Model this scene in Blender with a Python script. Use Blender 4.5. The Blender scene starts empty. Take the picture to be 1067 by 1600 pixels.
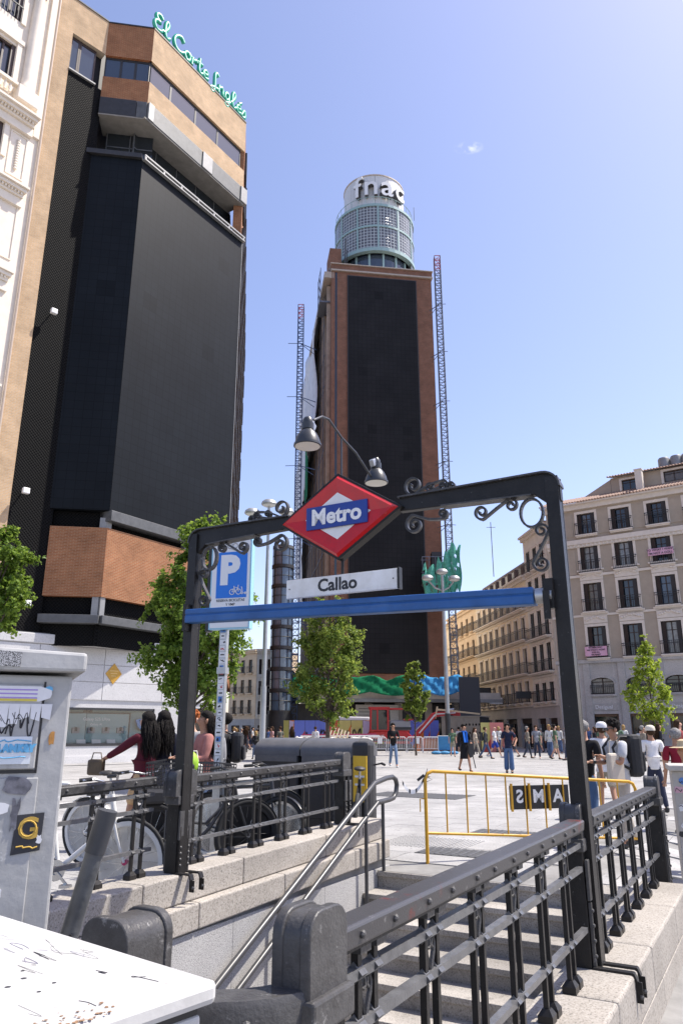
import bpy, math, random
import numpy as np
from mathutils import Vector, Matrix
R = math.radians
sc = bpy.context.scene
COL = sc.collection
random.seed(7)

# ------------------------------------------------------------------ camera, sky, sun, exposure
EYE = 1.43
PITCH = R(16.6)
FOC = 1150.0
cam_d = bpy.data.cameras.new('camera')
cam = bpy.data.objects.new('camera', cam_d)
COL.objects.link(cam)
cam.location = (0, 0, EYE)
cam.rotation_euler = (R(90) + PITCH, 0, 0)
cam_d.sensor_fit = 'VERTICAL'
cam_d.sensor_height = 36.0
cam_d.lens = 36.0 * FOC / 1600.0
cam_d.clip_start = 0.05
cam_d.clip_end = 3000
sc.camera = cam

SUN_EL, SUN_AZ = R(59), R(12)          # azimuth measured from +X towards +Y
world = bpy.data.worlds.new("World")
sc.world = world
world.use_nodes = True
nt = world.node_tree
nt.nodes.clear()
wo = nt.nodes.new('ShaderNodeOutputWorld')
bg = nt.nodes.new('ShaderNodeBackground')
sky = nt.nodes.new('ShaderNodeTexSky')
sky.sky_type = 'NISHITA'
sky.sun_disc = False
sky.sun_elevation = SUN_EL
sky.sun_rotation = R(90) - SUN_AZ
sky.altitude = 0
sky.air_density = 1.0
sky.dust_density = 1.1
sky.ozone_density = 2.2
bg.inputs['Strength'].default_value = 0.145
# a faint wisp of cloud high in the sky, plus a slight violet cast of the air
tc = nt.nodes.new('ShaderNodeTexCoord')
tint = nt.nodes.new('ShaderNodeMix'); tint.data_type = 'RGBA'; tint.blend_type = 'MULTIPLY'
tint.inputs[0].default_value = 1.0
tint.inputs[7].default_value = (1.14, .985, 1.03, 1)
nt.links.new(sky.outputs[0], tint.inputs[6])


def pix_dir(px, py):
    u = (px - 533.5) / FOC
    v = (800 - py) / FOC
    c, s = math.cos(PITCH), math.sin(PITCH)
    return Vector((u, c - v * s, s + v * c))


wd = pix_dir(732, 231).normalized()
mp = nt.nodes.new('ShaderNodeMapping'); mp.vector_type = 'POINT'
mp.inputs['Location'].default_value = (-wd.x, -wd.y, -wd.z)
nt.links.new(tc.outputs['Generated'], mp.inputs['Vector'])
sc1 = nt.nodes.new('ShaderNodeMapping')
sc1.inputs['Scale'].default_value = (48, 110, 150)
nt.links.new(mp.outputs[0], sc1.inputs['Vector'])
ln = nt.nodes.new('ShaderNodeVectorMath'); ln.operation = 'LENGTH'
nt.links.new(sc1.outputs[0], ln.inputs[0])
nz = nt.nodes.new('ShaderNodeTexNoise'); nz.inputs['Scale'].default_value = 85; nz.inputs['Detail'].default_value = 6
nt.links.new(tc.outputs['Generated'], nz.inputs['Vector'])
mr = nt.nodes.new('ShaderNodeMapRange')
mr.inputs[1].default_value = 1.0; mr.inputs[2].default_value = 0.0; mr.inputs[3].default_value = 0.0; mr.inputs[4].default_value = 1.0
nt.links.new(ln.outputs['Value'], mr.inputs[0])
nr = nt.nodes.new('ShaderNodeMapRange')
nr.inputs[1].default_value = 0.45; nr.inputs[2].default_value = 0.7
nt.links.new(nz.outputs['Fac'], nr.inputs[0])
mm = nt.nodes.new('ShaderNodeMath'); mm.operation = 'MULTIPLY'
nt.links.new(mr.outputs[0], mm.inputs[0]); nt.links.new(nr.outputs[0], mm.inputs[1])
mm2 = nt.nodes.new('ShaderNodeMath'); mm2.operation = 'MULTIPLY'; mm2.inputs[1].default_value = .7; mm2.use_clamp = True
nt.links.new(mm.outputs[0], mm2.inputs[0])
cm = nt.nodes.new('ShaderNodeMix'); cm.data_type = 'RGBA'
cm.inputs[7].default_value = (7.0, 7.0, 7.2, 1)
nt.links.new(mm2.outputs[0], cm.inputs[0]); nt.links.new(tint.outputs[2], cm.inputs[6])
nt.links.new(cm.outputs[2], bg.inputs['Color'])
nt.links.new(bg.outputs[0], wo.inputs['Surface'])

sun_d = bpy.data.lights.new('sun', 'SUN')
sun_d.energy = 4.4
sun_d.angle = R(0.53)
sun_d.color = (1.0, 0.94, 0.85)
sun = bpy.data.objects.new('sun', sun_d)
COL.objects.link(sun)
sv = Vector((math.cos(SUN_EL) * math.cos(SUN_AZ), math.cos(SUN_EL) * math.sin(SUN_AZ), math.sin(SUN_EL)))
sun.rotation_euler = (-sv).to_track_quat('-Z', 'Y').to_euler()
sun.location = (20, 5, 60)

sc.view_settings.view_transform = 'Standard'
sc.view_settings.look = 'None'
sc.view_settings.gamma = 1
sc.view_settings.exposure = 0.74
try:
    sc.view_settings.use_curve_mapping = False
except Exception:
    pass
sc.render.engine = 'CYCLES'
sc.cycles.max_bounces = 6
sc.cycles.transparent_max_bounces = 8

# ------------------------------------------------------------------ geometry helpers


def at(px, py, Y):
    r = pix_dir(px, py)
    t = Y / r.y
    return Vector((r.x * t, Y, EYE + r.z * t))


def gp(px, py, z=0.0):
    r = pix_dir(px, py)
    t = (z - EYE) / r.z
    return Vector((r.x * t, r.y * t, z))


def proj(x, y, z):
    z -= EYE
    c, s = math.cos(PITCH), math.sin(PITCH)
    dep = y * c + z * s
    return 533.5 + FOC * x / dep, 800 - FOC * (-y * s + z * c) / dep, dep


class MB:
    """collects shapes, build() links them as one mesh object"""

    def __init__(self):
        self.v = []; self.f = []; self.m = []; self.mats = []; self.cur = 0

    def use(self, material):
        if material not in self.mats:
            self.mats.append(material)
        self.cur = self.mats.index(material)
        return self

    def add(self, vs, fs):
        o = len(self.v)
        self.v.extend([tuple(q) for q in vs])
        for f in fs:
            self.f.append([i + o for i in f]); self.m.append(self.cur)
        return self

    def box(self, x0, x1, y0, y1, z0, z1):
        return self.add([(x0, y0, z0), (x1, y0, z0), (x1, y1, z0), (x0, y1, z0), (x0, y0, z1), (x1, y0, z1), (x1, y1, z1), (x0, y1, z1)],
                        [(0, 3, 2, 1), (4, 5, 6, 7), (0, 1, 5, 4), (1, 2, 6, 5), (2, 3, 7, 6), (3, 0, 4, 7)])

    def cb(self, c, sx, sy, sz, mat3=None):
        vs = []
        for z in (-.5, .5):
            for (x, y) in ((-.5, -.5), (.5, -.5), (.5, .5), (-.5, .5)):
                q = Vector((x * sx, y * sy, z * sz))
                if mat3 is not None:
                    q = mat3 @ q
                vs.append(q + Vector(c))
        return self.add(vs, [(0, 3, 2, 1), (4, 5, 6, 7), (0, 1, 5, 4), (1, 2, 6, 5), (2, 3, 7, 6), (3, 0, 4, 7)])

    def bar(self, p, q, w, h):
        """rectangular bar from p to q, w sideways, h upwards"""
        p, q = Vector(p), Vector(q)
        d = (q - p).normalized()
        up = Vector((0, 0, 1)) if abs(d.z) < .9995 else Vector((0, 1, 0))
        sd = d.cross(up).normalized()
        up = sd.cross(d).normalized()
        vs = []
        for e in (p, q):
            for (a, b) in ((-1, -1), (1, -1), (1, 1), (-1, 1)):
                vs.append(e + sd * (a * w / 2) + up * (b * h / 2))
        return self.add(vs, [(0, 1, 2, 3), (7, 6, 5, 4), (0, 4, 5, 1), (1, 5, 6, 2), (2, 6, 7, 3), (3, 7, 4, 0)])

    def tube(self, pts, r, n=8, closed=False):
        pts = [Vector(p) for p in pts]
        N = len(pts)
        rs = r if isinstance(r, (list, tuple)) else [r] * N
        ref = None
        rings = []
        for i, p in enumerate(pts):
            a = pts[(i - 1) % N] if (closed or i > 0) else p
            b = pts[(i + 1) % N] if (closed or i < N - 1) else p
            d = (b - a)
            d = d.normalized() if d.length > 1e-9 else Vector((0, 0, 1))
            if ref is None:
                ref = Vector((0, 0, 1)) if abs(d.z) < .9 else Vector((1, 0, 0))
            sd = d.cross(ref)
            if sd.length < 1e-6:
                sd = d.cross(Vector((0, 1, 0)))
            sd.normalize()
            ref = sd.cross(d).normalized()
            rings.append([p + (sd * math.cos(2 * math.pi * k / n) + ref * math.sin(2 * math.pi * k / n)) * rs[i] for k in range(n)])
        vs = [q for ring in rings for q in ring]
        fs = []
        M = N if closed else N - 1
        for i in range(M):
            j = (i + 1) % N
            for k in range(n):
                k2 = (k + 1) % n
                fs.append((i * n + k, i * n + k2, j * n + k2, j * n + k))
        if not closed:
            fs.append(tuple(range(n - 1, -1, -1)))
            fs.append(tuple((N - 1) * n + k for k in range(n)))
        return self.add(vs, fs)

    def lathe(self, prof, n=16, c=(0, 0, 0), M=None):
        c = Vector(c)
        vs = []
        for (r, z) in prof:
            for k in range(n):
                q = Vector((r * math.cos(2 * math.pi * k / n), r * math.sin(2 * math.pi * k / n), z))
                if M is not None:
                    q = M @ q
                vs.append(c + q)
        fs = []
        for i in range(len(prof) - 1):
            for k in range(n):
                k2 = (k + 1) % n
                fs.append((i * n + k, i * n + k2, (i + 1) * n + k2, (i + 1) * n + k))
        if prof[0][0] > 1e-6:
            fs.append(tuple(range(n - 1, -1, -1)))
        if prof[-1][0] > 1e-6:
            fs.append(tuple((len(prof) - 1) * n + k for k in range(n)))
        return self.add(vs, fs)

    def prism(self, poly, y0, y1):
        """polygon in the xz plane (counter-clockwise seen from -y) extruded from y0 to y1"""
        n = len(poly)
        vs = [(x, y0, z) for x, z in poly] + [(x, y1, z) for x, z in poly]
        fs = [tuple(range(n)), tuple(range(2 * n - 1, n - 1, -1))]
        for i in range(n):
            j = (i + 1) % n
            fs.append((j, i, n + i, n + j))
        return self.add(vs, fs)

    def slabpoly(self, poly, z0, z1):
        n = len(poly)
        vs = [(x, y, z0) for x, y in poly] + [(x, y, z1) for x, y in poly]
        fs = [tuple(range(n - 1, -1, -1)), tuple(range(n, 2 * n))]
        for i in range(n):
            j = (i + 1) % n
            fs.append((i, j, n + j, n + i))
        return self.add(vs, fs)

    def ball(self, c, rx, ry=None, rz=None, nu=10, nv=6):
        ry = ry or rx; rz = rz or rx
        prof = [(math.sin(math.pi * i / nv), -math.cos(math.pi * i / nv)) for i in range(nv + 1)]
        prof[0] = (1e-4, -1); prof[-1] = (1e-4, 1)
        M = Matrix(((rx, 0, 0), (0, ry, 0), (0, 0, rz)))
        return self.lathe(prof, nu, c, M)

    def sweep(self, pts, prof):
        """sweep a 2-D profile (side, up) along pts with up = Z"""
        pts = [Vector(p) for p in pts]
        n = len(prof); N = len(pts)
        vs = []
        for i, p in enumerate(pts):
            d = (pts[min(i + 1, N - 1)] - pts[max(i - 1, 0)])
            d.z = 0
            d.normalize()
            sd = Vector((d.y, -d.x, 0))
            for (a, b) in prof:
                vs.append(p + sd * a + Vector((0, 0, b)))
        fs = []
        for i in range(N - 1):
            for k in range(n):
                k2 = (k + 1) % n
                fs.append((i * n + k, i * n + k2, (i + 1) * n + k2, (i + 1) * n + k))
        fs.append(tuple(range(n - 1, -1, -1)))
        fs.append(tuple((N - 1) * n + k for k in range(n)))
        return self.add(vs, fs)

    def wall(self, x0, x1, z0, z1, ops, depth=.25):
        """front sheet at y=0 with rectangular openings and reveals going back"""
        xs = sorted({x0, x1, *[o[0] for o in ops], *[o[1] for o in ops]})
        zs = sorted({z0, z1, *[o[2] for o in ops], *[o[3] for o in ops]})
        xs = [x for x in xs if x0 <= x <= x1]; zs = [z for z in zs if z0 <= z <= z1]
        for i in range(len(xs) - 1):
            for j in range(len(zs) - 1):
                cx, cz = (xs[i] + xs[i + 1]) / 2, (zs[j] + zs[j + 1]) / 2
                if any(o[0] < cx < o[1] and o[2] < cz < o[3] for o in ops):
                    continue
                self.add([(xs[i], 0, zs[j]), (xs[i + 1], 0, zs[j]), (xs[i + 1], 0, zs[j + 1]), (xs[i], 0, zs[j + 1])], [(0, 1, 2, 3)])
        for o in ops:
            a, b, c, d = o[:4]
            vs = [(a, 0, c), (b, 0, c), (b, 0, d), (a, 0, d), (a, depth, c), (b, depth, c), (b, depth, d), (a, depth, d)]
            self.add(vs, [(0, 4, 5, 1), (1, 5, 6, 2), (2, 6, 7, 3), (3, 7, 4, 0)])
        return self

    def mesh(self, name, material=None):
        me = bpy.data.meshes.new(name)
        me.from_pydata(self.v, [], self.f)
        if self.mats:
            for mt in self.mats:
                me.materials.append(mt)
            me.polygons.foreach_set('material_index', self.m)
        elif material is not None:
            me.materials.append(material)
        return me

    def build(self, name, material=None, parent=None, loc=(0, 0, 0), rot=(0, 0, 0), smooth=None, bevel=0, fix=False):
        me = self.mesh(name, material)
        if fix:
            import bmesh
            bm = bmesh.new(); bm.from_mesh(me); bmesh.ops.recalc_face_normals(bm, faces=bm.faces); bm.to_mesh(me); bm.free()
        if smooth:
            me.shade_smooth()
            me.set_sharp_from_angle(angle=R(smooth))
        o = bpy.data.objects.new(name, me)
        COL.objects.link(o)
        o.location = loc; o.rotation_euler = rot
        if parent is not None:
            o.parent = parent
        if bevel:
            b = o.modifiers.new('edge', 'BEVEL'); b.width = bevel; b.segments = 2; b.limit_method = 'ANGLE'; b.angle_limit = R(40)
        return o


def tag(o, label=None, cat=None, group=None, kind=None):
    if label: o['label'] = label
    if cat: o['category'] = cat
    if group: o['group'] = group
    if kind: o['kind'] = kind
    return o


def thing(name, label, cat, loc=(0, 0, 0), rz=0.0, group=None):
    o = bpy.data.objects.new(name, None)
    COL.objects.link(o)
    o.empty_display_size = .2
    o.location = loc; o.rotation_euler = (0, 0, rz)
    return tag(o, label, cat, group)


def struct(o):
    o['kind'] = 'structure'
    return o


def stuff(o):
    o['kind'] = 'stuff'
    return o


KIDS = {}


def copy_tree(o, parent=None):
    c = o.copy()
    COL.objects.link(c)
    if parent is not None:
        c.parent = parent
    for ch in list(o.children):
        copy_tree(ch, c)
    return c


def put(src, parent=None, loc=(0, 0, 0), rot=None, scale=None, name=None):
    """another object that shares src's mesh"""
    o = src.copy()
    COL.objects.link(o)
    o.parent = parent
    o.location = loc
    if rot is not None: o.rotation_euler = rot
    if scale is not None: o.scale = scale
    return o


def text(s, size, mat_, parent=None, loc=(0, 0, 0), rot=(R(90), 0, 0), ext=.002, off=0.0, align='CENTER', name='lettering', sx=1.0, shear=0.0):
    c = bpy.data.curves.new(name, 'FONT')
    c.body = s; c.size = size; c.extrude = ext; c.offset = off; c.align_x = align; c.align_y = 'CENTER'
    c.resolution_u = 3; c.shear = shear
    o = bpy.data.objects.new(name, c)
    COL.objects.link(o)
    c.materials.append(mat_)
    o.parent = parent; o.location = loc; o.rotation_euler = rot; o.scale = (sx, 1, 1)
    FONTS.append(o)
    return o


FONTS = []


def flush_fonts():
    """turn the collected lettering into meshes"""
    dg = bpy.context.evaluated_depsgraph_get()
    dg.update()
    out = {}
    for o in FONTS:
        me = bpy.data.meshes.new_from_object(o.evaluated_get(dg))
        n = bpy.data.objects.new('lettering', me)
        COL.objects.link(n)
        n.parent = o.parent; n.location = o.location; n.rotation_euler = o.rotation_euler; n.scale = o.scale
        out[o] = n
    for o in FONTS:
        bpy.data.objects.remove(o)
    FONTS.clear()
    return list(out.values())


# ------------------------------------------------------------------ materials
def mat(name, rgb, rough=.6, metal=0.0, var=0.0, scale=6.0, bump=0.0, bscale=60.0, spec=.5, isl=0.0, rgb2=None, detail=5.0, coords='Object', objrnd=0.0):
    m = bpy.data.materials.new(name)
    m.use_nodes = True
    t = m.node_tree
    b = t.nodes['Principled BSDF']
    b.inputs['Base Color'].default_value = (*rgb, 1)
    b.inputs['Roughness'].default_value = rough
    b.inputs['Metallic'].default_value = metal
    b.inputs['Specular IOR Level'].default_value = spec
    tcn = t.nodes.new('ShaderNodeTexCoord')
    last = None
    if var or rgb2:
        n = t.nodes.new('ShaderNodeTexNoise'); n.inputs['Scale'].default_value = scale; n.inputs['Detail'].default_value = detail
        n.inputs['Roughness'].default_value = .65
        t.links.new(tcn.outputs[coords], n.inputs['Vector'])
        rp = t.nodes.new('ShaderNodeValToRGB')
        a = rgb2 or tuple(max(0, c * (1 - var)) for c in rgb)
        bb = rgb if rgb2 else tuple(min(1, c * (1 + var)) for c in rgb)
        rp.color_ramp.elements[0].position = .33; rp.color_ramp.elements[0].color = (*a, 1)
        rp.color_ramp.elements[1].position = .67; rp.color_ramp.elements[1].color = (*bb, 1)
        t.links.new(n.outputs['Fac'], rp.inputs[0])
        last = rp.outputs[0]
    if isl or objrnd:
        if isl:
            src = t.nodes.new('ShaderNodeNewGeometry').outputs['Random Per Island']; amt = isl
        else:
            src = t.nodes.new('ShaderNodeObjectInfo').outputs['Random']; amt = objrnd
        mr_ = t.nodes.new('ShaderNodeMapRange'); mr_.inputs[3].default_value = 1 - amt; mr_.inputs[4].default_value = 1 + amt
        t.links.new(src, mr_.inputs[0])
        mx = t.nodes.new('ShaderNodeMix'); mx.data_type = 'RGBA'; mx.blend_type = 'MULTIPLY'; mx.inputs[0].default_value = 1
        if last is not None: t.links.new(last, mx.inputs[6])
        else: mx.inputs[6].default_value = (*rgb, 1)
        t.links.new(mr_.outputs[0], mx.inputs[7])
        last = mx.outputs[2]
    if last is not None:
        t.links.new(last, b.inputs['Base Color'])
    if bump:
        n2 = t.nodes.new('ShaderNodeTexNoise'); n2.inputs['Scale'].default_value = bscale; n2.inputs['Detail'].default_value = 4
        t.links.new(tcn.outputs['Object'], n2.inputs['Vector'])
        bp = t.nodes.new('ShaderNodeBump'); bp.inputs['Strength'].default_value = bump; bp.inputs['Distance'].default_value = .02
        t.links.new(n2.outputs['Fac'], bp.inputs['Height'])
        t.links.new(bp.outputs[0], b.inputs['Normal'])
    return m


def granite(name, base, dark, light, fine=220.0, rough=.75, objrnd=.05, stain=.12, spots=0.0):
    """speckled stone"""
    m = mat(name, base, rough, spec=.3)
    t = m.node_tree; b = t.nodes['Principled BSDF']
    tcn = t.nodes.new('ShaderNodeTexCoord')
    v = t.nodes.new('ShaderNodeTexVoronoi'); v.inputs['Scale'].default_value = fine
    n = t.nodes.new('ShaderNodeTexNoise'); n.inputs['Scale'].default_value = fine * .5; n.inputs['Detail'].default_value = 3
    t.links.new(tcn.outputs['Object'], v.inputs['Vector']); t.links.new(tcn.outputs['Object'], n.inputs['Vector'])
    rp = t.nodes.new('ShaderNodeValToRGB')
    cr = rp.color_ramp
    cr.elements[0].position = .25; cr.elements[0].color = (*dark, 1)
    cr.elements[1].position = .75; cr.elements[1].color = (*light, 1)
    e = cr.elements.new(.42); e.color = (*base, 1)
    ad = t.nodes.new('ShaderNodeMath'); ad.operation = 'MULTIPLY_ADD'; ad.inputs[1].default_value = .35
    t.links.new(v.outputs['Color'], ad.inputs[0]); 
    sb = t.nodes.new('ShaderNodeMath'); sb.operation = 'SUBTRACT'; sb.inputs[1].default_value = .17
    t.links.new(n.outputs['Fac'], sb.inputs[0]); t.links.new(sb.outputs[0], ad.inputs[2])
    t.links.new(ad.outputs[0], rp.inputs[0])
    # broad stains and a per-block shift
    n3 = t.nodes.new('ShaderNodeTexNoise'); n3.inputs['Scale'].default_value = 1.3; n3.inputs['Detail'].default_value = 7
    gm = t.nodes.new('ShaderNodeNewGeometry')
    t.links.new(gm.outputs['Position'], n3.inputs['Vector'])
    mr1 = t.nodes.new('ShaderNodeMapRange'); mr1.inputs[1].default_value = .3; mr1.inputs[2].default_value = .7
    mr1.inputs[3].default_value = 1 - stain; mr1.inputs[4].default_value = 1 + stain * .6
    t.links.new(n3.outputs['Fac'], mr1.inputs[0])
    oi = t.nodes.new('ShaderNodeObjectInfo')
    mr2 = t.nodes.new('ShaderNodeMapRange'); mr2.inputs[3].default_value = 1 - objrnd; mr2.inputs[4].default_value = 1 + objrnd
    t.links.new(oi.outputs['Random'], mr2.inputs[0])
    isl = t.nodes.new('ShaderNodeMapRange'); isl.inputs[3].default_value = 1 - objrnd; isl.inputs[4].default_value = 1 + objrnd
    t.links.new(gm.outputs['Random Per Island'], isl.inputs[0])
    k0 = t.nodes.new('ShaderNodeMath'); k0.operation = 'MULTIPLY'
    t.links.new(mr1.outputs[0], k0.inputs[0]); t.links.new(mr2.outputs[0], k0.inputs[1])
    k = t.nodes.new('ShaderNodeMath'); k.operation = 'MULTIPLY'
    t.links.new(k0.outputs[0], k.inputs[0]); t.links.new(isl.outputs[0], k.inputs[1])
    mx = t.nodes.new('ShaderNodeMix'); mx.data_type = 'RGBA'; mx.blend_type = 'MULTIPLY'; mx.inputs[0].default_value = 1
    t.links.new(rp.outputs[0], mx.inputs[6]); t.links.new(k.outputs[0], mx.inputs[7])
    last = mx.outputs[2]
    if spots:
        # trodden-in marks: small dark dots here and there, thicker in some places than in others
        vs_ = t.nodes.new('ShaderNodeTexVoronoi'); vs_.inputs['Scale'].default_value = 5.5
        t.links.new(gm.outputs['Position'], vs_.inputs['Vector'])
        r1 = t.nodes.new('ShaderNodeMapRange'); r1.inputs[1].default_value = .10; r1.inputs[2].default_value = .16; r1.inputs[3].default_value = 1 - spots; r1.inputs[4].default_value = 1
        t.links.new(vs_.outputs['Distance'], r1.inputs[0])
        n5 = t.nodes.new('ShaderNodeTexNoise'); n5.inputs['Scale'].default_value = .28; n5.inputs['Detail'].default_value = 9; n5.inputs['Roughness'].default_value = .7
        t.links.new(gm.outputs['Position'], n5.inputs['Vector'])
        r2 = t.nodes.new('ShaderNodeMapRange'); r2.inputs[1].default_value = .35; r2.inputs[2].default_value = .62; r2.inputs[3].default_value = .8; r2.inputs[4].default_value = 1.05
        t.links.new(n5.outputs['Fac'], r2.inputs[0])
        q1 = t.nodes.new('ShaderNodeMath'); q1.operation = 'MULTIPLY'; t.links.new(r1.outputs[0], q1.inputs[0]); t.links.new(r2.outputs[0], q1.inputs[1])
        mx4 = t.nodes.new('ShaderNodeMix'); mx4.data_type = 'RGBA'; mx4.blend_type = 'MULTIPLY'; mx4.inputs[0].default_value = 1
        t.links.new(last, mx4.inputs[6]); t.links.new(q1.outputs[0], mx4.inputs[7]); last = mx4.outputs[2]
    t.links.new(last, b.inputs['Base Color'])
    bp = t.nodes.new('ShaderNodeBump'); bp.inputs['Strength'].default_value = .25; bp.inputs['Distance'].default_value = .004
    t.links.new(n.outputs['Fac'], bp.inputs['Height']); t.links.new(bp.outputs[0], b.inputs['Normal'])
    return m


def brick(name, c1, c2, mortar, bw=.26, bh=.07, gap=.012, rough=.85):
    """brickwork read from object space: x along the wall, z up"""
    m = mat(name, c1, rough, spec=.2)
    t = m.node_tree; b = t.nodes['Principled BSDF']
    tcn = t.nodes.new('ShaderNodeTexCoord')
    sp = t.nodes.new('ShaderNodeSeparateXYZ'); cb = t.nodes.new('ShaderNodeCombineXYZ')
    t.links.new(tcn.outputs['Object'], sp.inputs[0])
    ad = t.nodes.new('ShaderNodeMath'); ad.operation = 'ADD'
    t.links.new(sp.outputs['X'], ad.inputs[0]); t.links.new(sp.outputs['Y'], ad.inputs[1])
    t.links.new(ad.outputs[0], cb.inputs['X']); t.links.new(sp.outputs['Z'], cb.inputs['Y'])
    br = t.nodes.new('ShaderNodeTexBrick')
    br.inputs['Scale'].default_value = 1.0
    br.inputs['Brick Width'].default_value = bw; br.inputs['Row Height'].default_value = bh
    br.inputs['Mortar Size'].default_value = gap
    br.inputs['Color1'].default_value = (*c1, 1); br.inputs['Color2'].default_value = (*c2, 1); br.inputs['Mortar'].default_value = (*mortar, 1)
    t.links.new(cb.outputs[0], br.inputs['Vector'])
    n = t.nodes.new('ShaderNodeTexNoise'); n.inputs['Scale'].default_value = .9; n.inputs['Detail'].default_value = 9; n.inputs['Roughness'].default_value = .7
    t.links.new(tcn.outputs['Object'], n.inputs['Vector'])
    mr_ = t.nodes.new('ShaderNodeMapRange'); mr_.inputs[1].default_value = .3; mr_.inputs[2].default_value = .7; mr_.inputs[3].default_value = .74; mr_.inputs[4].default_value = 1.2
    t.links.new(n.outputs['Fac'], mr_.inputs[0])
    mx = t.nodes.new('ShaderNodeMix'); mx.data_type = 'RGBA'; mx.blend_type = 'MULTIPLY'; mx.inputs[0].default_value = 1
    t.links.new(br.outputs['Color'], mx.inputs[6]); t.links.new(mr_.outputs[0], mx.inputs[7])
    t.links.new(mx.outputs[2], b.inputs['Base Color'])
    bp = t.nodes.new('ShaderNodeBump'); bp.inputs['Strength'].default_value = .5; bp.inputs['Distance'].default_value = .02; bp.invert = True
    t.links.new(br.outputs['Fac'], bp.inputs['Height']); t.links.new(bp.outputs[0], b.inputs['Normal'])
    return m


def glass(name, rgb=(.015, .02, .025), rough=.06, spec=.8):
    m = mat(name, rgb, rough, spec=spec)
    return m


def leafmat(name, c1, c2, trans=.35):
    m = bpy.data.materials.new(name); m.use_nodes = True
    t = m.node_tree; t.nodes.clear()
    out = t.nodes.new('ShaderNodeOutputMaterial')
    g = t.nodes.new('ShaderNodeNewGeometry')
    rp = t.nodes.new('ShaderNodeValToRGB')
    rp.color_ramp.elements[0].color = (*c1, 1); rp.color_ramp.elements[1].color = (*c2, 1)
    t.links.new(g.outputs['Random Per Island'], rp.inputs[0])
    d = t.nodes.new('ShaderNodeBsdfPrincipled'); d.inputs['Roughness'].default_value = .5; d.inputs['Specular IOR Level'].default_value = .3
    tr = t.nodes.new('ShaderNodeBsdfTranslucent')
    mx = t.nodes.new('ShaderNodeMixShader'); mx.inputs[0].default_value = trans
    t.links.new(rp.outputs[0], d.inputs['Base Color'])
    hs = t.nodes.new('ShaderNodeHueSaturation'); hs.inputs['Value'].default_value = 1.6; hs.inputs['Hue'].default_value = .485
    t.links.new(rp.outputs[0], hs.inputs['Color']); t.links.new(hs.outputs[0], tr.inputs['Color'])
    t.links.new(d.outputs[0], mx.inputs[1]); t.links.new(tr.outputs[0], mx.inputs[2])
    t.links.new(mx.outputs[0], out.inputs['Surface'])
    return m


def screenmat(name, rgb, cell):
    """switched-off LED wall: fine pixel grid, a few replaced modules of another black"""
    m = mat(name, rgb, .5, spec=.12)
    t = m.node_tree; b = t.nodes['Principled BSDF']
    tcn = t.nodes.new('ShaderNodeTexCoord')
    sp = t.nodes.new('ShaderNodeSeparateXYZ'); cb = t.nodes.new('ShaderNodeCombineXYZ')
    t.links.new(tcn.outputs['Object'], sp.inputs[0])
    t.links.new(sp.outputs['X'], cb.inputs['X']); t.links.new(sp.outputs['Z'], cb.inputs['Y'])
    sn = t.nodes.new('ShaderNodeVectorMath'); sn.operation = 'SNAP'; sn.inputs[1].default_value = (cell, cell, cell)
    t.links.new(cb.outputs[0], sn.inputs[0])
    wn = t.nodes.new('ShaderNodeTexWhiteNoise'); wn.noise_dimensions = '3D'
    t.links.new(sn.outputs[0], wn.inputs['Vector'])
    rp = t.nodes.new('ShaderNodeValToRGB'); rp.color_ramp.interpolation = 'CONSTANT'
    rp.color_ramp.elements[0].color = (.72, .72, .72, 1); rp.color_ramp.elements[1].position = .025; rp.color_ramp.elements[1].color = (1, 1, 1, 1)
    e = rp.color_ramp.elements.new(.5); e.color = (1.07, 1.07, 1.08, 1)
    t.links.new(wn.outputs['Value'], rp.inputs[0])
    n = t.nodes.new('ShaderNodeTexNoise'); n.inputs['Scale'].default_value = .35; n.inputs['Detail'].default_value = 8
    t.links.new(tcn.outputs['Object'], n.inputs['Vector'])
    mr_ = t.nodes.new('ShaderNodeMapRange'); mr_.inputs[1].default_value = .3; mr_.inputs[2].default_value = .7; mr_.inputs[3].default_value = .82; mr_.inputs[4].default_value = 1.18
    t.links.new(n.outputs['Fac'], mr_.inputs[0])
    mx = t.nodes.new('ShaderNodeMix'); mx.data_type = 'RGBA'; mx.blend_type = 'MULTIPLY'; mx.inputs[0].default_value = 1
    mx2 = t.nodes.new('ShaderNodeMix'); mx2.data_type = 'RGBA'; mx2.blend_type = 'MULTIPLY'; mx2.inputs[0].default_value = 1
    mx.inputs[6].default_value = (*rgb, 1)
    t.links.new(rp.outputs[0], mx.inputs[7]); t.links.new(mx.outputs[2], mx2.inputs[6]); t.links.new(mr_.outputs[0], mx2.inputs[7])
    gr = t.nodes.new('ShaderNodeTexBrick'); gr.offset = 0.0
    gr.inputs['Scale'].default_value = 1; gr.inputs['Brick Width'].default_value = cell * .5; gr.inputs['Row Height'].default_value = cell * .5; gr.inputs['Mortar Size'].default_value = .014
    gr.inputs['Color1'].default_value = (1, 1, 1, 1); gr.inputs['Color2'].default_value = (.9, .9, .9, 1); gr.inputs['Mortar'].default_value = (.5, .5, .5, 1)
    t.links.new(cb.outputs[0], gr.inputs['Vector'])
    mx3 = t.nodes.new('ShaderNodeMix'); mx3.data_type = 'RGBA'; mx3.blend_type = 'MULTIPLY'; mx3.inputs[0].default_value = 1
    t.links.new(mx2.outputs[2], mx3.inputs[6]); t.links.new(gr.outputs['Color'], mx3.inputs[7])
    t.links.new(mx3.outputs[2], b.inputs['Base Color'])
    return m


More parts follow.
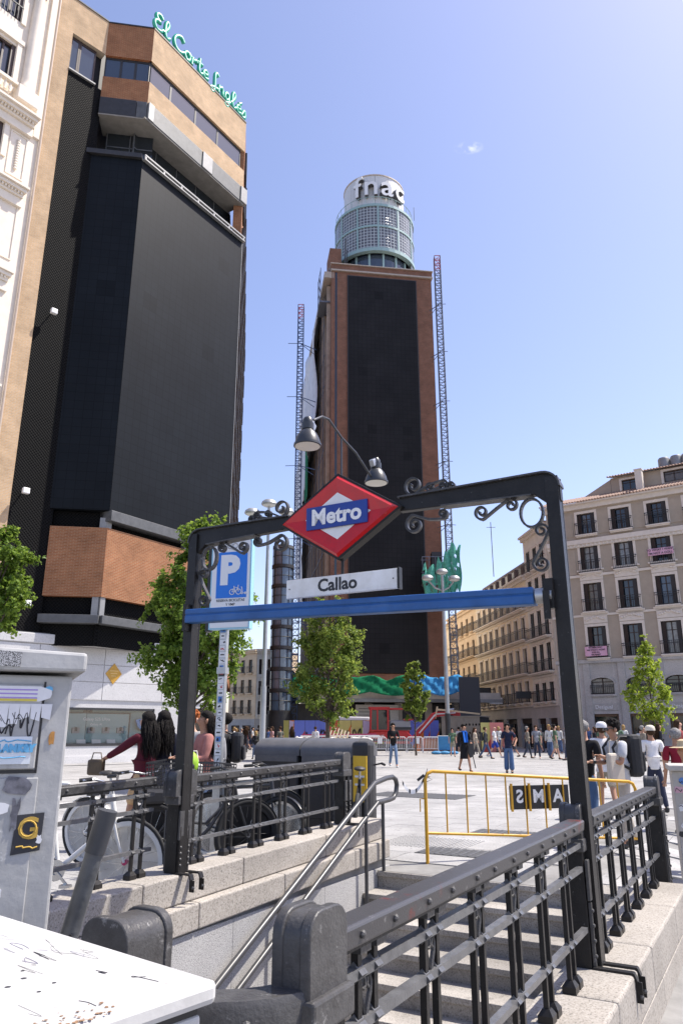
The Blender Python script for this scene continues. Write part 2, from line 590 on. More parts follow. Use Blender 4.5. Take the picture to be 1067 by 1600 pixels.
def meshmat(name, rgb, hole, pitch):
    """expanded-metal cladding: diamond openings as relief and dark holes"""
    m = mat(name, rgb, .7, spec=.08)
    t = m.node_tree; b = t.nodes['Principled BSDF']
    tcn = t.nodes.new('ShaderNodeTexCoord')
    sp = t.nodes.new('ShaderNodeSeparateXYZ')
    t.links.new(tcn.outputs['Object'], sp.inputs[0])
    def wave(sgn):
        a = t.nodes.new('ShaderNodeMath'); a.operation = 'MULTIPLY_ADD'; a.inputs[1].default_value = sgn
        t.links.new(sp.outputs['Z'], a.inputs[0]); t.links.new(sp.outputs['X'], a.inputs[2])
        k = t.nodes.new('ShaderNodeMath'); k.operation = 'MULTIPLY'; k.inputs[1].default_value = 2 * math.pi / pitch
        t.links.new(a.outputs[0], k.inputs[0])
        s = t.nodes.new('ShaderNodeMath'); s.operation = 'SINE'; t.links.new(k.outputs[0], s.inputs[0])
        q = t.nodes.new('ShaderNodeMath'); q.operation = 'ABSOLUTE'; t.links.new(s.outputs[0], q.inputs[0])
        return q.outputs[0]
    mn = t.nodes.new('ShaderNodeMath'); mn.operation = 'MINIMUM'
    t.links.new(wave(1.0), mn.inputs[0]); t.links.new(wave(-1.0), mn.inputs[1])
    rp = t.nodes.new('ShaderNodeValToRGB')
    rp.color_ramp.elements[0].position = .3; rp.color_ramp.elements[0].color = (*rgb, 1)
    rp.color_ramp.elements[1].position = .5; rp.color_ramp.elements[1].color = (*hole, 1)
    t.links.new(mn.outputs[0], rp.inputs[0]); t.links.new(rp.outputs[0], b.inputs['Base Color'])
    bp = t.nodes.new('ShaderNodeBump'); bp.inputs['Strength'].default_value = .8; bp.inputs['Distance'].default_value = .03; bp.invert = True
    t.links.new(mn.outputs[0], bp.inputs['Height']); t.links.new(bp.outputs[0], b.inputs['Normal'])
    return m


IRON = mat('iron paint', (.020, .0185, .0175), .38, var=.22, scale=9, bump=.12, bscale=90, spec=.25)
IRON_WORN = mat('worn iron paint', (.055, .053, .053), .36, rgb2=(.088, .086, .085), scale=14, bump=.15, bscale=120, spec=.3)
IRON_RUST = mat('chipped iron paint', (.055, .053, .055), .38, rgb2=(.13, .026, .022), scale=3.6, detail=9, bump=.08, bscale=150)
for n_ in IRON_RUST.node_tree.nodes:
    if n_.type == 'VALTORGB':
        n_.color_ramp.elements[0].position = .36; n_.color_ramp.elements[1].position = .42


def wear(m, rgb, scale, lo, hi, amt=1.0, stretch=(1, 1, 1)):
    """chips, scuffs or grime of another colour over a material"""
    t = m.node_tree; b = t.nodes['Principled BSDF']
    inp = b.inputs['Base Color']
    tcn = t.nodes.new('ShaderNodeTexCoord')
    mp_ = t.nodes.new('ShaderNodeMapping'); mp_.inputs['Scale'].default_value = stretch
    t.links.new(tcn.outputs['Object'], mp_.inputs['Vector'])
    n = t.nodes.new('ShaderNodeTexNoise'); n.inputs['Scale'].default_value = scale; n.inputs['Detail'].default_value = 11; n.inputs['Roughness'].default_value = .72
    t.links.new(mp_.outputs[0], n.inputs['Vector'])
    r_ = t.nodes.new('ShaderNodeMapRange'); r_.inputs[1].default_value = lo; r_.inputs[2].default_value = hi; r_.inputs[4].default_value = amt
    t.links.new(n.outputs['Fac'], r_.inputs[0])
    mx = t.nodes.new('ShaderNodeMix'); mx.data_type = 'RGBA'; mx.inputs[7].default_value = (*rgb, 1)
    t.links.new(r_.outputs[0], mx.inputs[0])
    if inp.is_linked:
        t.links.new(inp.links[0].from_socket, mx.inputs[6])
    else:
        mx.inputs[6].default_value = inp.default_value
    t.links.new(mx.outputs[2], inp)
    return m


wear(IRON_WORN, (.26, .255, .25), 22, .60, .66, .8)
wear(IRON_WORN, (.025, .022, .02), 5, .52, .72, .7)
wear(IRON_RUST, (.22, .21, .205), 24, .61, .66, .7)
wear(IRON, (.16, .155, .15), 26, .63, .68, .6)
STEEL = mat('galvanised steel', (.42, .43, .44), .38, .75, var=.15, scale=8)
IRON_BAR = mat('sunlit bar paint', (.085, .085, .087), .30, rgb2=(.14, .14, .142), scale=16, bump=.1, bscale=120, spec=.5)  # paler than the other iron: sun glancing off the bars, put into the colour
BOLT = mat('bolt metal', (.35, .35, .36), .35, .8)
PAVE = granite('pale granite paving', (.345, .339, .33), (.245, .24, .235), (.415, .41, .40), 90, objrnd=.055, stain=.2, spots=.4)
JOINT = mat('paving bed', (.22, .215, .205), .9, var=.2, scale=3)
STONE = granite('grey granite', (.335, .305, .265), (.16, .15, .135), (.43, .40, .36), 150, objrnd=.07, stain=.25)
STONE_B = granite('speckled granite', (.33, .325, .315), (.08, .08, .08), (.52, .51, .50), 260, objrnd=.04, stain=.18)
STEPM = granite('step granite', (.345, .32, .285), (.18, .165, .15), (.44, .415, .38), 150, objrnd=.08, stain=.3, spots=.25)
WHITE = mat('white enamel', (.86, .855, .84), .3, rgb2=(.76, .75, .72), scale=7)
BLACK = mat('black plastic', (.018, .018, .02), .45)
DARKGLASS = glass('dark window glass')
SKYGLASS = glass('reflective window glass', (.035, .05, .075), .04, 1.0)
# ------------------------------------------------------------------ the station entrance frame: s up the stairs (away), w to the right
TH = R(-29.5)
DX, DY = -math.sin(TH), math.cos(TH)       # direction of s
NX, NY = math.cos(TH), math.sin(TH)        # direction of w
L0 = (-1.384, 6.2)
WID = 3.25
RAILROT = math.atan2(DY, DX)


def E(s, w, z=0.0):
    return (L0[0] + DX * s + NX * w, L0[1] + DY * s + NY * w, z)


def sw(x, y):
    a, b = x - L0[0], y - L0[1]
    return a * DX + b * DY, a * NX + b * NY


def sst(t):
    t = min(1, max(0, t))
    return t * t * (3 - 2 * t)


def G(x, y):
    """height of the plaza: it drops a little towards the kerb beside the entrance"""
    s, w = sw(x, y)
    return -0.22 * sst((w - 2.2) / 1.3) * (1 - sst((y - 9) / 14))


S_TOP, S_BOT = 3.1, -3.3
W_IN0, W_IN1 = .23, 3.05

# ground sheet with the stairwell left open
sl = [-900, -300, -120, -50, -25, -12, -7, -4.5, S_BOT] + [S_BOT + (S_TOP - S_BOT) * i / 8 for i in range(1, 9)] + [4 + i for i in range(0, 20)] + [26, 30, 36, 45, 60, 90, 160, 350, 900]
wl = [-900, -300, -120, -60, -30, -16, -8, -4, -2, -1, W_IN0, 1.2, 2.2, 2.6, W_IN1, 3.3, 3.7, 4.2, 5, 6, 7, 8, 9, 10, 12, 15, 20, 30, 60, 150, 400, 900]
mb = MB()
for i, s in enumerate(sl):
    for w in wl:
        x, y, _ = E(s, w)
        mb.v.append((x, y, G(x, y) - .012))
nw = len(wl)
for i in range(len(sl) - 1):
    for j in range(nw - 1):
        if sl[i] >= S_BOT - 1e-6 and sl[i + 1] <= S_TOP + 1e-6 and wl[j] >= W_IN0 - 1e-6 and wl[j + 1] <= W_IN1 + 1e-6:
            continue
        mb.f.append([i * nw + j, i * nw + j + 1, (i + 1) * nw + j + 1, (i + 1) * nw + j][::-1]); mb.m.append(0)
ground = struct(mb.build('plaza_ground', JOINT, fix=False))
# make sure it faces up
if ground.data.polygons[0].normal.z < 0:
    ground.data.flip_normals()

# paving slabs: laid courses along the entrance's own directions
random.seed(3)
cands = []
SL, SWD = .62, 1.24
for i in range(-8, 130):
    off = (i % 2) * .5 * SWD + (i % 5) * .11
    for j in range(-60, 70):
        s0, w0 = i * SL, j * SWD + off
        cx, cy, _ = E(s0 + SL / 2, w0 + SWD / 2)
        if cy < 2.0 or cy > 78: continue
        if s0 < 3.55 and s0 + SL > -3.2 and w0 < 3.56 and w0 + SWD > -.22:
            continue
        px, py, dep = proj(cx, cy, G(cx, cy))
        if dep < .5 or px < -140 or px > 1210 or py > 1700: continue
        cands.append((dep, s0, w0, px, py))
cands.sort()
near, far = [], []
for c in cands:
    dep, s0, w0, px, py = c
    hid = (px < 560 and py > 1330) or (px < 930 and py > 1420)
    if len(near) < 290 and not hid and py > 1168: near.append(c)
    else: far.append(c)


def slab(mb, s0, w0, ox=0, oy=0, oz=0):
    g = .005
    vs = []
    jz = random.uniform(-.0012, .0012)
    for (a, b) in ((s0 + g, w0 + g), (s0 + g, w0 + SWD - g), (s0 + SL - g, w0 + SWD - g), (s0 + SL - g, w0 + g)):
        x, y, _ = E(a, b)
        vs.append((x - ox, y - oy, G(x, y) + jz - oz))
    vs += [(x, y, z - .02) for x, y, z in vs]
    mb.add(vs, [(3, 2, 1, 0), (0, 1, 5, 4), (1, 2, 6, 5), (2, 3, 7, 6), (3, 0, 4, 7)])


for c in near:
    mb = MB()
    x, y, _ = E(c[1], c[2])
    slab(mb, c[1], c[2], x, y, 0)
    o = mb.build('paving_slab', PAVE, ground, (x, y, 0), fix=True)
mb = MB()
for c in far: slab(mb, c[1], c[2])
stuff(mb.build('paving_slabs_beyond', PAVE, ground, fix=True))

# service covers let into the plaza
MAN = mat('cast iron cover', (.10, .10, .10), .6, .4, var=.3, scale=30)
GRATE = mat('grate metal', (.16, .16, .165), .55, .5, var=.2, scale=12)


def drain(label, px, py, ln, wd, n, group=None):
    p = gp(px, py); g = G(p.x, p.y)
    t = thing('drain_grate', label, 'drain grate', (p.x, p.y, g + .003), TH)
    m = MB()
    m.box(-ln / 2, ln / 2, -wd / 2, wd / 2, -.02, .003)
    m.build('drain_pan', MAN, t)
    pr = MB().box(-.012, .012, -wd / 2 + .02, wd / 2 - .02, .003, .009).build('grate_bar', GRATE, t)
    for k in range(n):
        x = -ln / 2 + (k + .5) * ln / n
        if k == 0: pr.location = (x, 0, 0)
        else: put(pr, t, (x, 0, 0))


drain('long dark ventilation grate set in the paving behind the handrail end', 655, 1243, 2.3, 1.3, 24)
drain('dark chequered service cover under the yellow barrier, beside the stair landing', 735, 1334, 1.25, .55, 12)
drain('rough metal cover in the paving under the black letter board', 800, 1303, 1.15, .62, 12)
# tactile studs at the head of the stairs
m = MB()
p0 = gp(665, 1318)
ts, tw = sw(p0.x, p0.y)
for i in range(18):
    for j in range(22):
        x, y, _ = E(ts - .35 + i * .055, tw - .55 + j * .055)
        m.lathe([(.013, G(x, y) - .002), (.011, G(x, y) + .006), (.006, G(x, y) + .008)], 6, (x, y, 0))
stuff(m.build('tactile_studs', mat('tactile stone', (.36, .355, .345), .7, var=.1)))

# ------------------------------------------------------------------ stairs and stairwell
stair = struct(bpy.data.objects.new('staircase', None)); COL.objects.link(stair)
stair.location = E(0, 0, 0); stair.rotation_euler = (0, 0, TH)
RIS, TRD = .16, .33
for k in range(18):
    sf = S_TOP - k * TRD
    zt = -.015 - k * RIS
    m = MB()
    # landing slab is k = 0
    s1 = sf + (TRD + .1 if k else .42)
    m.box(W_IN0 + .06, W_IN1 - .02, sf, s1, zt - RIS - .06, zt - .002)
    m.box(W_IN0 + .06, W_IN1 - .02, sf - .025, sf + .12, zt - .05, zt)
    m.build('step' if k else 'landing_slab', STEPM, stair, bevel=.006)
m = MB()
m.box(W_IN0, W_IN1, S_BOT - 3, S_TOP, -3.2, -3.1)
m.build('well_floor', STEPM, stair)
# side walls of the well: big speckled panels with thin joints
for k in range(5):
    a = S_TOP + .3 - k * 1.42
    MB().box(-.1, W_IN0 + .055, a - 1.415, a, -1.05, -.0).build('wall_panel', STONE_B, stair)
    MB().box(-.1, W_IN0 + .055, a - 1.415, a, -2.2, -1.055).build('wall_panel', STONE_B, stair)
    MB().box(-.1, W_IN0 + .055, a - 1.415, a, -3.3, -2.205).build('wall_panel', STONE_B, stair)
    MB().box(W_IN1 - .01, W_IN1 + .2, a - 1.415, a, -3.3, -.05).build('wall_panel', STONE_B, stair)
MB().box(-.2, W_IN0 + .049, -4.2, S_TOP + .3, -3.3, -.03).build('wall_core', JOINT, stair)
MB().box(-.1, WID + .2, S_BOT - .3, S_BOT, -3.3, -.05).build('end_wall', STONE_B, stair)


def lz(s): return .40 + .0226 * s


# left parapet: kerb blocks over a projecting band
t = thing('parapet_wall', 'long low grey granite parapet with a stepped band on the far side of the stairs', 'parapet', E(0, 0, 0), TH)


def block(m, w0, w1, s0, s1, zb0, zb1, zt0, zt1):
    m.add([(w0, s0, zb0), (w1, s0, zb0), (w1, s1, zb1), (w0, s1, zb1), (w0, s0, zt0), (w1, s0, zt0), (w1, s1, zt1), (w0, s1, zt1)],
          [(0, 3, 2, 1), (4, 5, 6, 7), (0, 1, 5, 4), (1, 2, 6, 5), (2, 3, 7, 6), (3, 0, 4, 7)])


cuts = [3.42, 2.1, .75, -.42, -1.75, -3.1]
for a, b in zip(cuts[1:], cuts[:-1]):
    m = MB(); block(m, -.20, W_IN0, a + .003, b - .003, lz(a) - .2, lz(b) - .2, lz(a), lz(b))
    m.build('granite_block', STONE, t, bevel=.012)
cuts = [3.36, 2.55, 1.25, .1, -1.1, -2.2, -3.1]
for a, b in zip(cuts[1:], cuts[:-1]):
    m = MB(); block(m, -.22, W_IN0 + .085, a + .003, b - .003, lz(a) - .385, lz(b) - .385, lz(a) - .203, lz(b) - .203)
    m.build('granite_block', STONE, t, bevel=.012)
m = MB(); block(m, -.19, W_IN0 + .03, -3.1, 3.3, -.2, -.1, lz(-3.1) - .386, lz(3.3) - .386)
m.build('shadow_joint', JOINT, t)

# right parapet
t = thing('parapet_wall', 'low pale granite parapet with block joints beside the kerbside pavement', 'parapet', E(0, WID, 0), TH)
cuts = [2.72, 1.75, .55, -.55, -1.8, -3.2]
for n_, (a, b) in enumerate(zip(cuts[1:], cuts[:-1])):
    m = MB(); block(m, -.20, .17, a + .003, b - .003, -.06, -.06, .19, .19)
    m.build('granite_block', STONE, t, bevel=.015)
    h = (a + b) / 2
    m = MB(); block(m, -.19, .166, a + .35, b + .344, -.32, -.32, -.064, -.064)
    m.build('granite_block', STONE, t, bevel=.006)
m = MB(); block(m, -.24, .13, 2.73, 3.35, -.3, -.3, .12, .12)
m.build('end_block', STONE, t, bevel=.02)
# near parapet
t = thing('parapet_wall', 'short granite parapet closing the near end of the stairwell under the curved rail', 'parapet', E(S_BOT - .2, 1.6, 0), TH)
for k in range(3):
    m = MB(); block(m, -1.85 + k * 1.2, -1.85 + k * 1.2 + 1.194, -.22, .18, -.35, -.35, .14, .14)
    m.build('granite_block', STONE, t, bevel=.015)

# ------------------------------------------------------------------ iron railings
PICK = MB().box(-.011, .011, -.011, .011, 0, 1).mesh('picket', IRON)
fm = MB(); fm.box(-.034, .034, -.034, .034, 0, .03); fm.add([(-.034, -.034, .03), (.034, -.034, .03), (.034, .034, .03), (-.034, .034, .03), (-.017, -.017, .055), (.017, -.017, .055), (.017, .017, .055), (-.017, .017, .055)], [(4, 5, 6, 7), (0, 1, 5, 4), (1, 2, 6, 5), (2, 3, 7, 6), (3, 0, 4, 7)])
FOOT = fm.mesh('picket_foot', IRON)
BOLTM = MB().lathe([(.011, 0), (.011, .005), (.007, .009), (.001, .011)], 8, (0, 0, 0)).mesh('bolt', IRON_WORN)


def curl(c, r0, r1, a0, turns, n=18, plane='xz'):
    out = []
    for i in range(n + 1):
        k = i / n
        a = a0 + turns * 2 * math.pi * k
        r = r0 + (r1 - r0) * k
        out.append((c[0] + r * math.cos(a), c[1], c[2] + r * math.sin(a)))
    return out


sm = MB()
for sx in (-1, 1):
    pts = [(0, 0, -.055)] + [(sx * (.018 + .016 * math.sin(a)) * (1 if True else 0), 0, .012 + .03 * -math.cos(a)) for a in np.linspace(.2, 4.9, 12)]
    pts = [(0, 0, -.058), (sx * .012, 0, -.03), (sx * .026, 0, .0), (sx * .03, 0, .025), (sx * .02, 0, .045), (sx * .007, 0, .04), (sx * .005, 0, .022), (sx * .014, 0, .014)]
    sm.tube(pts, .0065, 6)
SCROLL = sm.mesh('scroll', IRON_WORN)


def link(name, me, parent, loc=(0, 0, 0), rot=(0, 0, 0), scale=(1, 1, 1)):
    o = bpy.data.objects.new(name, me); COL.objects.link(o)
    o.parent = parent; o.location = loc; o.rotation_euler = rot; o.scale = scale
    return o


CAPPROF = [(-.043, -.058), (.043, -.058), (.048, -.01), (.043, 0), (-.043, 0), (-.048, -.01)]


def railing(label, s0, s1, w, zb0, zb1, zt0, zt1, group, capmat=None, start=.2, step=.42, flat_bars=False):
    """one bay of railing: zb = parapet top, zt = top of the rail at both ends"""
    base = E(s0, w, 0)
    t = thing('iron_railing', label, 'railing', base, RAILROT, group)
    Ls = s1 - s0
    H = zt0 - zb0
    B = lambda x: zb0 + (zb1 - zb0) * x / Ls
    T = lambda x: zt0 + (zt1 - zt0) * x / Ls
    c = MB().sweep([(0, 0, T(0)), (Ls, 0, T(Ls))], CAPPROF).build('top_rail', capmat or IRON_WORN, t, bevel=.006)
    flange = MB().bar((0, 0, T(0) - .063), (Ls, 0, T(Ls) - .063), .065, .010).build('rail_flange', IRON, t)
    for k, fr in enumerate((.26, .66, .82)):
        MB().bar((0, 0, B(0) + H * fr), (Ls, 0, B(Ls) + H * fr), .032, .026).build('cross_bar', IRON_BAR, t)
    x = start
    while x < Ls - .05:
        for dx in (-.047, .047):
            xx = x + dx
            if xx > Ls - .03: continue
            link('picket', PICK, t, (xx, 0, B(xx)), (0, 0, 0), (1, 1, T(xx) - B(xx) - .06))
            link('picket_foot', FOOT, t, (xx, 0, B(xx)))
            for fr in (.26, .66, .82):
                link('collar', COLLAR, t, (xx, 0, B(xx) + H * fr))
            link('rail_clip', CLIP, t, (xx, 0, T(xx) - .074))
        link('scroll', SCROLL, t, (x, 0, B(x) + H * .738), (0, 0, 0), (1.05, 1.3, H / .76))
        for sy in (-1, 1):
            for dx in (-.1, .1):
                if 0.03 < x + dx < Ls - .03:
                    o = link('bolt', BOLTM, c, (x + dx, sy * .0465, T(x + dx) - .03), (R(90) * -sy * -1, 0, 0))
                    o.rotation_euler = (R(90) if sy < 0 else R(-90), 0, 0)
        x += step
    return t


cm_ = MB(); cm_.cb((0, 0, 0), .034, .040, .036, Matrix.Rotation(R(45), 3, 'X'))
COLLAR = cm_.mesh('collar', IRON_BAR)
CLIP = MB().box(-.03, .03, -.03, .03, -.012, .006).mesh('rail_clip', IRON_WORN)
RG = 'iron railing bays round the stairwell'
railing('iron railing with chipped red top rail, between the curved rail and the arch post', -2.98, -.12, WID - .06, .19, .19, .95, .95, RG, IRON_RUST, start=.28, step=.445)
railing('grey iron railing bay past the tall arch post, ending by the stickered cream cabinet', .14, 2.86, WID - .06, .19, .19, .95, .95, RG)
railing('iron railing in front of the white bicycle, starting behind the grey graffiti cabinet', -2.7, -.14, 0, lz(-2.7), lz(-.14), 1.095 + .0226 * -2.7, 1.095, RG, start=.32)
railing('iron railing in front of the black bins and parking sign pole', .14, 2.72, 0, lz(.14), lz(2.72), 1.085, 1.075 + .0226 * 2.72, RG, start=.25)


def rail_post(label, s, w, zb, ztop, rot, group='iron corner and middle posts of the railings', capw=.15, caph=.195, capd=.12):
    """stout post: rounded cap across the rail, collar, two uprights with riveted strips, strap feet"""
    t = thing('railing_post', label, 'post', E(s, w, zb), rot, group)
    H = ztop - zb
    # cap profile in the x (along) / z plane, extruded across
    r = .055
    prof = [(-capw / 2, H - caph), (capw / 2, H - caph)]
    for a in np.linspace(0, 90, 6): prof.append((capw / 2 - r + r * math.cos(R(a)), H - r + r * math.sin(R(a))))
    for a in np.linspace(90, 180, 6): prof.append((-capw / 2 + r + r * math.cos(R(a)), H - r + r * math.sin(R(a))))
    MB().prism([(x * .95, (z - H + caph) * .96 + H - caph) for x, z in prof], -capd / 2 + .025, capd / 2 - .025).build('cap', IRON_WORN, t, smooth=35, bevel=.004, fix=True)
    for sy in (-1, 1):
        y0 = sy * (capd / 2 - .029); y1 = sy * capd / 2
        MB().prism(prof, min(y0, y1), max(y0, y1)).build('cap_plate', IRON_WORN, t, smooth=35, bevel=.004, fix=True)
    m = MB(); m.box(-.095, .095, -.07, .07, H - caph - .06, H - caph + .01)
    m.build('collar_block', IRON_WORN, t, bevel=.008)
    for sx in (-1, 1):
        m = MB(); m.box(sx * .045 - .028, sx * .045 + .028, -.055, .055, 0, H - caph - .055)
        m.build('upright', IRON, t, bevel=.005)
        for sy in (-1, 1):
            m = MB(); m.box(sx * .045 - .026, sx * .045 + .026, sy * .07 - .009, sy * .07 + .009, H - caph - .31, H - caph - .1)
            m.build('cover_plate', IRON_WORN, t, bevel=.004)
            m = MB(); m.box(sx * .045 - .012, sx * .045 + .012, sy * .068 - .008, sy * .068 + .008, .01, H - caph - .32)
            m.build('angle_strip', IRON_WORN, t)
            for k in range(4):
                z = .06 + k * (H - caph - .42) / 3
                o = link('bolt', BOLTM, t, (sx * .045, sy * .076, z)); o.rotation_euler = (R(90) if sy < 0 else R(-90), 0, 0)
    return t


def strap(t, x, ysign, yedge, drop):
    """bent strap foot over the parapet's edge"""
    m = MB()
    y0, y1 = ysign * .06, ysign * yedge
    m.box(x - .022, x + .022, min(y0, y1), max(y0, y1), .0, .012)
    m.bar((x, ysign * (yedge - .004), .008), (x, ysign * (yedge + .012), -.03), .044, .012)
    m.bar((x, ysign * (yedge + .012), -.03), (x, ysign * (yedge + .012), -drop), .012, .044)
    m.build('strap_foot', IRON, t, bevel=.003)
    o = link('bolt', BOLTM, t, (x, ysign * (yedge + .02), -drop + .03), (R(90) if ysign < 0 else R(-90), 0, 0), (1.3, 1.3, 1.6))


p1 = rail_post('stout iron corner post with rounded cap where the curved rail meets the chipped red rail', -3.03, WID - .03, .19, 1.03, RAILROT, capw=.175, caph=.185, capd=.105)
p2 = rail_post('iron railing post with rounded cap just behind the white foreground cabinet', -3.09, 2.69, .12, .97, RAILROT + R(90), capw=.165, capd=.17)
p3 = rail_post('iron railing post hugging the foot of the tall arch post nearest the kerb', -.02, WID - .10, .19, 1.03, RAILROT)
for x in (-.055, .055): strap(p3, x, -1, .27, .13)
p4 = rail_post('iron end post of the railing next to the stickered cream cabinet', 2.95, WID - .06, .12, 1.04, RAILROT)
p5 = rail_post('iron railing post at the foot of the arch post beside the white bicycle', .03, .12, .40, 1.145, RAILROT, capw=.25, caph=.2, capd=.13)
for x in (-.055, .055): strap(p5, x, -1, .20, .11)
p6 = rail_post('iron end post of the railing in front of the black bins', 2.83, 0, lz(2.8), 1.21, RAILROT, capw=.18)
for x in (-.045, .045): strap(p6, x, -1, .20, .11)

# curved top rail bulging out between the two near posts
t = thing('iron_railing', 'curved iron handrail bulging towards the white foreground cabinet from the corner post', 'railing', E(-3.1, WID - .4, 0), 0, RG)
bx, by, _ = E(-3.1, WID - .4)
arc = []
for (x, y) in ((-.075, 1.96), (-.115, 1.915), (-.16, 1.885), (-.215, 1.865), (-.27, 1.858), (-.325, 1.865), (-.385, 1.89), (-.44, 1.925), (-.49, 1.975), (-.53, 2.035), (-.56, 2.10), (-.585, 2.17), (-.6, 2.22)):
    arc.append((x - bx, y - by, .872))
tr_ = MB().sweep(arc, [(-.045, -.085), (.045, -.085), (.05, -.015), (.042, 0), (-.042, 0), (-.05, -.015)]).build('top_rail', IRON_WORN, t, smooth=40, fix=True)
MB().sweep([(x, y, z - .10) for x, y, z in arc], [(-.035, -.012), (.035, -.012), (.035, .012), (-.035, .012)]).build('rail_flange', IRON, t, smooth=40, fix=True)
for k in (2, 6, 10):
    x, y, z = arc[k]
    link('picket', PICK, t, (x, y, .14), (0, 0, 0), (1.4, 1.4, .70)); link('picket_foot', FOOT, t, (x, y, .14))
for k in (3, 6, 10):
    x, y, z = arc[k]
    d = Vector(arc[k + 1]) - Vector(arc[k - 1]); d.normalize(); sd = Vector((d.y, -d.x, 0))
    for sg in (-1, 1):
        q = Vector((x, y, z - .045)) + sd * .047 * sg
        o = link('bolt', BOLTM, tr_, q); o.rotation_euler = (sd * sg).to_track_quat('Z', 'Y').to_euler()

# double handrail down the stairs
t = thing('stair_handrail', 'double grey tubular handrail running down the stairs on the bicycle side', 'handrail', E(3.1, .36, -.02), TH)
HR = mat('handrail paint', (.07, .07, .072), .36, .2, var=.15, scale=12)
SLP = RIS / TRD


def hz(s, h): return h - SLP * max(0, (2.95 - s))


up = [(0, s - 3.1, hz(s, .93)) for s in (-2.2, -1, .5, 1.5, 2.5, 2.9)] + [(0, .1, .945), (0, .26, .95), (0, .34, .92), (0, .37, .86)] + [(0, .34, .77), (0, .27, .725), (0, .18, .715), (0, .05, .71), (0, -.12, .705)]
lo = [(0, -.12, .705)] + [(0, s - 3.1, hz(s, .70)) for s in (2.6, 1.5, .5, -1, -2.2)]
MB().tube(up, .027, 10).build('upper_tube', HR, t, smooth=50)
MB().tube(lo, .024, 10).build('lower_tube', HR, t, smooth=50)
for s in (2.7, 1.1, -.6):
    z0 = -.02 - max(0, math.ceil((S_TOP - s) / TRD)) * RIS + .02
    MB().tube([(0, s - 3.1, z0), (0, s - 3.1, hz(s, .93))], .02, 8).build('support_post', HR, t, smooth=50)
MB().tube([(0, .0, 0), (0, .0, .71)], .02, 8).build('support_post', HR, t, smooth=50)

# ------------------------------------------------------------------ the iron arch over the stairs
arch = thing('entrance_arch', 'tall black iron arch with scrolled corners spanning the stairs', 'arch', E(.02, 0, .0), TH)
ZB = 3.0
WR = WID - .055


def apost(w, zb, sgn):
    """rolled H section, widening a little towards its foot"""
    m = MB()
    zt = ZB + .05
    for yy in (-.045, .045):
        m.add([(w - .05, yy - .006, zb), (w + .05, yy - .006, zb), (w + .05, yy + .006, zb), (w - .05, yy + .006, zb),
               (w - .042, yy - .006, zt), (w + .042, yy - .006, zt), (w + .042, yy + .006, zt), (w - .042, yy + .006, zt)],
              [(0, 3, 2, 1), (4, 5, 6, 7), (0, 1, 5, 4), (1, 2, 6, 5), (2, 3, 7, 6), (3, 0, 4, 7)])
    m.build('post_flange', IRON, arch)
    wo_ = w + sgn * .05
    MB().add([(min(w - sgn * .05, wo_) - .0, -.04, zb), (max(w - sgn * .05, wo_), -.04, zb), (max(w - sgn * .05, wo_), .04, zb), (min(w - sgn * .05, wo_), .04, zb),
              (min(w - sgn * .04, w + sgn * .04), -.04, zt), (max(w - sgn * .04, w + sgn * .04), -.04, zt), (max(w - sgn * .04, w + sgn * .04), .04, zt), (min(w - sgn * .04, w + sgn * .04), .04, zt)],
             [(0, 3, 2, 1), (4, 5, 6, 7), (0, 1, 5, 4), (1, 2, 6, 5), (2, 3, 7, 6), (3, 0, 4, 7)]).build('arch_post', IRON, arch, bevel=.004)


apost(.15, .40, -1)
apost(WR, .17, 1)
# beams run from rounded corners to the sign
MIDW = 1.59
for (wa, wb, sgn) in ((.15, MIDW - .47, 1), (WR, MIDW + .49, -1)):
    out, inn = [], []
    ro = .11
    xo = wa - sgn * .05
    top, bot = ZB + .085, ZB - .055
    poly = []
    for a in np.linspace(0, 90, 7):
        poly.append((xo + sgn * (ro - ro * math.cos(R(a))), top - ro + ro * math.sin(R(a))))
    poly.append((wb, top - .01)); poly.append((wb, bot + .03)); poly.append((wb - sgn * .35, bot + .02))
    poly.append((wa + sgn * .12, bot)); poly.append((wa + sgn * .05, bot - .06)); poly.append((xo, bot - .06))
    if sgn > 0: poly = poly[::-1]
    MB().prism(poly, -.032, .032).build('arch_beam', IRON, arch, bevel=.004, fix=True)
    # top flange
    pts = [(x, 0, z) for (x, z) in (poly[::-1] if sgn > 0 else poly)[:8]]
    m = MB()
    for a, b in zip(pts[:-1], pts[1:]):
        m.bar((a[0], 0, a[2] + .004), (b[0], 0, b[2] + .004), .115, .012)
    m.build('top_flange', IRON_WORN, arch)
    ends = (wa + sgn * .1, wb - sgn * .02)
    m = MB(); m.bar((wa + sgn * .14, 0, bot + .001), (wb - sgn * .33, 0, bot + .022), .1, .01); m.build('bottom_flange', IRON_WORN, arch)


def scroll_path(pts, n=6):
    P = [Vector((p[0], 0, p[1])) for p in pts]
    out = []
    for i in range(len(P) - 1):
        a = P[max(i - 1, 0)]; b = P[i]; c = P[i + 1]; d = P[min(i + 2, len(P) - 1)]
        for k in range(n):
            t_ = k / n
            out.append(.5 * ((2 * b) + (c - a) * t_ + (2 * a - 5 * b + 4 * c - d) * t_ * t_ + (3 * b - a - 3 * c + d) * t_ ** 3))
    out.append(P[-1])
    return out


